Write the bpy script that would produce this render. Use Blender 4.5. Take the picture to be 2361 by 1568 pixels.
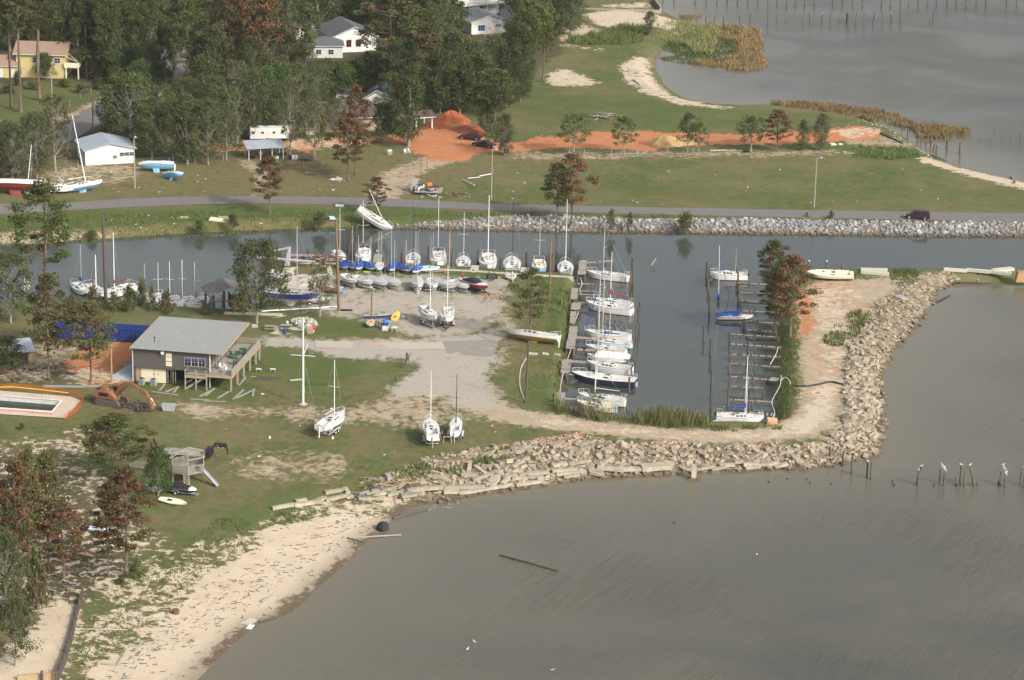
import bpy, math, random
import numpy as np
from mathutils import Vector, Matrix
for _o in list(bpy.data.objects): bpy.data.objects.remove(_o)
SC = bpy.context.scene
COL = SC.collection
R = math.radians
random.seed(7)
RNG = np.random.default_rng(11)

# ------------------------------------------------------------------ camera
W0, H0, FP = 2361.0, 1568.0, 6234.0          # photograph measured at 2361 x 1568, focal length in those pixels
PITCH, ROLL, CH = R(17.0), R(1.3), 128.4
cam_d = bpy.data.cameras.new('camera'); cam = bpy.data.objects.new('camera', cam_d); COL.objects.link(cam)
cam_d.sensor_width = 36.0; cam_d.lens = 36.0 * FP / W0
cam_d.clip_start = 5.0; cam_d.clip_end = 30000.0
CAMP = Vector((0, -CH / math.tan(PITCH), CH))
CROT = Matrix.Rotation(math.pi / 2 - PITCH, 3, 'X') @ Matrix.Rotation(ROLL, 3, 'Z')
cam.matrix_world = Matrix.Translation(CAMP) @ CROT.to_4x4()
SC.camera = cam
# ------------------------------------------------------------------ light
SUN_EL, SUN_V = R(33), Vector((0.72, -0.69, 0)).normalized()
SUN_DIR = Vector((SUN_V.x * math.cos(SUN_EL), SUN_V.y * math.cos(SUN_EL), math.sin(SUN_EL)))
wd = bpy.data.worlds.new('World'); SC.world = wd; wd.use_nodes = True
nt = wd.node_tree; nt.nodes.clear()
sky = nt.nodes.new('ShaderNodeTexSky'); sky.sky_type = 'NISHITA'; sky.sun_disc = False
sky.sun_elevation = SUN_EL; sky.sun_rotation = math.atan2(SUN_V.x, SUN_V.y)
sky.dust_density = 6.0; sky.ozone_density = 1.0; sky.air_density = 1.0
bg = nt.nodes.new('ShaderNodeBackground'); bg.inputs[1].default_value = 0.15
wo = nt.nodes.new('ShaderNodeOutputWorld')
hsv = nt.nodes.new('ShaderNodeHueSaturation'); hsv.inputs['Saturation'].default_value = .5; hsv.inputs['Value'].default_value = 1.25     # hazy white sky
nt.links.new(sky.outputs[0], hsv.inputs['Color']); nt.links.new(hsv.outputs[0], bg.inputs[0]); nt.links.new(bg.outputs[0], wo.inputs[0])
sl = bpy.data.lights.new('sun', 'SUN'); sl.energy = 2.9; sl.angle = R(1.2); sl.color = (1.0, 0.955, 0.88)
so = bpy.data.objects.new('sun', sl); COL.objects.link(so)
so.rotation_euler = (-SUN_DIR).to_track_quat('-Z', 'Y').to_euler()
SC.view_settings.view_transform = 'Standard'; SC.view_settings.look = 'None'
SC.view_settings.gamma = 1.0; SC.view_settings.exposure = 0.17
SC.cycles.max_bounces = 5; SC.cycles.transparent_max_bounces = 8

# ------------------------------------------------------------------ measuring
LZ = 1.3                                      # height of the land above the water
def ray(x, y):
    return (CROT @ Vector(((x - W0 / 2) / FP, -(y - H0 / 2) / FP, -1.0)))
def G0(x, y, z=0.0):
    d = ray(x, y); t = (z - CAMP.z) / d.z
    return CAMP + d * t
def px_scale(p):
    """photograph pixels per metre at a world point"""
    return FP / -((CROT.transposed() @ (Vector(p) - CAMP)).z)
def Z(c, r, x, y):
    return (590.25 * c + x * 0.25, 392.0 * r + y * 0.25)
def polyW(pts, z):
    return [tuple(G0(p[0], p[1], z))[:2] for p in pts]

# ------------------------------------------------------------------ materials
MATS = {}
def mat(name, col, rough=0.7, metal=0.0, var=0.0, vscale=3.0, bump=0.0, bscale=8.0, spec=0.3, col2=None, stretch=None, rnd=0.0, c2amt=0.5, wet=0.0):
    """procedural paint / wood / metal: noise-mottled principled surface"""
    if name in MATS: return MATS[name]
    m = bpy.data.materials.new(name); m.use_nodes = True
    t = m.node_tree; t.nodes.clear(); N = t.nodes.new; L = t.links.new
    out = N('ShaderNodeOutputMaterial'); bs = N('ShaderNodeBsdfPrincipled'); L(bs.outputs[0], out.inputs[0])
    bs.inputs['Roughness'].default_value = rough; bs.inputs['Metallic'].default_value = metal
    bs.inputs['Specular IOR Level'].default_value = spec
    tc = N('ShaderNodeTexCoord'); src = tc.outputs['Object']
    if stretch:
        mp = N('ShaderNodeMapping'); mp.inputs['Scale'].default_value = stretch; L(src, mp.inputs[0]); src = mp.outputs[0]
    n = N('ShaderNodeTexNoise'); n.inputs['Scale'].default_value = vscale; n.inputs['Detail'].default_value = 5; n.inputs['Roughness'].default_value = .65
    L(src, n.inputs[0])
    mx = N('ShaderNodeMix'); mx.data_type = 'RGBA'
    c = list(col) + [1]
    c2 = list(col2) + [1] if col2 else [max(0, v * (1 - var)) for v in col] + [1]
    mx.inputs[6].default_value = c; mx.inputs[7].default_value = c2
    rp = N('ShaderNodeMapRange'); rp.inputs[1].default_value = .5 - .22 * c2amt * 2 + .1; rp.inputs[2].default_value = .5 + .28 - .2 * (c2amt - .5)
    L(n.outputs[0], rp.inputs[0]); L(rp.outputs[0], mx.inputs[0])
    o = mx.outputs[2]
    if rnd > 0:
        oi = N('ShaderNodeObjectInfo'); hs = N('ShaderNodeHueSaturation'); mr = N('ShaderNodeMapRange')
        mr.inputs[3].default_value = 1 - rnd; mr.inputs[4].default_value = 1 + rnd
        L(oi.outputs['Random'], mr.inputs[0]); L(mr.outputs[0], hs.inputs['Value']); L(o, hs.inputs['Color']); o = hs.outputs[0]
    if wet > 0:                                   # dark algae band up to this height above the water
        ge = N('ShaderNodeNewGeometry'); sz = N('ShaderNodeSeparateXYZ'); L(ge.outputs['Position'], sz.inputs[0]); wr = N('ShaderNodeMapRange'); wr.inputs[1].default_value = wet * .4; wr.inputs[2].default_value = wet; wr.inputs[3].default_value = .85; wr.inputs[4].default_value = 0
        wx = N('ShaderNodeMix'); wx.data_type = 'RGBA'; wx.inputs[7].default_value = (.085,.065,.040,1); L(sz.outputs[2], wr.inputs[0]); L(wr.outputs[0], wx.inputs[0]); L(o, wx.inputs[6]); o = wx.outputs[2]
    L(o, bs.inputs['Base Color'])
    if bump > 0:
        n2 = N('ShaderNodeTexNoise'); n2.inputs['Scale'].default_value = bscale; n2.inputs['Detail'].default_value = 4
        L(src, n2.inputs[0])
        b = N('ShaderNodeBump'); b.inputs['Strength'].default_value = bump; b.inputs['Distance'].default_value = .1
        L(n2.outputs[0], b.inputs['Height']); L(b.outputs[0], bs.inputs['Normal'])
    MATS[name] = m
    return m

# ------------------------------------------------------------------ mesh builder
class MB:
    def __init__(s): s.v = []; s.f = []; s.m = []; s.X = Matrix.Identity(4)
    def add(s, vs, fs, mi=0):
        o = len(s.v); X = s.X
        s.v += [tuple(X @ Vector(p)) for p in vs]
        s.f += [tuple(i + o for i in f) for f in fs]; s.m += [mi] * len(fs); return s
    def box(s, c, d, rz=0.0, mi=0, rx=0.0, ry=0.0):
        M = Matrix.Translation(c) @ Matrix.Rotation(rz, 4, 'Z') @ Matrix.Rotation(ry, 4, 'Y') @ Matrix.Rotation(rx, 4, 'X')
        x, y, z = d[0] / 2, d[1] / 2, d[2] / 2
        vs = [M @ Vector(p) for p in ((-x,-y,-z),(x,-y,-z),(x,y,-z),(-x,y,-z),(-x,-y,z),(x,-y,z),(x,y,z),(-x,y,z))]
        return s.add(vs, [(3,2,1,0),(4,5,6,7),(0,1,5,4),(1,2,6,5),(2,3,7,6),(3,0,4,7)], mi)
    def bar(s, a, b, w, h, mi=0):
        """box of section w x h running from a to b"""
        a, b = Vector(a), Vector(b); d = b - a; L = d.length
        if L < 1e-6: return s
        q = d.to_track_quat('X', 'Z').to_matrix().to_4x4()
        M = Matrix.Translation((a + b) / 2) @ q
        x, y, z = L / 2, w / 2, h / 2
        vs = [M @ Vector(p) for p in ((-x,-y,-z),(x,-y,-z),(x,y,-z),(-x,y,-z),(-x,-y,z),(x,-y,z),(x,y,z),(-x,y,z))]
        return s.add(vs, [(3,2,1,0),(4,5,6,7),(0,1,5,4),(1,2,6,5),(2,3,7,6),(3,0,4,7)], mi)
    def tube(s, pts, r, n=6, mi=0, cap=True):
        pts = [Vector(p) for p in pts]
        rs = r if isinstance(r, (list, tuple)) else [r] * len(pts)
        vs = []; fs = []
        for i, p in enumerate(pts):
            d = (pts[min(i + 1, len(pts) - 1)] - pts[max(i - 1, 0)])
            if d.length < 1e-9: d = Vector((0, 0, 1))
            q = d.to_track_quat('Z', 'Y')
            for k in range(n):
                a = 2 * math.pi * k / n
                vs.append(p + q @ Vector((math.cos(a) * rs[i], math.sin(a) * rs[i], 0)))
        for i in range(len(pts) - 1):
            for k in range(n):
                fs.append((i*n+k, i*n+(k+1)%n, (i+1)*n+(k+1)%n, (i+1)*n+k))
        if cap:
            fs.append(tuple(range(n - 1, -1, -1))); fs.append(tuple(range((len(pts)-1)*n, len(pts)*n)))
        return s.add(vs, fs, mi)
    def loft(s, rings, mi=0, close=True, c0=True, c1=True):
        n = len(rings[0]); vs = [p for r in rings for p in r]; fs = []
        for i in range(len(rings) - 1):
            for k in range(n if close else n - 1):
                fs.append((i*n+k, i*n+(k+1)%n, (i+1)*n+(k+1)%n, (i+1)*n+k))
        if c0: fs.append(tuple(range(n - 1, -1, -1)))
        if c1: fs.append(tuple(range((len(rings)-1)*n, len(rings)*n)))
        return s.add(vs, fs, mi)
    def prism(s, poly, z0, z1, mi=0):
        return s.loft([[(x, y, z0) for x, y in poly], [(x, y, z1) for x, y in poly]], mi)
    def lathe(s, prof, c=(0, 0, 0), n=12, mi=0):
        return s.loft([[(c[0] + r * math.cos(2*math.pi*k/n), c[1] + r * math.sin(2*math.pi*k/n), c[2] + z) for k in range(n)] for r, z in prof], mi)
    def mesh(s, name, mats, smooth=False):
        me = bpy.data.meshes.new(name); me.from_pydata(s.v, [], s.f)
        for m in (mats if isinstance(mats, (list, tuple)) else [mats]): me.materials.append(m)
        if any(s.m): me.polygons.foreach_set('material_index', s.m)
        if smooth: me.polygons.foreach_set('use_smooth', [True] * len(s.f))
        me.update(); return me
    def build(s, name, mats, parent=None, smooth=False, loc=None, rz=0.0):
        o = bpy.data.objects.new(name, s.mesh(name, mats, smooth)); COL.objects.link(o)
        if parent is not None: o.parent = parent
        if loc is not None: o.location = loc
        if rz: o.rotation_euler = (0, 0, rz)
        return o
def tag(o, label=None, cat=None, group=None, kind=None):
    if label: o['label'] = label
    if cat: o['category'] = cat
    if group: o['group'] = group
    if kind: o['kind'] = kind
    return o
def thing(name, loc, rz, label, cat, group=None):
    o = bpy.data.objects.new(name, None); COL.objects.link(o); o.empty_display_size = .3
    o.location = loc; o.rotation_euler = (0, 0, rz)
    return tag(o, label, cat, group)
def copy_tree(o, parent=None, first=True):
    c = o.copy(); COL.objects.link(c)
    if parent is not None: c.parent = parent
    for ch in list(o.children): copy_tree(ch, c, False)
    return c
# ------------------------------------------------------------------ terrain
def axis(lo, hi, st, ext, gr=1.35):
    a = list(np.arange(lo, hi + st * .5, st)); d = st; x = a[-1]
    while x < ext: d *= gr; x += d; a.append(x)
    d = st; x = a[0]; pre = []
    while x > -ext: d *= gr; x -= d; pre.append(x)
    return np.array(pre[::-1] + a)
AX = axis(-172, 172, .5, 9000); AY = axis(-135, 345, .7, 9000)
GX, GY = np.meshgrid(AX, AY)
def vnoise(x, y, sc, seed=0):
    x = x / sc + seed * 17.3; y = y / sc + seed * 9.1
    xi = np.floor(x).astype(np.int64); yi = np.floor(y).astype(np.int64); fx = x - xi; fy = y - yi
    fx = fx*fx*(3-2*fx); fy = fy*fy*(3-2*fy)
    def h(a, b):
        n = (a * 374761393 + b * 668265263 + seed * 974634777) & 0x7fffffff
        n = ((n ^ (n >> 13)) * 1274126177) & 0x7fffffff
        return ((n ^ (n >> 16)) & 0xffff) / 65535.0
    return (h(xi,yi)*(1-fx)+h(xi+1,yi)*fx)*(1-fy)+(h(xi,yi+1)*(1-fx)+h(xi+1,yi+1)*fx)*fy
def fbm(x, y, sc, seed=0, o=4):
    r = 0; a = .5; t = 0
    for i in range(o): r = r + a * vnoise(x, y, sc / 2**i, seed + i); t += a; a *= .55
    return r / t
def inpoly(X, Y, poly):
    ins = np.zeros(X.shape, bool); n = len(poly)
    for i in range(n):
        x1, y1 = poly[i][:2]; x2, y2 = poly[(i+1) % n][:2]
        if y1 == y2: continue
        c = ((y1 > Y) != (y2 > Y))
        ins ^= c & (X < (x2-x1) * (Y-y1) / (y2-y1) + x1)
    return ins
def dist_poly(X, Y, poly, ws):
    D = np.full(X.shape, 1e9); Wd = np.zeros(X.shape); n = len(poly)
    for i in range(n):
        x1, y1 = poly[i][:2]; x2, y2 = poly[(i+1) % n][:2]; dx, dy = x2-x1, y2-y1; l2 = dx*dx+dy*dy + 1e-9
        t = np.clip(((X-x1)*dx + (Y-y1)*dy) / l2, 0, 1)
        d = np.hypot(X-(x1+t*dx), Y-(y1+t*dy)); m = d < D
        D = np.where(m, d, D); Wd = np.where(m, ws[i]*(1-t)+ws[(i+1) % n]*t, Wd)
    return D, Wd
# waterlines measured on the photograph: x, y, width in metres over which the bank rises
SHORE_N = [(-900,585,4),(-150,572,4),(0,564,4),(85,564,4),(175,554,4),(225,552,3),(375,541,3),(590,530.5,3),(740,525,2.5),(828,523,2.5),(893,523.5,2.5),(915,526,3.5),(1180,532,4.5),(1430,536,4.5),
  (1770,539.5,4.5),(2096,544,4.5),(2361,546,4.5),(2700,549,4),(3200,552,4),(3200,500,4),(2700,466,6),(2500,450,6),(2361,421,5),(2300,408,5),(2245,393,5),(2195,379,5),(2150,364,4),(2125,347,3),(2100,328,3),(2080,312,3),
  (2050,298,3),(2010,286,3),(1985,277,3),(1940,268,4),(1880,259,4),(1800,249,4),(1770,245,4),(1720,244,5),(1660,243,5),(1618,236,6),(1580,226,6),(1550,210,6),(1530,194,6),(1522,176,6),(1512,160,6),(1512,140,6),(1525,122,6),
  (1545,96,6),(1585,75,6),(1600,62,8),(1575,50,8),(1545,36,8),(1522,22,6),(1508,12,3),(1500,-60,3),(1500,-420,3),(-2600,-520,3),(-2600,585,4)]
SHORE_S = [(-900,715,3),(-100,705,3),(0,700,3),(130,697,3),(250,702,3),(400,714,2),(475,722,1.5),(535,725,1),(592,722,.5),(594,694,.5),(622,668,.5),(640,652,.5),(648,618,.4),(700,613,.4),(760,610,.4),(878,620,.4),
  (1078,629,.4),(1180,637,.4),(1322,644,.4),(1328,660,1.5),(1322,700,2),(1316,760,2),(1306,820,2),(1299,880,2),(1292,930,2),(1296,958,1),(1345,970,.8),(1430,975,.8),(1540,981,.8),(1640,986,.8),(1762,984,1.5),(1790,976,2.5),
  (1788,940,2.5),(1786,900,2.5),(1790,850,2.5),(1796,800,2.5),(1788,750,2.5),(1778,700,2.5),(1766,668,2),(1758,645,1),(1800,636,2),(1862,630,2),(1990,629,2),(2060,627,2),(2160,632,1.5),(2230,632,1),(2361,634,1),(2600,638,1),(2600,655,1),
  (2361,648,1.5),(2270,652,3),(2200,654,4),(2161,672,5),(2156,692,5),(2121,737,5),(2101,767,5),(2083,784,5),(2071,796,5),(2053,831,5),(2033,866,5),(2032,924,5),(2032,964,5),(2031,1009,5),(2021,1051,5),(1996,1061,5),
  (1933,1071,6),(1871,1081,6),(1771,1081,6),(1730,1087,6),(1580,1090,6),(1543,1094,6),(1393,1101,6),(1335,1106,6),(1248,1121,6),(1180,1129,6),(1065,1146,6),(985,1158,8),(930,1180,12),(908,1196,14),(873,1226,17),(840,1251,18),
  (815,1288,18),(752,1336,20),(690,1401,20),(635,1430,20),(590,1444,20),(560,1466,20),(525,1500,20),(455,1568,20),(380,1650,20),(200,1850,20),(-100,2300,20),(-1500,3200,20),(-2600,2600,4)]
LAND = np.zeros(GX.shape); SD = np.full(GX.shape, -1e9); WB = np.full(GX.shape, 4.0)
for sh in (SHORE_N, SHORE_S):
    P = polyW(sh, 0.0); ws = [p[2] for p in sh]
    wx = GX + (fbm(GX, GY, 5, 3) - .5) * 1.2; wy = GY + (fbm(GX, GY, 5, 8) - .5) * 1.6
    D, Wd = dist_poly(GX, GY, P, ws)
    sm = Wd > 1.2
    ins = np.where(sm, inpoly(wx, wy, P), inpoly(GX, GY, P))
    s = np.where(ins, D, -D)
    up = s > SD
    SD = np.where(up, s, SD); WB = np.where(up, Wd, WB)
t = np.clip(SD / WB, 0, 1)
HB = LZ * (1 - (1 - t) ** 1.35)
HB = np.where(WB > 8, LZ * np.clip(SD / WB, 0, 1) ** 1.15, HB)
HZ = np.where(SD > 0, HB, np.maximum(-2.0, SD * np.where(WB > 6, .06, .5)))
HZ = HZ + np.where(SD > .2, (fbm(GX, GY, 7, 21, 3) - .5) * .22 * np.clip(t, 0, 1), 0)
def hz(x, y):
    i = int(np.searchsorted(AX, x)) - 1; j = int(np.searchsorted(AY, y)) - 1
    i = min(max(i, 0), len(AX) - 2); j = min(max(j, 0), len(AY) - 2)
    fx = (x - AX[i]) / (AX[i+1] - AX[i]); fy = (y - AY[j]) / (AY[j+1] - AY[j])
    return float((HZ[j,i]*(1-fx)+HZ[j,i+1]*fx)*(1-fy)+(HZ[j+1,i]*(1-fx)+HZ[j+1,i+1]*fx)*fy)
def G(x, y, z=None):
    if z is not None: return G0(x, y, z)
    p = G0(x, y, LZ)
    for _ in range(4):
        h = max(0.0, hz(p.x, p.y)); p = G0(x, y, h)
    return p
# flatten the ground under paving, buildings and roads to exactly LZ
def inside_world(polyD, z=LZ, warp=0.0, seed=5, sc=3.0):
    P = polyW(polyD, z)
    if warp: return inpoly(GX + (fbm(GX, GY, sc, seed) - .5) * warp * 2, GY + (fbm(GX, GY, sc, seed + 40) - .5) * warp * 2.6, P)
    return inpoly(GX, GY, P)
ROAD_T = [(-140,478),(0,470.5),(120,469),(350,456),(590,452.5),(890,457.8),(1180,471),(1770,483),(2361,492.5),(2560,496)]
ROAD_B = [(-140,503),(0,494.5),(120,487),(350,475.5),(590,469),(890,476),(1180,486),(1770,500.5),(2361,512.5),(2560,517)]
LANE_C = [(20,372),(60,348),(120,326),(170,300),(205,278),(240,250),(300,222),(352,200),(385,178),(395,158),(402,130),(415,95),(435,55),(450,10)]
def flat_at(polyD, grow=0):
    global HZ
    m = inside_world(polyD); HZ = np.where(m, LZ, HZ)
fr = [(p[0], p[1] - 4) for p in ROAD_T] + [(p[0], p[1] + 4) for p in ROAD_B[::-1]]
flat_at(fr)
flat_at([(x-40, y-6) for x, y in LANE_C[:10]] + [(x+40, y+8) for x, y in LANE_C[:10]][::-1])
POOL = [(-160,910),(112,926.5),(150,964),(-160,926)]
# ---- ground cover masks: one channel each, painted from outlines measured on the photograph
def blur(a, n=1):
    for _ in range(n):
        b = a.copy(); b[1:-1,1:-1] = (a[1:-1,1:-1]*2 + a[:-2,1:-1] + a[2:,1:-1] + a[1:-1,:-2] + a[1:-1,2:]) / 6.0; a = b
    return a
CH_NAMES = ['sand','dirt','gravel','clay','lush','mud_and_shade','litter','dry']
CHN = {k: np.zeros(GX.shape) for k in CH_NAMES}
def paint(ch, val, poly, warp=1.0, bl=12, z=LZ, mode='max', seed=5):
    m = inside_world(poly, z, warp, seed) * float(val)
    if bl: m = blur(m, bl)
    if mode == 'max': CHN[ch] = np.maximum(CHN[ch], m)
    else: CHN[ch] = CHN[ch] * (1 - blur(inside_world(poly, z, warp, seed) * 1.0, bl) * val)
def paintz(ch, val, cr, pts, **k): paint(ch, val, [Z(cr[0], cr[1], *p) for p in pts], **k)
# --- south land
paint('sand', 1, [(600,1212),(660,1196),(742,1178),(830,1172),(905,1168),(960,1160),(930,1185),(860,1250),(760,1340),(640,1440),(540,1490),(440,1600),(330,1720),(130,1720),(190,1560),(235,1500),(330,1460),(380,1400),(440,1370),(470,1320),(540,1280),(600,1250)], warp=1.6)
paint('sand', .5, [(520,1245),(580,1222),(620,1192),(690,1165),(760,1140),(870,1120),(980,1100),(960,1160),(740,1190),(660,1240),(560,1300),(480,1350),(420,1400),(330,1480),(240,1520),(190,1600),(150,1600),(170,1480),(215,1400),(215,1330),(310,1290),(400,1300),(430,1250)], warp=2)
paint('sand', .36, [(-100,1010),(190,1010),(260,1100),(300,1200),(360,1230),(440,1280),(430,1300),(310,1330),(215,1400),(100,1400),(-100,1420)], warp=2)
paint('sand', .9, [(-60,1520),(60,1470),(85,1400),(187,1376),(185,1450),(150,1540),(120,1620),(-60,1640)], warp=.8)
paint('dirt', .55, [(60,1390),(190,1370),(187,1440),(100,1440)], warp=1.5)
paint('mud_and_shade', 1.1, [(1000,1140),(905,1180),(860,1225),(800,1280),(740,1330),(680,1385),(620,1425),(560,1450),(500,1500),(470,1540),(500,1550),(600,1460),(700,1420),(800,1320),(870,1260),(930,1200),(1000,1165)], warp=1.0, z=0)
paint('mud_and_shade', .4, [(860,1185),(905,1165),(1000,1140),(1100,1120),(1100,1150),(960,1165),(900,1200)], warp=1)
# tan dirt track round the basin and the spit
paint('dirt', .92, [(1118,938),(1170,945),(1290,963),(1450,985),(1640,995),(1780,989),(1815,975),(1838,935),(1848,880),(1842,800),(1845,745),(1835,700),(1868,648),(1990,642),(2060,650),(2020,700),(1985,740),(1960,800),(1945,850),(1945,930),(1930,985),(1890,1006),(1780,1016),(1560,1017),(1400,1001),(1250,982),(1130,962)], warp=.5)
paint('dirt', 1.2, [(1110,930),(1180,940),(1290,960),(1450,983),(1640,993),(1780,987),(1860,940),(1870,840),(1940,850),(1940,950),(1890,1006),(1780,1018),(1560,1019),(1400,1003),(1250,984),(1120,966)], warp=.8)
paint('sand', .72, [(1180,950),(1290,968),(1450,990),(1640,1001),(1780,996),(1840,970),(1870,900),(1900,850),(1930,870),(1925,950),(1880,995),(1780,1010),(1560,1012),(1400,996),(1250,978)], warp=.8)
paint('clay', .85, [(1835,700),(1862,655),(1880,700),(1872,760),(1858,790),(1850,830),(1840,790),(1842,745)], warp=1.0)
paint('clay', .42, [(1850,650),(1960,650),(1990,700),(1930,735),(1880,720)], warp=3)
paint('clay', .33, [(1860,760),(1940,780),(1935,900),(1900,960),(1850,900)], warp=3)
paint('sand', .5, [(1870,660),(2000,660),(1960,760),(1930,900),(1900,1000),(1850,980),(1880,850)], warp=3)
paint('clay', .6, [(1950,715),(2010,690),(2010,716),(1950,735)], warp=1)
paint('dirt', .85, [(1900,1000),(2040,1060),(1900,1085),(1700,1090),(1400,1105),(1180,1130),(1000,1150),(900,1130),(860,1110),(1000,1060),(1150,1035),(1300,1025),(1500,1032),(1700,1030),(1900,1025)], warp=1.2)
paint('dirt', .85, [(1990,640),(2200,630),(2200,660),(2130,740),(2060,830),(2040,920),(2040,1060),(1900,1020),(1935,950),(1940,850),(1985,740),(2030,700)], warp=1)
paint('mud_and_shade', .62, [(865,1112),(930,1092),(1000,1054),(1100,1040),(1180,1028),(1330,1016),(1600,1032),(1900,1030),(1960,985),(1946,850),(1990,770),(2010,705),(2060,672),(2100,640),(2200,632),(2200,655),(2150,690),(2060,830),(2040,1050),(1900,1085),(1400,1105),(1180,1130),(960,1150)], warp=.6, bl=4)  # mud under the rubble, with shade in the gaps between blocks painted in
paint('mud_and_shade', .5, [(860,1108),(960,1100),(1000,1140),(1180,1125),(1400,1100),(1700,1086),(2040,1065),(2040,1040),(1700,1075),(1400,1088),(1180,1110),(1000,1120)], warp=1)
paint('mud_and_shade', .45, [(2005,1040),(2010,950),(2015,860),(2060,790),(2150,670),(2200,652),(2220,652),(2170,700),(2060,850),(2040,1050)], warp=1)
# the grey gravel yard
paint('gravel', .95, [(760,784),(700,780),(600,776),(600,800),(690,800),(790,828),(880,832),(930,830),(965,838),(935,870),(900,895),(880,910),(1000,912),(1060,935),(1118,945),(1165,943),(1130,900),(1120,870),(1128,850),(1140,820),(1148,800),(1168,745),(1100,772),(900,786)], warp=1.2)
paint('gravel', .68, [(655,640),(760,632),(1180,640),(1168,700),(1148,740),(1100,772),(960,776),(840,740),(770,728),(740,716),(640,718),(640,680)], warp=1.0)
paint('dirt', .75, [(1040,880),(1125,880),(1190,945),(1180,970),(1100,958),(1030,930)], warp=1)
paint('dirt', .62, [(745,690),(880,680),(1100,690),(1150,700),(1110,770),(960,776),(800,725),(745,720)], warp=1.8)
paint('dirt', .5, [(870,905),(1000,870),(1120,940),(1100,975),(900,960)], warp=2)
paint('clay', .55, [(800,778),(880,781),(880,792),(800,788)], warp=.8)
paint('clay', .6, [(1105,675),(1165,670),(1170,700),(1110,690)], warp=1.5)
paint('dirt', .5, [(-50,800),(320,780),(320,870),(100,880),(-50,880)], warp=2)
paint('clay', .72, [(150,812),(215,790),(312,782),(312,880),(270,890),(215,885),(150,860)], warp=1)
paint('sand', .5, [(170,845),(260,850),(310,876),(260,888),(190,885),(130,880),(130,855)], warp=1.5)
paint('litter', .8, [(-60,760),(60,760),(130,830),(190,880),(60,890),(-60,880)], warp=3)
paint('litter', .75, [(-60,1040),(60,1030),(190,1080),(260,1230),(330,1290),(200,1390),(100,1400),(-60,1470)], warp=3)
paint('sand', .6, [(110,1000),(200,985),(240,965),(210,1008)], warp=1)
paint('dirt', .62, [(420,930),(560,935),(760,945),(900,925),(1080,945),(1000,1000),(840,975),(760,980),(600,960),(470,975),(420,955)], warp=3)
paint('dirt', .42, [(600,1035),(760,1040),(860,1080),(700,1110),(560,1110),(520,1060)], warp=3)
paint('dry', .42, [(380,900),(1160,900),(1160,1060),(860,1110),(600,1180),(400,1180),(380,1000)], warp=4)
paint('dry', .3, [(-60,900),(380,900),(380,1180),(-60,1100)], warp=4)
for pl in ([(1200,860),(1290,880),(1290,960),(1220,935),(1180,910)], [(1320,975),(1780,985),(1790,1000),(1500,1000),(1320,985)], [(1270,660),(1330,660),(1310,800),(1290,860),(1270,800)], [(600,800),(760,822),(860,830),(830,870),(700,880),(620,860)],
           [(520,870),(600,880),(600,930),(400,925),(400,890)], [(600,722),(770,728),(850,740),(830,765),(720,770),(600,770)], [(500,1180),(600,1150),(700,1110),(760,1120),(600,1200),(520,1240)], [(270,1260),(420,1270),(440,1330),(330,1350),(270,1320)], [(190,1370),(340,1370),(240,1470),(190,1480)], [(1795,700),(1840,720),(1840,960),(1795,975)]):
    paint('lush', .7, pl, warp=1.5)
paint('dry', .75, [(1140,660),(1260,650),(1280,800),(1190,900),(1140,880),(1150,800)], warp=3)
paint('dirt', .6, [(1130,690),(1180,700),(1180,790),(1140,870),(1120,870),(1150,780)], warp=2)
paint('dirt', .8, [(890,512),(1180,502),(1770,508),(2361,517),(2640,520),(2640,552),(1770,541),(1180,534),(890,525)], warp=.5, bl=3)
paint('mud_and_shade', .7, [(890,512),(1180,500),(1770,508),(2361,517),(2640,520),(2640,552),(1770,541),(1180,534),(890,525)], warp=.5, bl=3)
# --- north land
paint('lush', .75, [(-150,500),(560,474),(900,482),(1200,492),(2600,520),(2600,538),(2000,525),(1180,508),(700,500),(400,515),(150,530),(-150,545)], warp=1)
paint('dry', .55, [(-150,545),(150,530),(400,515),(760,503),(880,515),(880,530),(400,550),(-150,580)], warp=2)
paint('dirt', .6, [(-100,530),(400,530),(780,510),(880,520),(560,540),(-100,575)], warp=1.5)
paint('dry', .85, [(260,400),(560,370),(900,345),(1200,350),(1500,345),(1800,345),(1990,350),(1700,372),(1400,372),(1150,395),(960,460),(300,450)], warp=4)
paint('dry', .4, [(950,470),(2400,490),(2400,460),(1700,440),(1100,430)], warp=5)
paint('dirt', .7, [(870,400),(950,370),(1040,350),(1120,345),(1000,390),(950,430),(900,462),(850,455)], warp=1.8)
paint('dirt', .5, [(1180,350),(1500,350),(1990,345),(1990,358),(1500,365),(1180,370)], warp=1.5)
paint('dirt', .7, [(540,372),(575,365),(620,400),(600,455),(585,455),(590,405)], warp=1)
paint('clay', 1, [(960,300),(1050,298),(1160,330),(1210,325),(1255,310),(1280,318),(1340,302),(1500,303),(1700,310),(1900,305),(1960,292),(2010,292),(2045,320),(1960,325),(1770,332),(1660,334),(1560,336),(1510,350),(1400,342),(1290,340),(1190,350),(1100,350),(1080,372),(1000,372),(962,355),(930,335)], warp=.9)
paint('clay', .8, [(985,278),(1040,255),(1090,290),(1140,312),(1060,318),(975,300)], warp=.8)
paint('clay', .75, [(655,322),(760,318),(960,305),(960,330),(860,330),(760,338),(700,352),(655,352)], warp=.8)
paint('sand', .45, [(655,322),(760,318),(900,310),(900,325),(760,345),(655,352)], warp=.8)
paint('clay', .6, [(440,330),(600,325),(600,345),(480,352)], warp=1.5)
paint('sand', .55, [(1900,300),(1960,290),(2030,296),(2030,315),(1960,322)], warp=1.5)
paint('dirt', .6, [(1950,312),(2060,312),(2110,340),(2060,345),(1950,335)], warp=1)
paint('sand', .95, [(1345,32),(1420,22),(1500,30),(1560,40),(1605,62),(1590,75),(1550,68),(1500,62),(1450,62),(1400,65),(1365,50)], warp=1)
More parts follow.
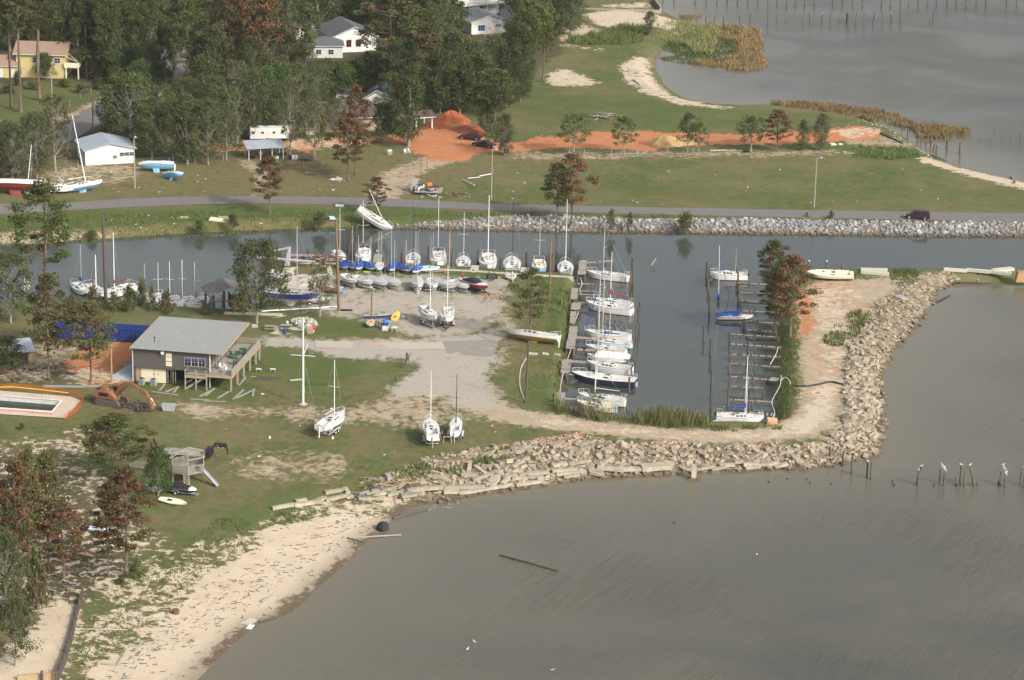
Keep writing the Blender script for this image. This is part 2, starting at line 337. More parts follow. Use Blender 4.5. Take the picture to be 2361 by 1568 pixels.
paint('sand', .7, [(1285,90),(1310,60),(1340,55),(1400,70),(1350,88),(1310,96)], warp=1.5)
paint('sand', .72, [(1430,150),(1465,126),(1500,126),(1508,170),(1550,218),(1640,240),(1720,250),(1660,253),(1560,240),(1480,215),(1430,180)], warp=1.2)
paint('mud_and_shade', .7, [(1490,120),(1520,110),(1525,190),(1560,215),(1640,238),(1560,225),(1510,190)], warp=1)
paint('sand', .75, [(1265,200),(1262,170),(1290,155),(1345,172),(1390,196),(1330,200)], warp=2)
paint('sand', .6, [(1290,100),(1390,113),(1390,118),(1290,108)], warp=.8)
paint('sand', .6, [(1380,10),(1500,5),(1500,20),(1380,18)], warp=1)
paint('dry', .6, [(1310,0),(1500,0),(1500,24),(1310,24)], warp=1)
paint('sand', .95, [(2105,350),(2140,362),(2190,379),(2245,392),(2361,419),(2460,445),(2460,460),(2361,438),(2290,418),(2195,396),(2130,378)], warp=1)
paint('lush', .5, [(1200,215),(1500,220),(1700,250),(1900,262),(1960,285),(1700,300),(1400,295),(1200,290)], warp=3)
paint('lush', .8, [(1960,345),(2100,345),(2150,380),(1960,360)], warp=2)
paint('lush', .75, [(1310,90),(1440,62),(1490,66),(1480,100),(1310,105)], warp=1)
paint('lush', .45, [(1200,420),(2361,440),(2500,480),(2300,485),(1200,465)], warp=5)
paint('litter', .85, [(-500,40),(-500,-400),(1350,-400),(1330,0),(1290,120),(1180,210),(1000,240),(560,300),(240,330),(0,420),(-500,420)], warp=3)
paint('lush', .4, [(-60,200),(230,190),(240,225),(130,262),(60,300),(-60,262)], warp=2)
paint('litter', 1, [(-60,190),(230,188),(240,225),(130,262),(60,300),(-60,262)], warp=2, mode='mul')
paint('dirt', .75, [(130,270),(240,222),(250,235),(140,285)], warp=1)
paint('dirt', .6, [(400,60),(520,60),(480,120),(350,130)], warp=3)
paint('dry', .7, [(-60,360),(560,360),(560,440),(300,455),(-60,470)], warp=4)
paint('dirt', .5, [(110,385),(320,380),(320,400),(240,430),(110,420)], warp=3)

_pw = inside_world([(-125,902),(0,911),(150,923),(122,954),(0,945),(-125,938)]); HZ = np.where(_pw, .25, HZ)
def make_terrain():
    ny, nx = GX.shape
    co = np.empty((ny*nx, 3), np.float32); co[:,0] = GX.ravel(); co[:,1] = GY.ravel(); co[:,2] = HZ.ravel()
    idx = np.arange(ny*nx).reshape(ny, nx)
    q = np.stack([idx[:-1,:-1], idx[:-1,1:], idx[1:,1:], idx[1:,:-1]], -1).reshape(-1, 4)
    keep = (HZ.ravel()[q].max(1) > -.9)
    # far outside the measured area keep every face
    q = q[keep | (np.abs(GX.ravel()[q]).max(1) > 1e12)]
    me = bpy.data.meshes.new('ground')
    me.vertices.add(ny*nx); me.vertices.foreach_set('co', co.ravel())
    me.loops.add(len(q)*4); me.loops.foreach_set('vertex_index', q.ravel().astype(np.int32))
    me.polygons.add(len(q)); me.polygons.foreach_set('loop_start', np.arange(0, len(q)*4, 4, dtype=np.int32))
    me.polygons.foreach_set('loop_total', np.full(len(q), 4, np.int32))
    me.polygons.foreach_set('use_smooth', np.ones(len(q), bool))
    me.update(calc_edges=True)
    for nm, chs in (('cover_a', CH_NAMES[:4]), ('cover_b', CH_NAMES[4:])):
        at = me.attributes.new(nm, 'FLOAT_COLOR', 'POINT')
        at.data.foreach_set('color', np.stack([CHN[c].ravel() for c in chs], -1).astype(np.float32).ravel())
    o = bpy.data.objects.new('ground', me); COL.objects.link(o); o['kind'] = 'structure'
    m = bpy.data.materials.new('ground_cover'); m.use_nodes = True; t = m.node_tree; t.nodes.clear(); N = t.nodes.new; L = t.links.new
    out = N('ShaderNodeOutputMaterial'); bs = N('ShaderNodeBsdfPrincipled'); L(bs.outputs[0], out.inputs[0])
    bs.inputs['Roughness'].default_value = .95; bs.inputs['Specular IOR Level'].default_value = .12
    tc = N('ShaderNodeTexCoord'); oc = tc.outputs['Object']
    def noise(sc, det=6, ro=.62, stretch=None, dist=0.0):
        n = N('ShaderNodeTexNoise'); n.inputs['Scale'].default_value = sc; n.inputs['Detail'].default_value = det; n.inputs['Roughness'].default_value = ro
        n.inputs['Distortion'].default_value = dist
        if stretch:
            mp = N('ShaderNodeMapping'); mp.inputs['Scale'].default_value = stretch; L(oc, mp.inputs[0]); L(mp.outputs[0], n.inputs[0])
        else: L(oc, n.inputs[0])
        return n.outputs[0]
    def rng(v, a, b, c=0, d=1):
        r = N('ShaderNodeMapRange'); r.inputs[1].default_value = a; r.inputs[2].default_value = b; r.inputs[3].default_value = c; r.inputs[4].default_value = d
        L(v, r.inputs[0]); return r.outputs[0]
    def mix(f, a, b):
        x = N('ShaderNodeMix'); x.data_type = 'RGBA'
        if isinstance(f, float): x.inputs[0].default_value = f
        else: L(f, x.inputs[0])
        for i, s_ in ((6, a), (7, b)):
            if isinstance(s_, tuple): x.inputs[i].default_value = (*s_, 1)
            else: L(s_, x.inputs[i])
        return x.outputs[2]
    def math_(op, a, b):
        x = N('ShaderNodeMath'); x.operation = op
        for i, s_ in ((0, a), (1, b)):
            if isinstance(s_, (int, float)): x.inputs[i].default_value = s_
            else: L(s_, x.inputs[i])
        return x.outputs[0]
    ch = {}
    for nm, chs in (('cover_a', CH_NAMES[:4]), ('cover_b', CH_NAMES[4:])):
        a = N('ShaderNodeAttribute'); a.attribute_name = nm; s_ = N('ShaderNodeSeparateColor'); L(a.outputs['Color'], s_.inputs[0])
        for k in range(3): ch[chs[k]] = s_.outputs[k]
        ch[chs[3]] = a.outputs['Alpha']
    big = noise(.06, 5, .6); mid = noise(.35, 6, .7, dist=.6); fine = noise(2.2, 5, .75); brk = noise(.8, 8, .72, dist=.4); brk2 = noise(.55, 8, .74, stretch=(1.3, .8, 1)); gr = noise(9, 3, .7); brk3 = noise(.22, 4, .6, dist=.5)
    def msk(c, n, soft=.16):
        # mask value pushed through noise: partial masks break up into patches
        s_ = math_('ADD', math_('MULTIPLY', ch[c], 1.25), math_('MULTIPLY', math_('SUBTRACT', math_('ADD', math_('MULTIPLY', n, .72), math_('MULTIPLY', brk3, .28)), .5), 4.6))
        s_ = math_('MINIMUM', s_, math_('MULTIPLY', ch[c], 5.0))
        return rng(s_, .6 - soft, .6 + soft)
    g1 = mix(rng(mid, .35, .65), (.098, .120, .038), (.068, .090, .027))
    g1 = mix(rng(big, .42, .6), g1, (.132, .126, .058))
    g1 = mix(math_('MULTIPLY', rng(noise(.16, 5, .7, dist=.8), .5, .64), .7), g1, (.142, .122, .066))
    dry = mix(rng(fine, .35, .65), (.168, .140, .068), (.118, .104, .046))
    base = mix(math_('MULTIPLY', msk('dry', brk2, .35), .8), g1, dry)
    base = mix(math_('MULTIPLY', rng(brk, .54, .68), .5), base, dry)
    tex = N('ShaderNodeMix'); tex.data_type = 'RGBA'; tex.blend_type = 'MULTIPLY'; tex.inputs[0].default_value = 1; L(base, tex.inputs[6]); ct = N('ShaderNodeCombineColor'); tv = rng(brk, .34, .66, .80, 1.22); tw = rng(brk2, .34, .66, .76, 1.26); L(tw, ct.inputs[0]); L(tv, ct.inputs[1]); L(tw, ct.inputs[2]); L(ct.outputs[0], tex.inputs[7]); base = tex.outputs[2]
    lush = mix(rng(fine, .35, .65), (.064, .094, .026), (.088, .122, .034))
    base = mix(math_('MULTIPLY', msk('lush', brk, .3), .85), base, lush)
    lit = mix(rng(fine, .35, .65), (.060, .050, .028), (.115, .085, .052))
    lit = mix(rng(brk2, .48, .58), lit, (.050, .062, .024))
    base = mix(msk('litter', brk, .25), base, lit)
    dirt = mix(rng(mid, .35, .65), (.43, .345, .245), (.33, .27, .19))
    dirt = mix(rng(gr, .55, .75), dirt, (.22, .17, .11))
    base = mix(msk('dirt', brk, .26), base, dirt)
    grv = mix(rng(fine, .3, .7), (.39, .355, .30), (.31, .28, .235))
    grv = mix(rng(gr, .55, .8), grv, (.44, .41, .36))
    base = mix(msk('gravel', brk2, .3), base, grv)
    clay = mix(rng(mid, .35, .65), (.43, .155, .062), (.44, .215, .112))
    clay = mix(rng(brk, .52, .7), clay, (.30, .105, .045))
    base = mix(msk('clay', brk2, .12), base, clay)
    sand = mix(rng(mid, .35, .65), (.53, .45, .345), (.46, .375, .27))
    sand = mix(rng(brk2, .60, .66), sand, (.24, .19, .13))
    base = mix(msk('sand', brk, .1), base, sand)
    mud_and_shade = mix(rng(fine, .4, .6), (.115, .085, .055), (.21, .16, .10))
    base = mix(msk('mud_and_shade', brk2, .22), base, mud_and_shade)
    # wet edge
    sx = N('ShaderNodeSeparateXYZ'); L(oc, sx.inputs[0])
    wet = rng(math_('ADD', sx.outputs[2], math_('MULTIPLY', math_('SUBTRACT', mid, .5), .3)), .02, .20, 1, 0)
    base = mix(math_('MULTIPLY', wet, .55), base, (.10, .080, .055))
    spk = N('ShaderNodeMix'); spk.data_type = 'RGBA'; spk.blend_type = 'MULTIPLY'; spk.inputs[0].default_value = 1.0
    L(base, spk.inputs[6]); cc = N('ShaderNodeCombineColor'); v = rng(gr, .25, .75, .84, 1.14)
    for k in range(3): L(v, cc.inputs[k])
    L(cc.outputs[0], spk.inputs[7]); L(spk.outputs[2], bs.inputs['Base Color'])
    b = N('ShaderNodeBump'); b.inputs['Strength'].default_value = .6; b.inputs['Distance'].default_value = .18
    L(math_('ADD', fine, math_('MULTIPLY', gr, .5)), b.inputs['Height']); L(b.outputs[0], bs.inputs['Normal'])
    me.materials.append(m)
make_terrain()

def sheet(name, pts, m, dz, z=LZ, kind='structure', world=False):
    """flat sheet from photograph outline"""
    P = pts if world else polyW(pts, z)
    s = MB(); s.add([(x, y, z + dz) for x, y in P], [tuple(range(len(P)))])
    o = s.build(name, m)
    if kind: o['kind'] = kind
    return o
def strip(name, top, bot, m, dz, z=LZ):
    a = polyW(top, z); b = polyW(bot, z); s = MB(); n = len(a)
    s.add([(x, y, z + dz) for x, y in a] + [(x, y, z + dz) for x, y in b], [(n+i, n+i+1, i+1, i) for i in range(n-1)])
    o = s.build(name, m); o['kind'] = 'structure'; return o
def dense(pts, n=6):
    """Catmull-Rom through measured points"""
    out = []
    for i in range(len(pts)-1):
        p0 = pts[max(i-1,0)]; p1 = pts[i]; p2 = pts[i+1]; p3 = pts[min(i+2,len(pts)-1)]
        for k in range(n):
            t_ = k/n
            out.append(tuple(.5*((2*p1[j])+(-p0[j]+p2[j])*t_+(2*p0[j]-5*p1[j]+4*p2[j]-p3[j])*t_*t_+(-p0[j]+3*p1[j]-3*p2[j]+p3[j])*t_**3) for j in range(2)))
    return out + [tuple(pts[-1])]
ASPH = mat('asphalt', (.165,.155,.145), .95, col2=(.125,.118,.112), vscale=.9, bump=.3, bscale=20)
strip('road', dense(ROAD_T), dense(ROAD_B), ASPH, .03)
lw = dense([tuple(G0(x, y, LZ))[:2] for x, y in LANE_C])
ls = MB(); lv = []
for i, (x, y) in enumerate(lw):
    a = lw[max(i-1,0)]; b = lw[min(i+1,len(lw)-1)]; d = Vector((b[0]-a[0], b[1]-a[1], 0)).normalized(); n_ = Vector((-d.y, d.x, 0)) * 3.3
    lv += [(x+n_.x, y+n_.y, LZ+.045), (x-n_.x, y-n_.y, LZ+.045)]
ls.add(lv, [(2*i+1, 2*i+3, 2*i+2, 2*i) for i in range(len(lw)-1)])
_o = ls.build('side_road', ASPH); _o['kind'] = 'structure'

# ------------------------------------------------------------------ water
def water_mat(name, deep, deep2, bs_, strength, rough, waves):
    m = bpy.data.materials.new(name); m.use_nodes = True; t = m.node_tree; t.nodes.clear(); N = t.nodes.new; L = t.links.new
    out = N('ShaderNodeOutputMaterial'); b = N('ShaderNodeBsdfPrincipled'); L(b.outputs[0], out.inputs[0])
    b.inputs['Roughness'].default_value = rough; b.inputs['IOR'].default_value = 1.33; b.inputs['Specular IOR Level'].default_value = .5
    tc = N('ShaderNodeTexCoord')
    n = N('ShaderNodeTexNoise'); n.inputs['Scale'].default_value = .022; n.inputs['Detail'].default_value = 6; n.inputs['Distortion'].default_value = 1.2; L(tc.outputs['Object'], n.inputs[0])
    mr = N('ShaderNodeMapRange'); mr.inputs[1].default_value = .4; mr.inputs[2].default_value = .62; L(n.outputs[0], mr.inputs[0])
    mx = N('ShaderNodeMix'); mx.data_type = 'RGBA'; mx.inputs[6].default_value = (*deep, 1); mx.inputs[7].default_value = (*deep2, 1)
    L(mr.outputs[0], mx.inputs[0])
    at = N('ShaderNodeAttribute'); at.attribute_name = 'silt'; m3 = N('ShaderNodeMix'); m3.data_type = 'RGBA'; m3.inputs[7].default_value = (.135,.120,.080,1); L(at.outputs['Fac'], m3.inputs[0]); L(mx.outputs[2], m3.inputs[6]); L(m3.outputs[2], b.inputs['Base Color'])
    mr_ = N('ShaderNodeMapping'); mr_.inputs['Rotation'].default_value = (0, 0, R(25)); L(tc.outputs['Object'], mr_.inputs[0]); mp = N('ShaderNodeMapping'); mp.inputs['Scale'].default_value = (1.0, .26, 1); L(mr_.outputs[0], mp.inputs[0])
    n1 = N('ShaderNodeTexNoise'); n1.inputs['Scale'].default_value = bs_; n1.inputs['Detail'].default_value = 3; n1.inputs['Distortion'].default_value = .4; L(mp.outputs[0], n1.inputs[0])
    n3 = N('ShaderNodeTexNoise'); n3.inputs['Scale'].default_value = bs_ * 4.5; n3.inputs['Detail'].default_value = 3; L(tc.outputs['Object'], n3.inputs[0])
    h = N('ShaderNodeMath'); h.operation = 'MULTIPLY_ADD'; L(n3.outputs[0], h.inputs[0]); h.inputs[1].default_value = .3; L(n1.outputs[0], h.inputs[2]); ho = h.outputs[0]
    if waves:
        n2 = N('ShaderNodeTexNoise'); n2.inputs['Scale'].default_value = bs_ * .28; n2.inputs['Detail'].default_value = 2; n2.inputs['Distortion'].default_value = .8
        mp2 = N('ShaderNodeMapping'); mp2.inputs['Rotation'].default_value = (0, 0, R(8)); mp2.inputs['Scale'].default_value = (1, .35, 1); L(mp.outputs[0], mp2.inputs[0]); L(mp2.outputs[0], n2.inputs[0])
        ad = N('ShaderNodeMath'); ad.operation = 'MULTIPLY_ADD'; L(n2.outputs[0], ad.inputs[0]); ad.inputs[1].default_value = waves; L(ho, ad.inputs[2]); ho = ad.outputs[0]
    bm = N('ShaderNodeBump'); bm.inputs['Strength'].default_value = strength; bm.inputs['Distance'].default_value = .25
    if waves:                                     # wind patches, calm close to the beach
        wn = N('ShaderNodeTexNoise'); wn.inputs['Scale'].default_value = .03; wn.inputs['Detail'].default_value = 3; wn.inputs['Distortion'].default_value = 1; L(tc.outputs['Object'], wn.inputs[0]); wr = N('ShaderNodeMapRange'); wr.inputs[1].default_value = .38; wr.inputs[2].default_value = .62; wr.inputs[3].default_value = strength * .35; wr.inputs[4].default_value = strength; L(wn.outputs[0], wr.inputs[0])
        wi = N('ShaderNodeMath'); wi.operation = 'MULTIPLY_ADD'; L(at.outputs['Fac'], wi.inputs[0]); wi.inputs[1].default_value = -.9; wi.inputs[2].default_value = 1; wm = N('ShaderNodeMath'); wm.operation = 'MULTIPLY'; L(wi.outputs[0], wm.inputs[0]); L(wr.outputs[0], wm.inputs[1]); L(wm.outputs[0], bm.inputs['Strength'])
    L(ho, bm.inputs['Height']); L(bm.outputs[0], b.inputs['Normal'])
    return m
BAY = water_mat('bay_water', (.064,.063,.048), (.092,.085,.060), 1.4, .95, .09, 1.3)
CAN = water_mat('canal_water', (.050,.056,.046), (.060,.064,.050), .9, .09, .05, 0)
def bay():
    xs = np.concatenate([[-9000,-3000,-800,-350], np.arange(-170, 175, 3.0), [350,800,3000,9000]]); ys = np.concatenate([[-9000,-3000,-800,-300], np.arange(-134, 345, 3.0), [600,1500,4000,9000]])
    X, Y = np.meshgrid(xs, ys); D = np.full(X.shape, 1e9)
    for sh in (SHORE_N, SHORE_S): D = np.minimum(D, dist_poly(X, Y, polyW(sh, 0.0), [p[2] for p in sh])[0])
    a = np.exp(-D / (8 + 20 * fbm(X, Y, 40, 77))); ny, nx = X.shape; v = np.stack([X, Y, X*0], -1).reshape(-1, 3); ix = np.arange(ny*nx).reshape(ny, nx)
    me = bpy.data.meshes.new('bay_water'); me.from_pydata(v.tolist(), [], np.stack([ix[:-1,:-1], ix[:-1,1:], ix[1:,1:], ix[1:,:-1]], -1).reshape(-1, 4).tolist())
    at = me.attributes.new('silt', 'FLOAT', 'POINT'); at.data.foreach_set('value', a.ravel().astype(np.float32)); me.materials.append(BAY)
    o = bpy.data.objects.new('bay_water', me); COL.objects.link(o); o['kind'] = 'structure'
bay()
CANAL = [(-900,572),(-150,566),(85,558),(225,546),(375,535),(590,524),(740,519),(893,517),(1180,524),(1770,532),(2361,539),(2700,543),(2700,640),(2590,646),(2361,641),(2240,640),(2160,640),(2060,637),(1990,640),(1862,640),(1800,650),(1790,670),
  (1806,750),(1812,800),(1808,850),(1806,900),(1808,940),(1806,984),(1762,992),(1640,994),(1540,989),(1430,983),(1300,975),(1272,960),(1275,930),(1286,880),(1292,820),(1302,760),(1310,700),(1312,655),(1180,645),(878,630),(760,618),(655,622),(652,655),(600,700),(600,732),(535,735),(400,724),(250,712),(130,706),(-100,714),(-900,724)]
_o = sheet('canal_water', CANAL, CAN, .012, 0.0)
# ------------------------------------------------------------------ trees
def leafmat(name, a, b, c, rough=.8):
    m = bpy.data.materials.new(name); m.use_nodes = True; t = m.node_tree; t.nodes.clear(); N = t.nodes.new; L = t.links.new
    out = N('ShaderNodeOutputMaterial'); bs = N('ShaderNodeBsdfPrincipled'); bs.inputs['Roughness'].default_value = rough; bs.inputs['Specular IOR Level'].default_value = .2
    tc = N('ShaderNodeTexCoord'); n = N('ShaderNodeTexNoise'); n.inputs['Scale'].default_value = .55; n.inputs['Detail'].default_value = 3; L(tc.outputs['Object'], n.inputs[0])
    mr = N('ShaderNodeMapRange'); mr.inputs[1].default_value = .38; mr.inputs[2].default_value = .62; L(n.outputs[0], mr.inputs[0])
    mx = N('ShaderNodeMix'); mx.data_type = 'RGBA'; mx.inputs[6].default_value = (*a, 1); mx.inputs[7].default_value = (*b, 1); L(mr.outputs[0], mx.inputs[0])
    g = N('ShaderNodeNewGeometry'); m2 = N('ShaderNodeMix'); m2.data_type = 'RGBA'; m2.inputs[7].default_value = (*c, 1)
    r2 = N('ShaderNodeMapRange'); r2.inputs[1].default_value = .55; r2.inputs[2].default_value = 1.0; r2.inputs[4].default_value = .8; L(g.outputs['Random Per Island'], r2.inputs[0]); L(r2.outputs[0], m2.inputs[0]); L(mx.outputs[2], m2.inputs[6])
    oi = N('ShaderNodeObjectInfo'); hs = N('ShaderNodeHueSaturation'); r3 = N('ShaderNodeMapRange'); r3.inputs[3].default_value = .78; r3.inputs[4].default_value = 1.25
    L(oi.outputs['Random'], r3.inputs[0]); L(r3.outputs[0], hs.inputs['Value']); L(m2.outputs[2], hs.inputs['Color'])
    L(hs.outputs[0], bs.inputs['Base Color'])
    tr = N('ShaderNodeBsdfTranslucent'); L(hs.outputs[0], tr.inputs[0]); ms = N('ShaderNodeMixShader'); ms.inputs[0].default_value = .28
    L(bs.outputs[0], ms.inputs[1]); L(tr.outputs[0], ms.inputs[2]); L(ms.outputs[0], out.inputs[0])
    return m
LM = {
 'pine': leafmat('pine_needles_green', (.082,.104,.032), (.054,.074,.024), (.125,.135,.045)),
 'ygreen': leafmat('pine_needles_fresh', (.095,.125,.030), (.062,.092,.024), (.14,.15,.045)),
 'rust': leafmat('pine_needles_rust', (.165,.078,.038), (.100,.055,.028), (.24,.13,.065)),
 'brown': leafmat('needles_brown_green', (.120,.088,.036), (.066,.078,.028), (.175,.110,.05)),
 'oak': leafmat('oak_leaves_grey_green', (.100,.118,.042), (.060,.075,.027), (.165,.165,.080)),
 'dark': leafmat('dark_leaves', (.058,.074,.026), (.034,.047,.017), (.105,.115,.045)),
 'bright': leafmat('bright_leaves', (.062,.115,.026), (.040,.080,.020), (.105,.150,.045)),
 'marsh': leafmat('marsh_grass_brown', (.26,.18,.08), (.17,.13,.058), (.31,.225,.115)),
 'reed': leafmat('reed_green', (.21,.215,.085), (.14,.165,.055), (.25,.22,.11)),
 'turf': leafmat('tall_grass', (.115,.155,.044), (.085,.120,.034), (.16,.17,.065)),
}
BARK = mat('bark_pine', (.17,.125,.095), .95, col2=(.09,.07,.055), vscale=3, stretch=(1,1,.3), bump=.5)
BARKP = mat('bark_pale', (.27,.25,.22), .95, col2=(.15,.13,.11), vscale=3, stretch=(1,1,.3), bump=.4)

def leaf_arrays(cs, rs, npc, size, flat, rg, droop=0.0):
    """many small quads scattered through clumps: returns vertex array"""
    cs = np.asarray(cs, float); rs = np.asarray(rs, float); n = len(cs) * npc
    ci = np.repeat(np.arange(len(cs)), npc)
    d = rg.normal(size=(n, 3)); d /= np.linalg.norm(d, axis=1)[:, None]
    rad = rg.random(n) ** .45
    p = cs[ci] + d * (rad * rs[ci])[:, None] * np.array([1, 1, flat])
    nn = rg.normal(size=(n, 3)) + np.array([0, 0, .9]) + d * .6; nn /= np.linalg.norm(nn, axis=1)[:, None]
    a = np.cross(nn, rg.normal(size=(n, 3))); a /= np.linalg.norm(a, axis=1)[:, None]; b = np.cross(nn, a)
    s1 = size * .78 * (.6 + .8 * rg.random(n))[:, None]; s2 = s1 * (.38 + .3 * rg.random(n))[:, None]
    v = np.stack([p - a*s1 - b*s2*.3, p + a*s1*.2 - b*s2, p + a*s1, p - a*s1*.1 + b*s2], 1)
    return v.reshape(-1, 3), ci
def quads_mesh(name, v, mats, mi=None):
    n = len(v) // 4; me = bpy.data.meshes.new(name); me.vertices.add(n*4); me.vertices.foreach_set('co', v.astype(np.float32).ravel())
    me.loops.add(n*4); me.loops.foreach_set('vertex_index', np.arange(n*4, dtype=np.int32))
    me.polygons.add(n); me.polygons.foreach_set('loop_start', np.arange(0, n*4, 4, dtype=np.int32)); me.polygons.foreach_set('loop_total', np.full(n, 4, np.int32))
    for m in mats: me.materials.append(m)
    if mi is not None: me.polygons.foreach_set('material_index', np.asarray(mi, np.int32))
    me.update(calc_edges=True); return me
# kind: (height, crown start fraction, crown radius, clumps, quads per clump, clump radius, leaf size, flatten, leaves, share of second leaf, bark, shape)
KINDS = {
 'pine':     (16, .42, 4.2, 46, 62, 1.25, .27, .55, ('pine','ygreen'), .35, BARK, 'pine'),
 'openpine': (16, .34, 4.8, 46, 60, 1.2, .25, .45, ('ygreen','pine'), .45, BARK, 'pine'),
 'rustpine': (16, .30, 4.0, 44, 60, 1.05, .26, .5, ('rust','brown'), .5, BARK, 'pine'),
 'mixpine':  (16, .34, 4.2, 50, 62, 1.20, .26, .55, ('brown','pine'), .35, BARK, 'pine'),
 'tallpine': (26, .66, 4.0, 40, 60, 1.30, .28, .55, ('pine','brown'), .35, BARK, 'pine'),
 'oak':      (11, .18, 4.6, 64, 56, 1.20, .22, .75, ('oak','pine'), .35, BARKP, 'oak'),
 'thin':     (11, .22, 3.2, 40, 36, 1.00, .20, .80, ('oak','brown'), .25, BARKP, 'oak'),
 'small':    (7, .30, 2.8, 30, 44, .80, .18, .70, ('oak','bright'), .35, BARKP, 'oak'),
 'wispy':    (14, .10, 3.4, 66, 52, 1.2, .22, .95, ('oak','dark'), .30, BARKP, 'tall'),
 'dense':    (12, .12, 4.6, 76, 60, 1.30, .24, .80, ('dark','pine'), .40, BARK, 'oak'),
 'green':    (9, .15, 3.2, 52, 60, 1.00, .20, .80, ('bright','pine'), .35, BARKP, 'oak'),
 'bush':     (2.6, .0, 1.7, 16, 60, .75, .15, .80, ('pine','oak'), .4, BARK, 'bush'),
 'brownbush':(2.6, .0, 1.6, 14, 46, .70, .15, .85, ('brown','oak'), .5, BARK, 'bush'),
}
NVAR = {'pine':4,'oak':3,'wispy':4,'dense':3,'rustpine':3,'mixpine':4,'bush':3}
TREE_ME = {}
def tree_meshes(kind, vi):
    if (kind, vi) in TREE_ME: return TREE_ME[(kind, vi)]
    H, cs, CR, nc, npc, cr, ls, fl, lv, sh, bk, shape = KINDS[kind]
    rg = np.random.default_rng(hash_s(kind) + vi * 7); rd = random.Random(hash_s(kind) * 3 + vi)
    lobes = [(rd.uniform(0, 6.28), rd.uniform(.72, 1.12)) for _ in range(5)]
    def env(th, u):
        r = 1.0
        for k, (ph, am) in enumerate(lobes): r *= 1 + (am - .92) * .7 * math.cos((k + 1) * (th - ph))
        if shape == 'pine': w = math.sin(math.pi * min(1, (u * .80 + .17))) ** .7
        elif shape == 'tall': w = math.sin(math.pi * min(1, u * .86 + .12)) ** .6
        elif shape == 'bush': w = math.sqrt(max(0, 1 - u * u))
        else: w = math.sqrt(max(.04, 1 - (u * 1.55 - .62) ** 2))
        return CR * w * r
    tips = []
    for k in range(nc):
        u = ((k + .5) / nc) ** .85; th = k * 2.399 + rd.uniform(-.5, .5)
        e = env(th, u); r = e * rd.uniform(.25, 1.0) ** .55
        z = H * (cs + (1 - cs) * u) + rd.uniform(-.4, .3) * (H / 12)
        if shape == 'bush': z = H * u * .85
        tips.append((math.cos(th) * max(0, r - cr * .5), math.sin(th) * max(0, r - cr * .5), min(z, H - cr * fl * .8)))
    v, ci = leaf_arrays(tips, [cr * rd.uniform(.6, 1.25) for _ in tips], int(npc*1.55), ls, fl, rg)
    cm = np.array([1 if rd.random() < sh else 0 for _ in tips])[ci]
    crown = quads_mesh('crown', v, [LM[lv[0]], LM[lv[1]]], cm)
    tb = MB(); tr = H * (.013 if shape in ('pine',) else .016)
    if shape == 'bush':
        for k in range(5):
            t_ = tips[k * 3]; tb.tube([(0,0,-.1), (t_[0]*.5, t_[1]*.5, t_[2]*.6), t_], [.05, .035, .015], 5)
    else:
        bx, by = rd.uniform(-.3, .3), rd.uniform(-.3, .3)
        top = (bx, by, H * .94); spine = [(0,0,-.3), (bx*.1, by*.1, H*.02), (bx*.3+rd.uniform(-.15,.15), by*.3, H*.33), (bx*.7, by*.7+rd.uniform(-.2,.2), H*.66), top]
        if shape == 'oak': spine = spine[:3] + [(bx*.5, by*.5, H*.6)]
        tb.tube(spine, [tr*1.5, tr*1.1, tr*.9, tr*.6, tr*.15][:len(spine)], 8)
        def on(zf):
            z = H * zf
            for a, b in zip(spine, spine[1:]):
                if a[2] <= z <= b[2]:
                    q = (z - a[2]) / (b[2] - a[2]); return (a[0]+(b[0]-a[0])*q, a[1]+(b[1]-a[1])*q, z)
            return spine[-1]
        for k, t_ in enumerate(tips):
            if rd.random() > (.75 if shape != 'tall' else .5): continue
            zf = max(cs * (.95 if shape == 'pine' else .8), t_[2] / H - (.10 if shape == 'pine' else .28)); o_ = on(min(zf, .9))
            md = (o_[0]*.45 + t_[0]*.55, o_[1]*.45 + t_[1]*.55, o_[2]*.5 + t_[2]*.5 - .2)
            tb.tube([o_, md, t_], [tr*.34, tr*.22, tr*.08], 4, cap=False)
        if shape == 'pine':                                        # dead stubs on the bare trunk
            for k in range(6):
                o_ = on(cs * rd.uniform(.5, 1)); th = rd.uniform(0, 6.28)
                tb.tube([o_, (o_[0]+math.cos(th)*1.1, o_[1]+math.sin(th)*1.1, o_[2]+.2)], [.05, .02], 4)
    trunk = tb.mesh('trunk', bk)
    TREE_ME[(kind, vi)] = (trunk, crown); return trunk, crown
def hash_s(s): return sum((i + 1) * ord(c) for i, c in enumerate(s))
TN = [0]
NAME_OF = {'pine':'pine_tree','openpine':'pine_tree','rustpine':'pine_tree','mixpine':'pine_tree','tallpine':'pine_tree','oak':'oak_tree','thin':'broadleaf_tree','small':'broadleaf_tree','wispy':'broadleaf_tree','dense':'broadleaf_tree','green':'broadleaf_tree','bush':'bush','brownbush':'bush'}
def tree(bx, by, top, w, kind, label, group=None, z=None, lean=0.0):
    H, cs, CR = KINDS[kind][:3]; p = G(bx, by, z); s = px_scale(p); rd = random.Random(int(bx * 7 + by))
    h = max(1.0, (by - top) / (s * .95)); r = max(.5, w / s / 2)
    vi = TN[0] % NVAR.get(kind, 2); TN[0] += 1
    tm, cm = tree_meshes(kind, vi); nm = NAME_OF[kind]
    o = thing(nm, p, rd.uniform(0, 6.28), label, 'bush' if nm == 'bush' else 'tree', group)
    o.scale = (r / CR, r / CR, h / H)
    if lean: o.rotation_euler = (0, R(lean), 0)
    for n_, m_ in (('trunk', tm), ('crown', cm)):
        c = bpy.data.objects.new(n_, m_); COL.objects.link(c); c.parent = o
    return o
GF = 'trees of the wood around the houses'
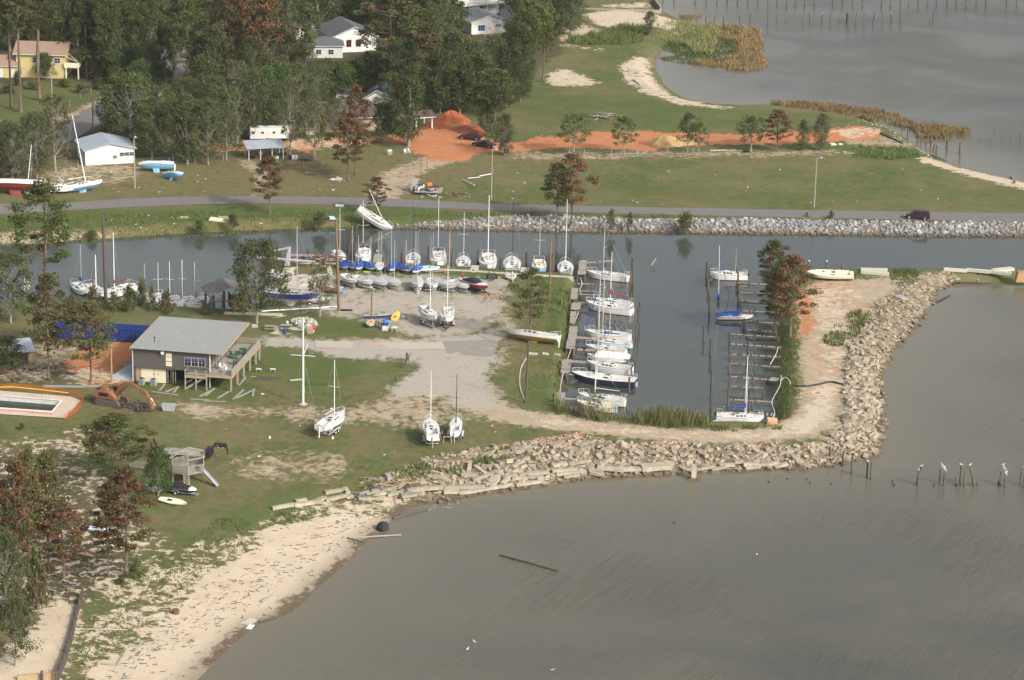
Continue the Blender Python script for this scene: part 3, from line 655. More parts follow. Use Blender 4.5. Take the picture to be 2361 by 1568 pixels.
TREES = [
 (1220,790,622,112,'openpine','open crowned green pine standing beside the beached white boat with the yellow bottom'),
 (592,745,556,150,'oak','large grey green tree with pale limbs beside the boathouse'),
 (737,731,602,82,'thin','thin pale trunked tree in front of the blue hulled sailboat on stands'),
 (105,694,423,185,'openpine','tall open pine with bright green crown at the left end of the canal'),
 (25,745,585,130,'oak','wide grey leafed oak at the left edge beside the canal'),
 (113,876,637,125,'mixpine','browning pine left of the blue dumpsters'),
 (210,880,696,145,'mixpine','green and brown pine in front of the blue dumpsters'),
 (262,1106,958,182,'mixpine','broad browning pine beside the flatbed trailer'),
 (365,1143,1030,86,'green','small bright green tree beside the wooden play deck'),
 (290,1332,1078,150,'rustpine','tallest rust brown pine on the lawn above the beach'),
 (250,1330,1115,105,'rustpine','slimmer rust brown pine left of the tallest dead pine above the beach'),
 (148,1338,1160,140,'rustpine','rust red pine leaning over the white dinghy near the beach'),
 (112,1322,1040,110,'mixpine','brown and green pine at the edge of the lower left thicket'),
 (68,1338,1035,110,'mixpine','dark pine in the lower left thicket'),
 (42,1372,1060,110,'rustpine','rust brown tree in the middle of the lower left thicket'),
 (12,1365,1110,110,'mixpine','brownish tree at the left edge of the thicket'),
 (15,1445,1225,110,'oak','grey oak with bare pale limbs at the lower left edge'),
 (85,1400,1240,90,'brownbush','brown scrub tree above the sandy lot'),
 (35,1535,1375,118,'oak','leafy oak overhanging the sandy lot at lower left'),
 (18,860,775,85,'dense','dark leafy tree over the shed left of the clay ground'),
 (1778,692,556,100,'mixpine','olive brown pine at the north end of the spit'),
 (1822,778,592,125,'rustpine','rust coloured pine with two green tiers on the spit'),
 (1788,770,630,95,'rustpine','low rust pine over the finger docks on the spit'),
 (1795,725,600,70,'green','green undergrowth tree between the rust pines of the spit'),
 (622,491,364,90,'rustpine','rust pine with an ivy covered trunk on the far bank of the canal'),
 (868,495,410,66,'rustpine','broken topped rust pine beside the capsized sailboat'),
 (1318,515,361,118,'rustpine','big rust red pine on the rocky canal bank'),
 (1284,513,380,88,'mixpine','green and brown pine touching the big rust red pine on the canal bank'),
 (803,417,275,105,'rustpine','wide rust pine with black trunk in front of the sandy yard'),
 (820,404,203,84,'rustpine','tall narrow rust pine rising over the brown ranch roof'),
 (1322,357,264,96,'small','leafy green tree left on the row along the orange clay strip'),
 (1438,357,271,78,'small','sparse tree with flat open limbs in front of the orange clay strip'),
 (1585,353,263,62,'small','upright tree in front of the tan sand pile'),
 (1611,354,284,46,'small','thin leaning tree right beside the tan sand pile tree'),
 (1732,350,270,86,'small','spreading tree left of the round rust tree on the clay strip'),
 (1791,350,257,80,'rustpine','round rust tree with a dark green top on the clay strip'),
 (1851,348,278,42,'wispy','small feathery tree right of the round rust tree'),
 (1893,347,263,52,'wispy','feathery grey tree at the right end of the clay strip row'),
 (1164,358,264,58,'wispy','feathery young tree behind the parked dark sedan'),
 (942,337,178,104,'wispy','tall grey green tree by the white lawn chair'),
 (905,320,238,55,'green','slim green tree beside the carport'),
 (1140,318,164,122,'pine','green pine beside the two parked sedans'),
 (1124,314,220,60,'wispy','thin tree left of the pine by the parked sedans'),
 (669,360,185,80,'thin','pale trunked yard tree beside the camper trailer'),
 (725,364,235,64,'thin','small pale tree on the sand between camper and rust pines'),
 (1252,190,14,100,'pine','tall spreading pine at the right end of the wood beside the beach'),
 (1217,204,8,100,'pine','tall pine just left of the beach side pine'),
 (1195,215,60,80,'dense','dark tree at the foot of the beach side pines'),
 (1290,30,-40,110,'dense','dark leafy tree above the sand bank at the top'),
 (1497,82,28,42,'wispy','pale leafed willow shrub in front of the bulkhead at the top'),
 (26,251,-40,80,'tallpine','left tall bare trunked pine before the yellow house'),
 (48,258,-25,95,'tallpine','middle tall bare trunked pine before the yellow house'),
 (90,232,-10,115,'tallpine','right tall bare trunked pine with green crown before the yellow house'),
 (105,182,124,58,'green','round green tree against the yellow house wall'),
 (40,198,163,34,'bush','round shrub by the door of the yellow house'),
 (300,345,172,150,'oak','broad oak covering the bend of the side road'),
 (432,222,8,112,'pine','tall pine by the white picket fence'),
 (617,228,-15,118,'rustpine','large rust brown pine high in the middle of the wood'),
 (706,222,28,80,'pine','slender pine in front of the white gabled houses'),
 (898,196,-25,165,'mixpine','huge dark brownish pine right of the white gabled house'),
 (30,424,285,115,'oak','grey oak at the left edge behind the beached red boat'),
 (85,412,262,105,'oak','grey green oak behind the leaning mast of the beached boat'),
 (128,395,222,90,'thin','sparse tree on the verge of the side road'),
 (8,405,300,80,'dense','dark tree at the far left behind the beached boats'),
]
for a in TREES: tree(*a[:5], a[5])
FOREST = [(x, 168 + (i * 37) % 20, -30 + (i * 53) % 45, 62 + (i * 29) % 28, ('dense','wispy','pine','wispy','tallpine')[i % 5]) for i, x in enumerate(range(135, 356, 16))]
FOREST += [(x, 100 + (i * 31) % 22, -70 + (i * 43) % 40, 72 + (i * 23) % 25, ('pine','dense','wispy')[i % 3]) for i, x in enumerate(range(-30, 380, 26))]
FOREST += [(468,190,30,90,'wispy'),(500,232,62,80,'wispy'),(530,215,20,86,'mixpine'),(560,205,-10,100,'rustpine'),(585,250,90,80,'wispy'),(540,262,140,80,'thin'),(470,262,130,84,'wispy'),(500,300,180,90,'oak'),(425,290,180,90,'oak'),
 (370,330,200,90,'oak'),(350,368,250,84,'wispy'),(398,372,235,84,'oak'),(432,378,222,84,'wispy'),(480,380,232,84,'oak'),(522,370,205,84,'wispy'),(548,340,180,92,'thin'),(585,318,165,84,'wispy'),(610,300,160,70,'green'),(640,285,148,84,'green'),
 (640,215,60,84,'wispy'),(665,150,-20,80,'wispy'),(735,85,-50,90,'wispy'),(690,65,-80,90,'wispy'),(780,60,-60,90,'green'),(830,50,-60,90,'dense'),(755,232,138,84,'wispy'),(790,235,150,76,'green'),(730,250,150,70,'oak'),(688,262,150,70,'wispy'),(830,205,140,80,'green'),
 (860,215,120,84,'dense'),(925,232,96,92,'dense'),(960,262,150,92,'dense'),(985,235,60,100,'mixpine'),(1015,262,120,100,'dense'),(1045,235,80,96,'dense'),(1060,262,140,84,'wispy'),(1085,225,95,96,'wispy'),(1105,262,120,96,'dense'),(1150,212,88,100,'wispy'),
 (1165,250,110,90,'dense'),(1190,175,90,80,'wispy'),(960,180,20,96,'pine'),(1010,170,-10,90,'wispy'),(1042,120,0,80,'pine'),(1000,100,-50,90,'green'),(950,90,-60,100,'mixpine'),(1048,90,10,50,'green'),(1180,120,50,60,'dense'),(1210,80,-10,70,'dense'),(1240,60,-30,90,'dense'),
 (400,75,-50,90,'wispy'),(440,110,-30,90,'mixpine'),(480,90,-60,100,'wispy'),(520,110,-40,90,'rustpine'),(560,100,-60,90,'pine'),(600,120,-50,90,'rustpine'),(640,100,-60,90,'wispy'),(380,200,60,60,'dense'),(345,205,100,70,'dense'),(320,225,140,60,'green'),
 (240,185,120,50,'dense'),(270,195,120,60,'green'),(300,190,110,60,'dense'),(455,190,60,70,'thin'),(410,250,180,70,'green'),(255,330,215,70,'oak'),(285,315,185,80,'dense'),(905,262,170,70,'dense'),(870,262,222,30,'green'),(1200,235,150,60,'green')]
_k = ('dense','wispy','pine','mixpine','green','wispy')
for j, (by, ty) in enumerate(((78,-70),(45,-110),(12,-140),(-25,-170),(-70,-190),(-120,-230))):
    for i, x in enumerate(range(640 + 13*j, 1340 - 30*(j % 2), 52)):
        if j < 2 and (1000 < x < 1190 or 690 < x < 850): continue
        if j == 2 and 1040 < x < 1180: continue
        FOREST.append((x, by + (i*29) % 17, ty + (i*41) % 50, 78 + (i*17) % 24, _k[(i + j) % 6]))
for j, by in enumerate((60,20,-30,-90,-150)):
    for i, x in enumerate(range(-60 + 11*j, 640, 48)): FOREST.append((x, by + (i*29) % 17, by - 150 + (i*41) % 40, 80 + (i*17) % 24, _k[(i*2 + j) % 6]))
FOREST += [(770,314,228,66,'oak'),(712,318,205,66,'oak'),(878,320,240,48,'green'),(640,318,215,60,'oak')]
FOREST = [f for f in FOREST if not (f[0] - f[3]*.3 < 170 and f[0] + f[3]*.3 > 10 and 175 < f[1] < 215)]
KL = {'dense':'dark leafy tree','wispy':'thin pale trunked tree','pine':'green pine','tallpine':'tall bare trunked pine','mixpine':'brownish pine','rustpine':'rust coloured pine','oak':'grey green oak','thin':'half bare tree','green':'fresh green tree'}
for i, f in enumerate(FOREST):
    f = (f[0], f[1], f[2], f[3] * 1.14, 'oak' if (f[4] == 'wispy' and i % 5 < 3) else f[4])
    tree(*f, KL[f[4]] + ' standing in the wood around the houses', GF)
for (x, y, tp, w, k, l) in [
  (150,200,180,46,'bush','dark hedge right of the yellow house'),(185,214,192,44,'brownbush','brown scrub on the yellow house lawn'),(75,205,188,50,'bush','low hedge in front of the yellow house'),(228,205,178,50,'bush','big shrub by the yellow steps'),(20,215,196,50,'bush','hedge at the left edge before the yellow wing'),
  (212,553,528,40,'bush','dark bush on the far canal bank above the tall wooden pole'),(460,533,503,40,'bush','round bush by the rubbish sheets on the far canal bank'),(537,521,492,34,'bush','leafy bush left of the ivy covered pine'),
  (738,518,484,56,'bush','wide bush on the far bank left of the capsized sailboat'),(1410,524,478,30,'brownbush','tall sparse bush on the grey riprap'),(1453,522,486,26,'brownbush','sparse weed bush on the riprap slope'),(1580,527,488,58,'bush','big green bush on the grey riprap opposite the basin'),
  (1916,504,485,18,'bush','small bush at the road edge'),(1860,500,494,12,'brownbush','tiny bush at the road edge left of the other'),(215,716,655,52,'brownbush','brown scrub along the near canal bank left of the tall dark pole'),(262,716,668,44,'brownbush','brown scrub just right of the tall dark pole'),
  (298,718,652,44,'bush','tall green scrub between the moored boats'),(328,704,640,36,'bush','bright leaning shrub over the moored boats'),(350,716,650,30,'brownbush','thin scrub beside the red sail cover'),(385,720,668,52,'brownbush','dense scrub before the right hand moored boats'),
  (165,712,676,40,'brownbush','low scrub at the left of the moored boats'),(470,724,690,26,'brownbush','dry weeds before the last moored boat'),(1370,962,900,48,'thin','small dead leafed tree growing before the yellow hulled boat'),
  (1335,958,935,26,'brownbush','weeds at the corner of the boat basin'),(50,990,974,22,'bush','small bush on the lawn below the pool'),(490,712,668,20,'bush','vine on the boathouse post'),(312,1330,1290,60,'bush','low green bush under the dead pines'),
  (280,1345,1325,30,'bush','little bush beside the dead pine trunks')]:
    tree(x, y, tp, w, k, l)
# cabbage palm
def palm(bx, by, top, w, label):
    p = G(bx, by); s = px_scale(p); h = (by - top) / s / .95; o = thing('palm_tree', p, 0, label, 'palm')
    MB().tube([(0,0,-.2),(0,0,h*.45),(.1,0,h*.8)], [.22,.2,.18], 8).build('trunk', BARK, o)
    m = MB(); rd = random.Random(3)
    for k in range(46):
        th = rd.uniform(0, 6.28); el = rd.uniform(-.5, 1.2); L_ = w / s / 2 * rd.uniform(.8, 1.1); d = Vector((math.cos(th), math.sin(th), 0)); sd = Vector((-d.y, d.x, 0)) * .28
        a = Vector((.1, 0, h*.8)); b = a + d * L_ * .55 + Vector((0,0,L_*.55*math.sin(el))); c = a + d * L_ + Vector((0,0,L_*.7*math.sin(el) - .5))
        m.add([a, b+sd, c, b-sd], [(0,1,2,3)])
    m.build('crown', LM['pine'], o)
palm(200, 180, 118, 46, 'cabbage palm beside the yellow steps')

# ------------------------------------------------------------------ grass stands (nobody could count the blades)
def blades(name, label, polys, leaf, dens, h, w, kind='stuff', cat='grass', seed=1, z=None, hvar=.5):
    rg = np.random.default_rng(seed); V = []
    for pl in polys:
        P = polyW(pl, LZ if z is None else z); xs = [p[0] for p in P]; ys = [p[1] for p in P]
        A = (max(xs)-min(xs)) * (max(ys)-min(ys)); n = int(A * dens)
        X = rg.uniform(min(xs), max(xs), n); Y = rg.uniform(min(ys), max(ys), n)
        wx = X + (fbm(X, Y, 3, 61) - .5) * 3; wy = Y + (fbm(X, Y, 3, 62) - .5) * 4
        k = inpoly(wx, wy, P) & (fbm(X, Y, 2.2, seed + 5, 2) > rg.uniform(.2, .6, n)); X = X[k]; Y = Y[k]
        for x, y in zip(X, Y): V.append((x, y, max(hz(x, y), -.05) if z is None else z))
    V = np.array(V); n = len(V); hh = h * (1 - hvar + hvar * 1.6 * rg.random(n)) * (.6 + .8 * fbm(V[:,0], V[:,1], 4, seed + 9, 2)); th = rg.uniform(0, 3.14, n)
    d = np.stack([np.cos(th), np.sin(th), np.zeros(n)], 1) * (w * (.6 + .8 * rg.random(n)))[:, None]
    ln = np.stack([rg.normal(0, .22, n) * hh, rg.normal(0, .22, n) * hh, hh], 1)
    q = np.stack([V - d*.5, V + d*.5, V + ln + d*.35, V + ln - d*.35], 1).reshape(-1, 3)
    o = bpy.data.objects.new(name, quads_mesh(name, q, [LM[leaf]])); COL.objects.link(o)
    tag(o, label, cat, kind=kind); return o
blades('marsh_grass', 'brown marsh grass standing in the shallow bay behind the lawn', [[(1770,236),(1850,238),(1920,243),(1990,252),(2060,262),(2100,280),(2105,288),(2170,291),(2230,298),(2242,308),(2210,318),(2160,322),(2120,318),(2100,300),(2050,290),(1985,275),(1900,262),(1800,250)]], 'marsh', 20, .85, .12, seed=3, z=0.0)
blades('marsh_grass', 'golden brown marsh grass on the right half of the marsh island', [[(1630,62),(1700,60),(1755,72),(1762,110),(1764,160),(1700,164),(1630,152),(1590,146),(1620,140),(1690,130),(1700,100),(1640,85)],[(1560,36),(1620,38),(1600,46),(1570,44)]], 'marsh', 16, .7, .13, seed=4, z=0.0)
blades('marsh_reeds', 'pale green reeds on the marsh island', [[(1510,80),(1540,60),(1590,58),(1655,60),(1650,100),(1640,130),(1600,122),(1580,105),(1530,100),(1505,96)]], 'reed', 14, 1.3, .13, seed=5, z=0.0)
blades('marsh_grass', 'low green marsh grass on the shore side of the marsh island', [[(1505,75),(1700,62),(1700,140),(1600,150),(1560,145),(1520,135),(1560,125),(1500,110)]], 'turf', 14, .35, .16, seed=6, z=0.0)
blades('tall_grass', 'tall green grass between the sand bank and the upper lawn', [[(1310,88),(1370,78),(1440,60),(1490,64),(1480,98),(1440,106),(1315,102)]], 'turf', 20, .9, .12, seed=7)
blades('tall_grass', 'tall grass at the tip of the lawn by the bay beach', [[(1960,342),(2010,338),(2095,342),(2135,360),(2060,372),(1960,358)]], 'turf', 20, .6, .12, seed=8)
blades('reeds', 'tall reeds along the south bulkhead of the basin', [[(1340,958),(1500,968),(1640,982),(1640,992),(1500,985),(1340,972)],[(1440,950),(1640,975),(1640,985),(1480,975)],[(1280,925),(1300,925),(1340,958),(1330,966),(1280,950)]], 'reed', 22, 1.7, .09, seed=9)
blades('tall_grass', 'tall yellow green grass on the west bank of the basin', [[(1296,665),(1326,660),(1318,760),(1300,830),(1292,925),(1275,930),(1286,830),(1296,740)]], 'reed', 20, .7, .1, seed=10)
blades('tall_grass', 'green weeds on the east bank of the basin under the pines', [[(1796,690),(1835,705),(1842,800),(1842,900),(1830,940),(1800,975),(1792,900),(1800,850),(1812,780)]], 'turf', 8, .4, .12, seed=11)
blades('weeds', 'green weeds growing between the rubble of the spit', [[(1945,735),(1990,712),(2006,722),(1985,770),(1940,800),(1900,790),(1905,772)],[(2060,622),(2110,620),(2110,648),(2085,668),(2050,640)],[(1640,985),(1800,980),(1800,990),(1640,996)]], 'turf', 18, .4, .14, seed=12)
blades('weeds', 'green weeds growing through the broken concrete above the bay', [[(920,1085),(960,1070),(1080,1072),(1075,1095),(990,1108),(910,1105)],[(1090,1060),(1180,1035),(1180,1060),(1120,1075),(1080,1078)],[(1180,1045),(1260,1045),(1240,1062),(1180,1062)],[(620,1180),(700,1175),(700,1195),(630,1195)]], 'turf', 20, .5, .13, seed=13)
blades('bank_grass', 'rough grass along the far bank of the canal', [[(-20,505),(400,488),(700,484),(900,492),(1180,489),(1500,497),(1770,504),(2361,515),(2361,519),(1770,508),(1180,500),(880,508),(560,528),(300,540),(-20,555)]], 'turf', 9, .3, .12, seed=14)
blades('beach_grass', 'green beach grass and weeds above the sandy shore', [[(200,1440),(240,1370),(340,1290),(420,1270),(470,1210),(560,1190),(600,1215),(520,1290),(430,1350),(330,1390),(250,1480),(180,1540),(150,1600),(140,1560)]], 'turf', 8, .22, .13, seed=15)
blades('lawn_grass', 'rough lawn grass around the basin track', [[(1170,800),(1290,800),(1290,950),(1200,930)],[(1180,640),(1300,650),(1290,800),(1180,780)]], 'turf', 7, .16, .12, seed=16)
# ------------------------------------------------------------------ boats
WHITE = mat('gelcoat_white', (.66,.655,.63), .35, var=.14, vscale=1.2, spec=.5)
DECKW = mat('deck_white', (.58,.575,.55), .6, var=.22, vscale=2.5)
CREAM = mat('gelcoat_cream', (.72,.66,.50), .5, var=.2, vscale=1.5)
GREYW = mat('gelcoat_chalky', (.60,.60,.58), .7, var=.25, vscale=2)
NAVY = mat('hull_navy', (.018,.022,.050), .3, spec=.6)
ROYAL = mat('hull_royal_blue', (.030,.045,.22), .3, spec=.5)
MAROON = mat('hull_maroon', (.17,.018,.030), .35, spec=.5)
AQUA = mat('hull_pale_blue', (.42,.62,.70), .4, var=.1)
LBLUE = mat('hull_blue', (.17,.36,.52), .45, var=.15)
BOTB = mat('bottom_blue', (.085,.20,.30), .7, var=.3, vscale=2)
BOTR = mat('bottom_red', (.20,.045,.035), .7, var=.3, vscale=2)
BOTK = mat('bottom_dark', (.035,.04,.045), .7)
BOTY = mat('bottom_mustard', (.42,.34,.10), .7, var=.25)
TARPB = mat('tarp_blue', (.020,.075,.32), .7, var=.25, vscale=2.5, bump=.5, bscale=3)
TARPN = mat('canvas_navy', (.022,.030,.065), .8, bump=.4, bscale=4)
TARPR = mat('canvas_red', (.36,.040,.045), .75, var=.2, bump=.4, bscale=4)
TARPG = mat('canvas_grey', (.42,.42,.43), .85, var=.2, vscale=2, bump=.4, bscale=3)
TARPK = mat('canvas_black', (.02,.02,.025), .85, bump=.5, bscale=4)
TARPW = mat('canvas_cream', (.74,.70,.58), .8, var=.12, bump=.5, bscale=3)
ALU = mat('aluminium', (.62,.62,.62), .4, .35, var=.1)
ALUW = mat('mast_white', (.68,.68,.68), .4, var=.05)
MASTK = mat('mast_black', (.03,.03,.035), .4)
MASTB = mat('mast_tan', (.30,.18,.09), .5)
HATCH = mat('hatch_smoked', (.09,.085,.08), .4)
WIN = mat('window_dark', (.015,.018,.022), .15, spec=.7)
WIRE = mat('rigging_wire', (.35,.35,.35), .4, .5)
RAILM = mat('toe_rail', (.20,.18,.16), .6)
TEAK = mat('teak', (.24,.13,.06), .7, var=.3)
RUST = mat('rusty_steel', (.16,.08,.05), .8, var=.4, vscale=5)
GALV = mat('galvanised', (.42,.43,.44), .55, .3, var=.3, vscale=4)
RUBB = mat('tyre_rubber', (.025,.025,.027), .85)
BLKM = mat('black_paint', (.02,.02,.022), .5)
GREENC = mat('cockpit_green', (.02,.10,.055), .7)
REDP = mat('red_plastic', (.55,.03,.03), .5)
YELP = mat('yellow_gelcoat', (.66,.50,.10), .5, var=.15)
TAND = mat('tan_deck', (.60,.42,.24), .6, var=.15)

def hull_rings(L, B, fb, dr, tr=.72, n=13, sheer=.30, full=.55, wl=.13):
    """sections from stern (x=-L/2) to bow: each is a row of points port sheer -> keel -> starboard sheer"""
    rings = []
    for i in range(n):
        t = i / (n - 1); x = -L/2 + L * t
        hb = B/2 * (tr + (1-tr) * math.sin(min(1, t/.5) * math.pi/2)) if t < .5 else B/2 * max(.012, math.cos(((t-.5)/.5) ** 1.35 * math.pi/2) ** .85)
        sh = fb * (1 + sheer * (t-.35)**2 * 2.2)
        d = dr * math.sin(math.pi * min(1, max(0.02, (t*1.02+.04)))) ** .6
        ov = 0
        if t > .8: ov = (t - .8) / .2
        zk = -d * (1 - ov) + (sh * .55) * ov ** 1.5
        wb_ = hb * (.93 - .45 * ov)
        xs = x
        zw = max(wl, zk + .02 * (1 + 4*ov))
        zb = zk + (zw - zk) * .35
        half = [(xs, hb, sh), (xs, hb*.985, sh*.6 + zw*.4), (xs, wb_, zw), (xs, wb_*full, zb), (xs, .02, zk)]
        rings.append(half + [(p[0], -p[1], p[2]) for p in half[-2::-1]])
    return rings
def make_hull(L, B, fb, dr, top, bottom, parent, stripe=None, **k):
    rg = hull_rings(L, B, fb, dr, **k); m = MB(); n = len(rg[0])
    vs = [p for r in rg for p in r]; fs = []; mi = []
    for i in range(len(rg) - 1):
        for j in range(n - 1):
            fs.append((i*n+j, (i+1)*n+j, (i+1)*n+j+1, i*n+j+1)); mi.append(0 if j in (0, 1, n-2, n-3) else 1)
    o = len(m.v); m.v += vs; m.f += fs; m.m += mi
    m.f.append(tuple(range(n))); m.m.append(0)
    # rub rail
    for sgn in (0, n-1):
        m.tube([Vector(r[sgn]) + Vector((0,0,.01)) for r in rg], .03, 4, 2)
    h = m.build('hull', [top, bottom, stripe or RAILM], parent, smooth=False)
    return h, rg
def deck_mesh(rg, mt, parent, camber=.07, cockpit=None):
    """deck surface a little inside the sheer; cockpit=(x0,x1,w,depth) leaves a real well"""
    m = MB(); xs = [r[0][0] for r in rg]
    def at(x):
        for a, b in zip(rg, rg[1:]):
            if a[0][0] <= x <= b[0][0] + 1e-6:
                q = (x - a[0][0]) / (b[0][0] - a[0][0]); return (a[0][1]*(1-q)+b[0][1]*q, a[0][2]*(1-q)+b[0][2]*q)
        return rg[-1][0][1], rg[-1][0][2]
    X = sorted(set([round(x, 4) for x in xs] + ([round(cockpit[0], 4), round(cockpit[1], 4)] if cockpit else [])))
    for a, b in zip(X, X[1:]):
        ha, za = at(a); hb_, zb = at(b)
        if cockpit and a >= cockpit[0] - 1e-3 and b <= cockpit[1] + 1e-3:
            w = cockpit[2]/2; wa, wb = min(w, ha*.8), min(w, hb_*.8); d = cockpit[3]
            for s_ in (1, -1):
                f = (0,1,2,3) if s_ > 0 else (3,2,1,0)
                m.add([(a, ha*s_, za), (a, wa*s_, za+camber), (b, wb*s_, zb+camber), (b, hb_*s_, zb)], [f])
                m.add([(a, wa*s_, za+camber), (a, wa*s_, za-d*.45), (b, wb*s_, zb-d*.45), (b, wb*s_, zb+camber)], [f])
                m.add([(a, wa*s_, za-d*.45), (a, wa*.5*s_, za-d*.45), (b, wb*.5*s_, zb-d*.45), (b, wb*s_, zb-d*.45)], [f])
                m.add([(a, wa*.5*s_, za-d*.45), (a, wa*.5*s_, za-d), (b, wb*.5*s_, zb-d), (b, wb*.5*s_, zb-d*.45)], [f])
            m.add([(a, wa*.5, za-d), (a, -wa*.5, za-d), (b, -wb*.5, zb-d), (b, wb*.5, zb-d)], [(0,1,2,3)])
            for (x, h_, z, w_) in ((a, ha, za, wa), (b, hb_, zb, wb)):
                if abs(x - cockpit[0]) < 1e-2 or abs(x - cockpit[1]) < 1e-2:
                    m.add([(x, w_, z+camber), (x, -w_, z+camber), (x, -w_, z-d), (x, w_, z-d)], [(0,1,2,3)])
        else:
            m.add([(a, ha, za), (a, 0, za+camber), (a, -ha, za), (b, -hb_, zb), (b, 0, zb+camber), (b, hb_, zb)], [(0,1,4,5), (1,2,3,4)])
    return m.build('deck', mt, parent), at
def cabin(at, x0, x1, w, h, mt, parent, wins=3, fwd=.5):
    """trunk cabin: sloping front, windows along both sides"""
    _, z0 = at(x0); _, z1 = at(x1); L = x1 - x0; z0 -= .04; z1 -= .04
    rings = []
    for x, ww, zz, hh in ((x0, w, z0, h), (x0 + L*.5, w*.98, (z0+z1)/2, h*1.0), (x0 + L*.78, w*.80, z0*.2+z1*.8, h*.82), (x1, w*.42, z1, .06)):
        hw = ww/2; rings.append([(x, hw, zz), (x, hw*.86, zz+hh), (x, 0, zz+hh+.05), (x, -hw*.86, zz+hh), (x, -hw, zz)])
    m = MB(); m.loft(rings); m.box((x0 + L*.14, 0, z0 + h + .06), (L*.20, w*.36, .05), mi=1); m.box((x0 + L*.66, 0, (z0+z1)/2 + h*.93 + .04), (L*.12, w*.3, .06), mi=1)
    c = m.build('cabin', [mt, HATCH], parent)
    n = wins
    for s_ in (1, -1):
        for k in range(n):
            a = .08 + .62 * k / n; b = a + .62 / n * .76
            def pt(u, v):
                i = 0 if u < .5 else 1; us = ((0,.5),(.5,.78))[i]; q = (u-us[0])/(us[1]-us[0]); A, B_ = rings[i], rings[i+1]
                lo = Vector(A[0]).lerp(Vector(B_[0]), q); hi = Vector(A[1]).lerp(Vector(B_[1]), q); p = lo.lerp(hi, v); return Vector((p.x, (p.y + .012) * s_, p.z))
            f = (0,1,2,3) if s_ > 0 else (3,2,1,0)
            wb = MB(); wb.add([pt(a, .26), pt(b, .26), pt(b, .86), pt(a, .86)], [f]); wb.build('window', WIN, c)
    wb = MB(); wb.box((x0 - .012, 0, z0 + h*.45), (.02, w*.26, h*.8)); wb.build('companionway', WIN, c)
    return c
def rails(at, L, parent, bow=True, stern=True):
    for nm, ok, xs in (('pulpit', bow, (.30, .40, .485)), ('stern_rail', stern, (-.49, -.44, -.38))):
        if not ok: continue
        m = MB(); top = []
        for s_ in (1, -1):
            pts = []
            for f in xs:
                h_, z = at(L*f); a = Vector((L*f, h_*.9*s_, z)); b = a + Vector((0,0,.62)); m.tube([a, b], .022, 4); pts.append(b)
            m.tube(pts, .022, 4); top.append(pts[-1] if nm == 'pulpit' else pts[0])
        m.tube(top, .022, 4); m.build(nm, ALU, parent)
def rig(parent, x, z, H, mt, L, B, boom=None, cover=None, spr=1, blen=.38, r=.065, fore=True, furl=None, backstay=True, droop=0.0, bz=.95, lean=0.0):
    m = MB(); top = Vector((x + lean, 0, z + H)); m.tube([(x,0,z), (x + lean*.5,0,z+H*.5), top], [r, r*.95, r*.75], 6); mo = m.build('mast', mt, parent)
    if spr:
        s = MB(); hs = [z + H*.52] if spr == 1 else [z+H*.36, z+H*.68]
        for h_ in hs:
            w = B * .36; xx = x + lean * (h_-z)/H; s.tube([(xx-.15, w, h_+.05), (xx, 0, h_), (xx-.15, -w, h_+.05)], .026, 5)
        s.build('spreader', mt, mo)
    w = MB()
    for s_ in (1, -1):
        if spr:
            for h_ in hs[-1:]: w.tube([(x-.1, s_*B*.44, z-.2), (x-.15 + lean*.5, s_*B*.36, h_+.05), top], .010, 3, cap=False)
        else: w.tube([(x-.1, s_*B*.44, z-.2), top], .010, 3, cap=False)
    if fore: w.tube([(L*.48, 0, z-.3), top], .010 if not furl else .012, 3, cap=False)
    if backstay: w.tube([(-L*.49, 0, z-.4), top], .010, 3, cap=False)
    w.build('rigging', WIRE, parent)
    if furl:
        f = MB(); a = Vector((L*.47, 0, z-.1)); f.tube([a.lerp(top, .03), a.lerp(top, .4), a.lerp(top, .9)], [.09, .08, .04], 6); f.build('furled_jib', furl, parent)
    if boom:
        bl = L * blen; b = MB(); a = Vector((x-.08, 0, z+bz)); e = Vector((x-bl, 0, z+bz+droop)); b.tube([a, e], .05, 6); bo = b.build('boom', mt if mt is not MASTK else MASTK, parent)
        if cover:
            c = MB(); n = 7; pts = []; rs = []
            for k in range(n):
                q = k/(n-1); p = a.lerp(e, q*.96); p.z += .10 * (1-q); pts.append(p); rs.append(.17 - .09*q)
            c.tube(pts, rs, 8); c.tube([a + Vector((.05,0,.0)), a + Vector((.05,0,.75))], [.16, .09], 8); c.build('sail_cover', cover, bo)
    return mo
def outboard(x, y, z, parent, mt=None):
    m = MB(); m.box((x-.18, y, z+.28), (.34, .26, .34)); m.box((x-.14, y, z-.18), (.16, .12, .7)); m.box((x-.16, y, z-.5), (.4, .06, .05)); m.build('outboard_motor', mt or BLKM, parent)
def keel(L, dr, parent, mt, depth=1.2, cx=0.0, ch=.2):
    m = MB(); c = L*ch
    m.loft([[(cx-c*.5, 0, -dr*.7), (cx, .09, -dr*.7), (cx+c*.5, 0, -dr*.7), (cx, -.09, -dr*.7)], [(cx-c*.55, 0, -dr-depth), (cx-c*.1, .08, -dr-depth), (cx+c*.2, 0, -dr-depth), (cx-c*.1, -.08, -dr-depth)]])
    m.build('keel', mt, parent)
def rudder(L, fb, parent, mt, d=.9):
    m = MB(); m.box((-L/2-.14, 0, fb*.35 - d*.4), (.26, .05, fb*.7 + d)); m.bar((-L/2-.1, 0, fb+.12), (-L/2+.9, 0, fb+.28), .05, .05); m.build('rudder', mt, parent)

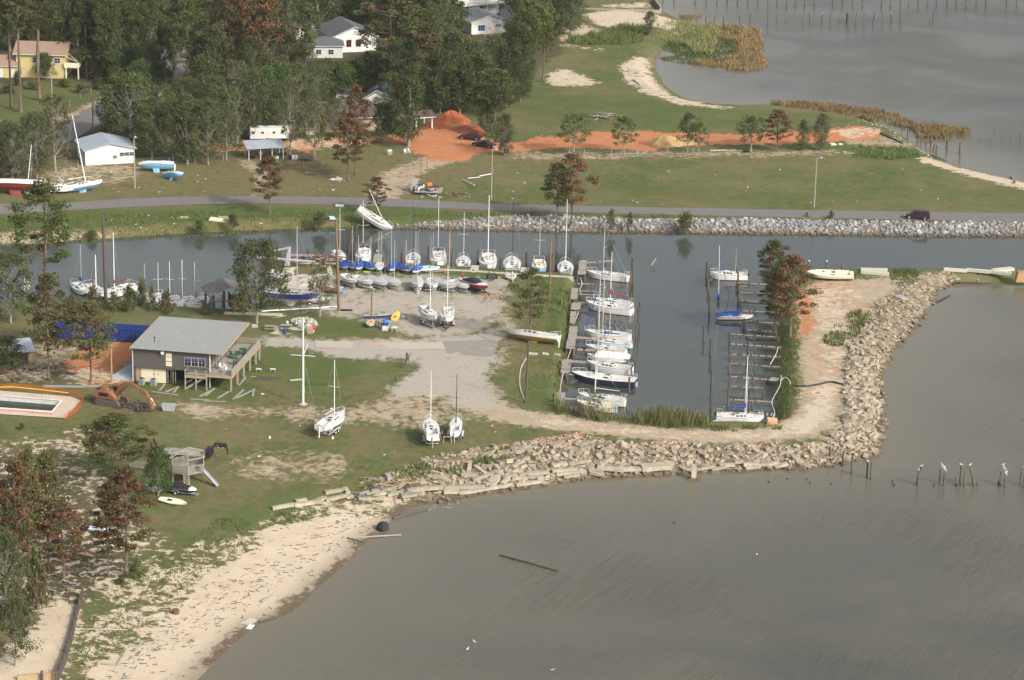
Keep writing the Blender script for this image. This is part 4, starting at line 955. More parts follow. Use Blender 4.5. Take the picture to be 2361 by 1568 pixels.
def sailboat(loc, hd, L, label, B=None, fb=None, top=None, bot=None, H=9.0, mastm=None, cover=None, cab=.36, cpit=True, group=None, stripe=None, tilt=(0,0), spr=1, mx=.10, dr=None, kl=False,
             boom=True, decks=None, rail=True, ob=False, furl=None, wins=3, cockm=None, motor=None, keelm=None, bl=.40, rud=True, masts=True, lean=0.0, r=.065, name='sailboat', pitch=0.0, kd=1.2, bz=.95, wl=.13):
    B = B or L * .33; fb = fb or (.42 + L * .052); dr = dr or L * .045
    o = thing(name, loc, R(hd), label, 'sailboat', group)
    if tilt != (0,0) or pitch: o.rotation_euler = (Matrix.Rotation(R(hd), 3, 'Z') @ Matrix.Rotation(R(pitch), 3, 'Y') @ Matrix.Rotation(R(tilt[0]), 3, 'X')).to_euler()
    h, rg = make_hull(L, B, fb, dr, top or WHITE, bot or BOTK, o, stripe, wl=wl)
    cp = (-L*.42, -L*.12, B*.62, .5) if cpit else None
    d, at = deck_mesh(rg, decks or DECKW, o, cockpit=cp)
    if cab: cabin(at, -L*.12, L*.28, B*.62, cab, decks or DECKW, o, wins)
    if cp:
        m = MB(); _, z = at(-L*.27)
        for s_ in (1, -1): m.bar((-L*.41, s_*B*.33, z+.10), (-L*.12, s_*B*.33, z+.16), .07, .22)
        m.box((-L*.27, 0, z-.46), (L*.26, B*.26, .02)); m.build('cockpit', [cockm or decks or DECKW], o)
        w = MB()
        for s_ in (1, -1): w.lathe([(.09,0),(.07,.1),(.09,.16)], (-L*.2, s_*B*.33, z+.2), 8)
        w.build('winch', ALU, o)
    if rail: rails(at, L, o, True, L > 6.5)
    if masts: rig(o, L*mx, at(L*mx)[1] + (cab*.95 if cab and mx < .25 else .05), H, mastm or ALUW, L, B, boom, cover, spr, bl, r, furl=furl, lean=lean, bz=bz)
    if ob: outboard(-L/2, B*.2, fb*.75, o, motor)
    if kl: keel(L, dr, o, keelm or bot or BOTK, kd)
    if rud: rudder(L, fb, o, DECKW, .9 if not kl else 1.1)
    return o
def mastH(bx, by, ty, z=1.2):
    p = G0(bx, by, z); return (by - ty) / px_scale(p) / .956
def two(a, b, z=0.0):
    """centre, heading and length from bow and stern pixels at height z"""
    A, B_ = G0(*a, z), G0(*b, z); d = A - B_; return (A + B_) / 2, math.degrees(math.atan2(d.y, d.x)), d.length

def trailer(loc, rz, L, W, label, mt=None, axles=1, hgt=.9, group=None, white=False):
    """boat trailer: side rails converge to a tongue at +x, wheels under the middle"""
    mt = mt or GALV; o = thing('boat_trailer', loc, R(rz), label, 'boat trailer', group)
    m = MB(); z = .5
    for s_ in (1, -1):
        m.bar((-L*.42, s_*W*.42, z), (L*.15, s_*W*.42, z), .1, .12); m.bar((L*.15, s_*W*.42, z), (L*.5, s_*.05, z), .1, .12)
    for x in (-.4, -.1, .15): m.bar((L*x, -W*.42, z), (L*x, W*.42, z), .1, .1)
    m.bar((L*.45, 0, z), (L*.64, 0, z-.02), .1, .1); m.bar((L*.56, 0, z), (L*.56, 0, .08), .07, .07); m.bar((-L*.42, 0, z), (L*.45, 0, z), .09, .1)
    m.build('frame', mt, o)
    p = MB()
    for x in (-.33, .12):
        for s_ in (1, -1): p.bar((L*x, s_*W*.36, z), (L*x, s_*W*.30, z+hgt), .07, .07); p.box((L*x, s_*W*.28, z+hgt), (.5, .22, .06), rx=s_*.4)
    p.bar((L*.4, 0, z), (L*.4, 0, z+hgt+.15), .08, .08); p.build('support_post', mt, o)
    for ax in range(axles):
        for s_ in (1, -1):
            w = MB(); x = -L*.08 + (ax - (axles-1)/2) * .8; y = s_*(W*.5)
            w.tube([(x, y-.1, .33), (x, y+.1, .33)], .33, 14); wo_ = w.build('wheel', RUBB, o)
            h_ = MB(); h_.tube([(x, y-.105, .33), (x, y+.105, .33)], .17, 10); h_.build('rim', DECKW, wo_)
    f = MB()
    for s_ in (1, -1):
        Lf = .9 * axles; f.box((-L*.08, s_*W*.5, .74), (Lf, .26, .03)); f.box((-L*.08 - Lf/2, s_*W*.5, .6), (.03, .26, .3)); f.box((-L*.08 + Lf/2, s_*W*.5, .6), (.03, .26, .3))
    f.build('mudguard', DECKW if white else mt, o)
    return o

# ---- boats in the west slips of the basin (bow to the dock)
def slip(a, b, label, ty=None, mbase=None, z=.35, **k):
    c, hd, L = two(a, b, z); c.z = 0
    if ty is not None:
        k['H'] = mastH(mbase[0], mbase[1], ty, 1.5)
    return sailboat(c, hd, L, label, **k)
Q = lambda x, y, c=2, r=1: Z(c, r, x, y)
GW = 'sailboats in the west slips of the basin'; GE = 'sailboats in the east slips of the basin'
slip(Q(690,965), Q(1070,1012), 'small white sailboat in the north slip with bare grey mast', Q(880,530)[1], Q(840,945), mastm=ALU, boom=False, group=GW, fb=.9)
slip(Q(745,1215), Q(1105,1262), 'white sailboat with red sail cover on its boom', Q(948,765)[1], Q(908,1195), cover=TARPR, group=GW, mx=.05, bl=.42, fb=.9)
slip(Q(680,1255), Q(1105,1320), 'white sailboat with a long dark wedge window beside the red covered one', H=3, masts=False, group=GW, wins=1, cab=.45, fb=1.05)
slip(Q(665,1515), Q(1090,1560), 'white sailboat with navy sail cover and blue furled jib', Q(865,955)[1], Q(838,1530), cover=TARPN, furl=TARPB, mastm=ALU, group=GW, mx=.1, spr=2, fb=.95)
slip(Q(735,20,2,2), Q(1100,55,2,2), 'pale blue sailboat with bright blue sail cover', Q(820,1385)[1], Q(812,30,2,2), cover=TARPB, top=AQUA, mastm=MASTB, group=GW, mx=.18, bz=1.0)
slip(Q(675,75,2,2), Q(1050,118,2,2), 'small white sailboat beside the finger pier just south of the pale blue one', H=4, masts=False, group=GW, wins=2, fb=.8)
_b = slip(Q(690,155,2,2), Q(1035,185,2,2), 'small white sailboat under a big cream boom tent', Q(935,1320)[1], Q(868,165,2,2), group=GW, cab=.2, boom=False, mastm=ALU, wins=1, fb=.7, rail=False)
def tent(parent, x0, x1, w, z0, h, mt, tail=0.0, name='boom_tent'):
    m = MB(); n = 7; rings = []
    for k in range(n):
        q = k/(n-1); x = x1 + (x0-x1)*q; hh = h * (1 - .30*q) * (.55 + .45*math.sin(min(1, q*5)*1.57)); ww = w * (1 - .35*q) * (.96 + .06*math.sin(k*2.3))
        rings.append([(x, ww/2, z0), (x, ww*.28, z0+hh*.6), (x, 0, z0+hh), (x, -ww*.28, z0+hh*.6), (x, -ww/2, z0)])
    m.loft(rings); return m.build(name, mt, parent)
tent(_b, -3.9, 1.6, 2.1, .75, .95, TARPW)
slip(Q(690,240,2,2), Q(1105,300,2,2), 'white sailboat with a pulpit moored just north of the navy hulled yacht', Q(935,1320)[1], Q(870,232,2,2), mastm=ALU, boom=False, group=GW, mx=.02, fb=1.0)
slip(Q(548,345,2,2), Q(1142,412,2,2), 'long navy blue hulled yacht with a white deck, the largest in the basin', Q(865,955)[1], Q(797,315,2,2), top=NAVY, bot=NAVY, mastm=ALU, mx=.10, group=GW, fb=1.05, B=3.2, cab=.38, stripe=WHITE, r=.085, spr=2, wins=1, bl=.36)
slip(Q(605,530,2,2), Q(1050,588,2,2), 'white sailboat south of the navy yacht with a long bare boom', Q(775,125,2,2)[1], Q(740,440,2,2), group=GW, mx=.14, bl=.5, fb=.9, r=.085)
slip(Q(595,595,2,2), Q(955,650,2,2), 'cream sailboat with mustard yellow bottom at the basin corner', H=3, masts=False, top=CREAM, bot=BOTY, decks=CREAM, group=GW, fb=.8, ob=True, motor=LBLUE)
slip(Q(535,625,2,2), Q(600,645,2,2), 'small grey dinghy at the corner of the basin', H=2, masts=False, group=None, top=GREYW, fb=.35, cab=0, rail=False, rud=False, name='dinghy')
slip(Q(1820,985), Q(2170,995), 'white sailboat with brown stained stern at the northeast slip', H=4.2, group=GE, ob=True, boom=False, fb=1.0, mx=-.18, mastm=ALU, spr=0, r=.04, cab=.5)
_e = slip(Q(2225,1350), Q(1895,1355), 'low white sailboat with blue bottom and long blue boom cover', H=mastH(*Q(2125,1350), Q(2130,1030)[1]), bot=ROYAL, cover=TARPB, mastm=MASTB, group=GE, mx=.17, fb=.45, cab=.15, bl=.55, rail=False, wins=1, r=.05, bz=.55)
tent(_e, -3.4, .6, 1.1, .62, .6, TARPB)
slip(Q(2320,745,2,2), Q(1885,725,2,2), 'white sailboat with blue sail cover and outboard at the southeast corner', H=mastH(*Q(2150,690,2,2), Q(2172,160,2,2)[1]), cover=TARPB, group=GE, ob=True, mx=.10, fb=.95, bl=.45)
slip(Q(2260,790,2,2), Q(1985,780,2,2), 'small low white sailboat lying against the southeast bulkhead', H=mastH(*Q(2095,760,2,2), Q(2115,315,2,2)[1]), group=GE, mx=.12, fb=.45, cab=.12, boom=False, rail=False, wins=1, mastm=ALU, spr=0)
slip(Q(1985,765,2,2), Q(1845,760,2,2), 'small open white dinghy behind the southeast sailboats', masts=False, top=WHITE, fb=.4, cab=0, rail=False, rud=False, name='dinghy')
# mast of a sunken boat
p = G0(*Q(1903,1215), 0); o = thing('sunken_sailboat', p, 0, 'mast of a sunken sailboat standing out of the basin with blue canvas at the waterline', 'sunken boat')
H = mastH(*Q(1903,1215), Q(1895,705)[1], 0); m = MB(); m.tube([(0,0,-1), (-.1,0,H*.5), (-.25,0,H)], [.1,.09,.07], 6); mo = m.build('mast', ALU, o)
m = MB(); m.tube([(0,0,0), (0,0,.75), (0,0,1.4)], [.10,.34,.08], 8); m.build('sail_cover', TARPB, o)
m = MB(); q = G0(*Q(2005,1165), 0) - p; m.tube([(-.25,0,H*.97), (q.x*.45,q.y*.45,H*.45), (q.x,q.y,0)], [.03,.05,.06], 5); m.build('furled_jib', TARPB, o)

# ---- yachts moored stern or bow to the sea wall
GS = 'sailboats moored along the north sea wall'
def wallboat(cx, w, yt, ybot, mb, mt_, label, bow_near=True, L=None, **k):
    """cx: centre x, w: beam in pixels, ybot: where the near end meets the water"""
    n = G0(cx, ybot, 0.0); s = px_scale(n); B = w / s * .98; L = L or B * 2.75; c = n + Vector((0, L/2*.92, 0)); c.z = 0
    hd = -90 + k.pop('dh', 0) if bow_near else 90 + k.pop('dh', 0)
    if mb: k['H'] = (mb[1] - mt_) / s / .956 - 0.0
    return sailboat(c, hd, L, label, B=B, group=GS, **k)
U = lambda x, y: Z(1, 1, x, y)
def wb(cx, w, yb, mb, mtp, label, **k):
    x, y = U(cx, yb); return wallboat(x, w*.25, 0, y, U(*mb) if mb else None, U(*mtp)[1] if mtp else 0, label, **k)
wb(757, 122, 868, (738,775), (732,352), 'small white sailboat behind the red hulled wreckage at the west end of the sea wall', mastm=ALU, boom=False, dh=14, cab=.3, fb=.9)
wb(978, 152, 888, (962,770), (985,290), 'white sailboat with navy mast cover and blue side cloth behind the blue covered dinghies', cover=TARPN, mastm=ALU, bl=.3, cab=.5, fb=1.2)
wb(1440, 150, 905, (1435,790), (1448,275), 'white racing sailboat with black mast and open cockpit at the sea wall', bow_near=False, mastm=MASTK, boom=True, cab=.3, fb=.8)
wb(1672, 162, 918, (1665,790), (1683,250), 'white sailboat with navy sail cover between two dark pile clusters', cover=TARPN, mastm=ALU, cab=.5, fb=1.15, r=.08, bl=.3)
wb(1908, 145, 935, (1912,795), (1940,360), 'white sailboat with blue trim and navy hatch showing its stern to the sea wall', bow_near=False, mastm=ALU, boom=False, stripe=NAVY, ob=True, motor=ROYAL, cockm=TARPN, lean=-.3)
wb(2135, 172, 942, (2140,815), (2147,238), 'broad white sailboat with thick white mast and wide spreaders at the sea wall', cab=.5, fb=1.1, r=.1)
_x = Z(1,1,2365,900)
wb(2360, 172, 958, (2358,830), (2383,225), 'white sailboat with tall black mast left of the blue hulled one', bow_near=False, mastm=MASTK, cab=.35, fb=.85, r=.08)
wb(2361+250, 142, 972, (2361+262,805), (2361+292,380), 'blue hulled sailboat with a cream deck and blue sail cover', top=LBLUE, decks=CREAM, mastm=ALU, cover=TARPB, cab=.3, fb=.95, bl=.22)
wb(2361+495, 155, 990, (2361+497,865), (2361+535,285), 'white sailboat with green cockpit floor at the east end of the sea wall', bow_near=False, cockm=GREENC, cab=.4, boom=False, fb=.85, r=.08, mx=.16)
# ---- boats along the near canal bank at the left
V_ = lambda x, y: Z(0, 1, x, y)
GC = 'sailboats along the near canal bank'
def cb(cx, w, yb, mb, mtp, label, bn=True, **k):
    x, y = V_(cx, yb); n = G0(x, y, 0); s = px_scale(n); B = w*.25/s; L = k.pop('L', B*2.7); c = n + Vector((0, L*.42, 0)); c.z = 0
    if mb: k['H'] = (V_(*mb)[1] - V_(*mtp)[1]) / s / .956
    else: k['masts'] = False
    return sailboat(c, (-90 if bn else 90) + k.pop('dh', 0), L, label, B=B, group=GC, **k)
cb(215, 90, 1130, (235,1060), (232,770), 'white sailboat half hidden behind the grey oak at the left canal bank', mastm=ALU, boom=False)
cb(718, 135, 1165, (675,1080), (675,700), 'white sailboat with a bright blue sail cover and thin grey mast', cover=TARPB, mastm=ALU, dh=25, spr=0, r=.05)
cb(850, 150, 1190, (792,1160), (793,852), 'white sailboat under the short thick white mast beside the tall dark pole', boom=False, r=.1, dh=25, spr=0)
cb(1060, 170, 1200, (988,1060), (990,548), 'larger white sailboat with a maroon sail cover behind the tall dark pole', cover=MAROON, r=.09, dh=-35, bl=.4, spr=0)
cb(1310, 130, 1245, (1285,1080), (1288,785), 'white sailboat with green canvas among the scrub', cover=GREENC, mastm=ALU, r=.045, dh=20, spr=0)
cb(1440, 135, 1270, (1418,1110), (1430,785), 'white sailboat with a small red cover among the scrub', cover=TARPR, dh=10, bl=.2, lean=.3)
cb(1560, 120, 1280, (1522,1150), (1523,800), 'white sailboat behind the dense scrub with plain white mast', boom=False, dh=-10)
cb(1680, 120, 1290, (1663,1200), (1665,830), 'white sailboat second from the right on the canal bank', boom=False, dh=-18, fb=.8)
cb(1800, 135, 1300, (1788,1200), (1790,848), 'white sailboat rightmost on the canal bank beside the boathouse', boom=False, mastm=ALU, dh=-25, fb=.8)

# ---- dinghies under blue covers on the grass behind the wall
GD = 'dinghies under blue covers behind the sea wall'
def dinghy(cx, cy, w, hd, label, cover=None, top=None, mb=None, mtp=None, L=None, group=None, fb=.45, lift=.35, z=LZ, dk=None, mastm=None, cab=0, trolley=True, roll=0.0, r=.04):
    p = G(cx, cy); s = px_scale(p); L = L or w; B = L * .37
    o = thing('dinghy', (p.x, p.y, p.z + lift + .1), R(hd), label, 'dinghy', group)
    if roll: o.rotation_euler = (R(roll), 0, R(hd))
    h, rg = make_hull(L, B, fb, .16, top or WHITE, top or WHITE, o, n=9, sheer=.35)
    d, at = deck_mesh(rg, dk or DECKW, o, .03, (-L*.42, L*.12, B*.62, .32) if not cover else None)
    if not cover:
        m = MB(); _, z_ = at(-L*.15); m.box((-L*.1, 0, z_-.05), (.18, B*.6, .04)); m.bar((-L*.35, .05, z_-.28), (L*.08, 0, z_-.2), .12, .14); m.box((-L*.28, B*.1, z_-.28), (.5, .3, .08)); m.build('thwart', TARPG if dk is None else dk, o)
        b_ = MB(); b_.tube([(L*.12, .05, z_+.35), (-L*.38, -.12, z_+.12)], .035, 5); b_.build('boom', BLKM if mastm is MASTK else ALU, o)
    else:
        m = MB(); rings = []; n = 9
        for k in range(n):
            q = k/(n-1); x = -L*.5 + L*.98*q; hb, z_ = at(max(-L*.5+.001, min(L*.48, x))); hb = hb * 1.04 + .02; rz_ = (.42 if q > .0 else .3) * (1 - max(0, (q-.62)/.38)**1.2 * .85) * (1 + .12*math.sin(k*2.1+w))
            rings.append([(x, hb, z_-.12), (x, hb, z_+.03), (x, hb*.45, z_+rz_*.55), (x, 0, z_+rz_), (x, -hb*.45, z_+rz_*.55), (x, -hb, z_+.03), (x, -hb, z_-.12)])
        m.loft(rings, close=False); m.build('boat_cover', cover, o)
    if mb:
        H = (mb[1] - mtp) / s / .956; rig(o, L*.16, at(L*.16)[1], H, mastm or ALU, L, B, None, None, 0, r=r, backstay=False)
    if trolley:
        t_ = thing('boat_trolley', (p.x, p.y, p.z), R(hd), 'launching trolley under the ' + label, 'trolley', None)
        m = MB()
        for s_ in (1, -1): m.bar((-L*.4, s_*B*.3, lift*.8), (L*.2, s_*B*.3, lift*.8), .05, .05); m.bar((L*.2, s_*B*.3, lift*.8), (L*.62, 0, .12), .05, .05)
        m.bar((-L*.1, -B*.42, lift*.55), (-L*.1, B*.42, lift*.55), .05, .05); m.build('frame', GALV, t_)
        for s_ in (1, -1):
            w_ = MB(); w_.tube([(-L*.1, s_*B*.45-.05, .2), (-L*.1, s_*B*.45+.05, .2)], .2, 10); w_.build('wheel', RUBB, t_)
    return o
DD = [ (800,918,3.2,-60,'small blue covered dinghy behind the utility pole',None,None),
 (873,915,4.2,-62,'blue covered dinghy third from the left with bow turned away left',(866,880),525), (952,922,4.3,-100,'blue covered dinghy in front of the navy masted yacht',(958,880),600),
 (1042,925,4.3,-60,'blue covered dinghy above the small green mat',(1018,880),600), (1252,935,4.3,-95,'blue covered dinghy standing by itself in mid row',(1255,880),540),
 (1362,940,4.3,-55,'blue covered dinghy pointing away from its tall leaning mast',(1365,890),637), (1482,952,4.4,-105,'blue covered dinghy with hanging cover beside the pale blue open dinghy',(1495,890),545)]
for x, y, L, hd, lb, mb, mt_ in DD: dinghy(*U(x, y), L, hd, lb, TARPB, None, U(*mb) if mb else None, U(0, mt_)[1] if mb else None, group=GD)
dinghy(*U(1135,928), 4.3, -93, 'open pale aqua dinghy between the blue covered ones', None, AQUA, U(1140,880), U(0,560)[1])
dinghy(*U(1570,945), 4.8, 12, 'long open aqua decked dinghy lying sideways at the wall', None, WHITE, U(1560,900), U(0,628)[1], dk=AQUA)
# ---- second row: centreboard racers on trailers
GT = 'racing dinghies parked in a row on trailers'
TR = [ (860,1068,-65,'open white racer with black boom at the left end of the row',None,WHITE,(868,1000),600,5.4,-62), (993,1082,-52,'open white racer on a white box trailer second in the trailer row',None,WHITE,None,0,5.6,-50),
 (1125,1090,-52,'white racer with grey boom cover third in the trailer row',TARPG,WHITE,(1148,1010),560,5.6,-50), (1247,1092,-52,'white racer with pale cover fourth in the trailer row',TARPG,WHITE,(1272,1010),635,5.6,-50),
 (1487,1105,-85,'grey covered racer on a white box trailer with blue post',TARPG,GREYW,(1497,1010),545,5.6,-85), (1625,1110,-85,'open white racer seen end on beside the grey covered one',None,WHITE,(1635,1020),560,5.6,-85),
 (1745,1112,-48,'grey hulled racer under a grey cover with white tube on its trailer',TARPG,GREYW,(1772,1030),565,5.6,-48), (1880,1120,-52,'open white racer with long black boom left of the maroon motorboat',None,WHITE,None,0,5.2,-50)]
for i, (x, y, hd, lb, cv, tp, mb, mt_, L, h2) in enumerate(TR):
    dinghy(*U(x, y), L, hd, lb, cv, tp, U(*mb) if mb else None, U(0, mt_)[1] if mb else None, L=L, group=GT, lift=.85, fb=.5, trolley=False, mastm=MASTK if i in (0,) else ALU)
    trailer(G(*U(x, y)), hd, L*.95, 1.7, 'trailer under the ' + lb, WHITE if i in (1, 4) else GALV, 1, .35)
# maroon motorboat
p = G(*U(2025,1125)); o = thing('motorboat', (p.x, p.y, p.z + .95), R(-48), 'maroon and white motorboat under a black cover on a trailer', 'motorboat')
h, rg = make_hull(6.2, 2.3, .75, .3, MAROON, MAROON, o, WHITE, tr=.9); d, at = deck_mesh(rg, WHITE, o, .1)
m = MB(); m.loft([[(x, w/2, z), (x, w*.3, z+h_), (x, 0, z+h_*1.1), (x, -w*.3, z+h_), (x, -w/2, z)] for x, w, z, h_ in ((-3.0,2.1,.72,.12),(-2.2,2.2,.74,.3),(-.9,2.2,.76,.55),(.3,2.1,.8,.5),(1.0,1.7,.85,.12))]); m.build('boat_cover', TARPK, o)
outboard(-3.1, 0, .5, o); trailer(p, -48, 6.0, 2.1, 'black tandem axle trailer under the maroon motorboat', BLKM, 2, .5)
# ---- two keelboats on trailers in the yard, three on the lower lawn
def keelboat(cx, cy, w, hd, mb, mtp, label, tl, mastm=None, L=7.2, lift=1.45, trm=None, **k):
    p = G(cx, cy); s = px_scale(p); o = sailboat((p.x, p.y, p.z + lift), hd, L, label, H=(mb[1]-mtp)/s/.956, mastm=mastm, fb=.75, kl=True, kd=.75, bot=WHITE, **k)
    trailer(p, k.get('thd', hd), L*.85, 2.1, tl, trm, k.get('ax', 2), .9, white=True); return o
keelboat(*U(1592,1425), 135, -72, U(1587,1300), U(0,925)[1], 'white keelboat on a trailer, left of the pair beside the gravel yard', 'trailer with white mudguards under the left keelboat of the yard', cab=.3, boom=False)
keelboat(*U(1764,1440), 140, -92, U(1763,1300), U(0,868)[1], 'white keelboat on a black trailer, right of the pair beside the gravel yard', 'black trailer with a blue bag under the right keelboat of the yard', cab=.3, boom=False, trm=BLKM)
X2 = lambda x, y: Z(1, 2, x, y)
keelboat(*X2(700,845), 0, 66, X2(732,700), X2(0,188)[1], 'white keelboat with dark hatch alone on the lawn, its boom lowered to the side', 'round galvanised cradle trailer under the lone keelboat', cab=.3, L=7.4, lift=1.2)
keelboat(*X2(1612,930), 0, 96, X2(1625,715), X2(0,225)[1], 'white keelboat with wide stern on the lower lawn beside the sawhorses', 'galvanised trailer with blue mudguards under the wide keelboat', cab=.3, L=7.4, lift=1.3, mastm=ALUW)
keelboat(*X2(1842,885), 0, 88, X2(1842,715), X2(0,265)[1], 'slim white boat with black mast right of the sawhorses', 'blue trailer under the slim boat with black mast', cab=.0, L=6.2, lift=.95, mastm=MASTK, trm=BOTB, B=1.9, boom=True)
# blue hulled keelboat on stands and upturned hull
p = G(*U(330,1262)); sailboat((p.x, p.y, p.z + 1.55), -8, 9.2, 'royal blue hulled sailboat standing on jack stands', B=2.7, top=ROYAL, bot=WHITE, H=mastH(*U(393,1135), U(0,555)[1], 3), kl=True, kd=1.0, cab=.32, fb=.95, mastm=ALU, boom=False)
for i, (dx, dy) in enumerate(((-2.5,1),(-2.5,-1),(1.5,1),(1.5,-1))):
    m = MB(); m.bar((0,0,1.3), (.35,.35*dy,0), .06, .06); m.bar((0,0,1.3), (-.35,.35*dy,0), .06, .06); m.bar((0,0,1.3), (0,-.3*dy,0), .06, .06); m.box((0,0,1.33), (.3,.3,.05))
    o = m.build('jack_stand', RUST, loc=(p.x + dx, p.y + dy - dx*.14, p.z)); tag(o, 'steel jack stand propping the royal blue sailboat', 'boat stand', 'jack stands under the blue hull')
p = G(*U(520,1235)); o = thing('dinghy', (p.x, p.y, p.z + .6), R(8), 'white hull on a low trailer in front of the royal blue sailboat', 'dinghy'); h, rg = make_hull(6.2, 1.7, .5, .3, WHITE, WHITE, o); deck_mesh(rg, GREYW, o, .05)
trailer(p, 8, 5.6, 1.6, 'low trailer under the white hull by the blue sailboat', GALV, 1, .1)
p = G(*U(195,1010)); sailboat((p.x, p.y, p.z + .3), -62, 6.0, 'small weathered white boat on the concrete apron by the hoist', masts=False, cab=.2, fb=.6, rail=False, tilt=(6,0), decks=GREYW, top=GREYW)
# wreck full of debris
p = G(*U(705,1135)); o = thing('wrecked_boat', (p.x, p.y, p.z + .55), R(-12), 'gutted brown boat hull full of planks and a blue tarp', 'wrecked boat'); h, rg = make_hull(5.6, 2.1, .5, .25, TEAK, TEAK, o, tr=.9)
rd = random.Random(4); m = MB()
for k in range(26): a = rd.uniform(-2.2, 1.8); m.box((a, rd.uniform(-.8,.8), .42 + rd.uniform(0,.25)), (rd.uniform(.6,1.9), rd.uniform(.1,.3), .06), rz=rd.uniform(-.8,.8), ry=rd.uniform(-.15,.15), mi=rd.choice((0,0,1)))
m.build('debris', [TEAK, GREYW], o); m = MB(); m.lathe([(.7,0),(.6,.25),(.25,.4),(0,.42)], (1.4,-.2,.4), 9); m.box((1.7,-.7,.2), (1.3,.5,.4)); m.build('tarp', LBLUE, o)
# ---- small craft by the racks
def flatboat(cx, cy, L, B, hd, label, top, dk, h=.3, lift=.15, roll=0, cock=None, cat='dinghy', name='dinghy', tarp=None, pitch=0):
    p = G(cx, cy); o = thing(name, (p.x, p.y, p.z + lift), R(hd), label, cat); o.rotation_euler = (Matrix.Rotation(R(hd), 3, 'Z') @ Matrix.Rotation(R(pitch), 3, 'Y') @ Matrix.Rotation(R(roll), 3, 'X')).to_euler()
    hl, rg = make_hull(L, B, h, .1, top, top, o, n=11, tr=.55, sheer=.25); d, at = deck_mesh(rg, dk, o, .05)
    m = MB(); m.box((-L*.12, 0, at(-L*.12)[1]+.06), (L*.16, B*.3, .02)); m.build('cockpit', cock or TARPK, d)
    return o
flatboat(*U(1290,1385), 3.8, 1.4, 80, 'yellow decked dinghy propped up beside the blue barrels', YELP, YELP, lift=.45, roll=0, pitch=-9, cock=mat('brown_well', (.16,.08,.03), .8))
flatboat(*U(1057,1440), 3.3, 1.5, -95, 'tan decked dinghy at the foot of the thin brown pole', AQUA, TAND, lift=.3, cock=TEAK)
_c = flatboat(*U(1140,1372), 5.2, 1.0, 14, 'long blue hulled canoe with a grey cover', ROYAL, TARPG, lift=.35, cat='canoe', name='canoe')
Y3 = lambda x, y: Z(0, 2, x, y)
flatboat(*Y3(1375,1400), 4.6, 1.3, -28, 'white dinghy lying on the grass below the small green tree', WHITE, WHITE, lift=.35, roll=10)
flatboat(*Y3(1600,1510), 4.3, 1.3, -24, 'cream sailing dinghy lying on the open lawn', CREAM, CREAM, lift=.15, roll=16)
flatboat(*Y3(925,1568+200), 5.6, 1.35, -14, 'white dinghy with a blue bag lying among the dead pines', AQUA, WHITE, lift=.1, cock=TARPB)
p = G(*Y3(1670,1420)); o = thing('motorboat', (p.x, p.y, p.z + .45), R(-24), 'covered black motorboat on a trailer beside the play deck ladder', 'motorboat'); h, rg = make_hull(4.9, 1.7, .5, .2, NAVY, NAVY, o, tr=.9)
m = MB(); m.loft([[(x, w/2, .5), (x, w*.3, .5+hh), (x, 0, .5+hh*1.1), (x, -w*.3, .5+hh), (x, -w/2, .5)] for x, w, hh in ((-2.45,1.5,.15),(-1.6,1.6,.35),(0,1.7,.45),(1.4,1.3,.28),(2.35,.3,.1))]); m.build('boat_cover', TARPK, o)
m = MB(); m.loft([[(x, w/2, .5), (x, w*.3, .5+hh), (x, 0, .5+hh*1.1), (x, -w*.3, .5+hh), (x, -w/2, .5)] for x, w, hh in ((1.5,1.32,.3),(2.0,.9,.24),(2.42,.4,.14))]); m.build('bow_panel', WHITE, o)
trailer(p, -24, 4.4, 1.6, 'trailer under the covered black motorboat', GALV, 1, .1)
# ---- boats thrown ashore
def wreck(cx, cy, L, hd, tilt, label, lift=.6, ptch=0, fbw=.34, **k):
    p = G(cx, cy); return sailboat((p.x, p.y, p.z + lift), hd, L, label, tilt=(tilt, 0), pitch=ptch, kl=True, wl=fbw, **k)
wreck(*V_(140,225), 12.0, 178, 32, 'large white sailboat with red bottom lying on its side beyond the road', lift=1.3, bot=BOTR, H=mastH(*V_(345,150), Z(0,0,0,1385)[1], 2), cab=.4, ptch=0, boom=False, fb=1.1, kd=1.3, mx=-.2)
wreck(*V_(765,205), 7.8, 14, -14, 'beached white sailboat with blue bottom and tall leaning mast beside the road', lift=.75, bot=LBLUE, H=mastH(*V_(800,110), Z(0,0,0,1095)[1], 2), cab=.4, boom=True, cover=None, ptch=-9, kd=.6, r=.1)
wreck(*V_(1440,15), 7.2, 182, 42, 'white hull with pale blue bottom fallen on its keel by the chain link fence', lift=.9, bot=LBLUE, masts=False, cab=.35, rail=False, kd=1.2)
wreck(*V_(1590,95), 5.8, -42, -45, 'blue and white hull tipped over in front of the fallen white one', lift=.7, top=AQUA, bot=LBLUE, masts=False, cab=.3, rail=False, kd=1.0, ptch=-12)
flatboat(*V_(270,235), 4.2, 1.3, -60, 'small white dinghy leaning on the red bottomed sailboat', WHITE, GREYW, roll=40, lift=.5)
wreck(*V_(540,215), 6.4, 5, 10, 'white cabin boat jammed behind the beached blue bottomed sailboat', lift=.4, masts=False, cab=.5, rail=False, fb=.9, kd=.3)
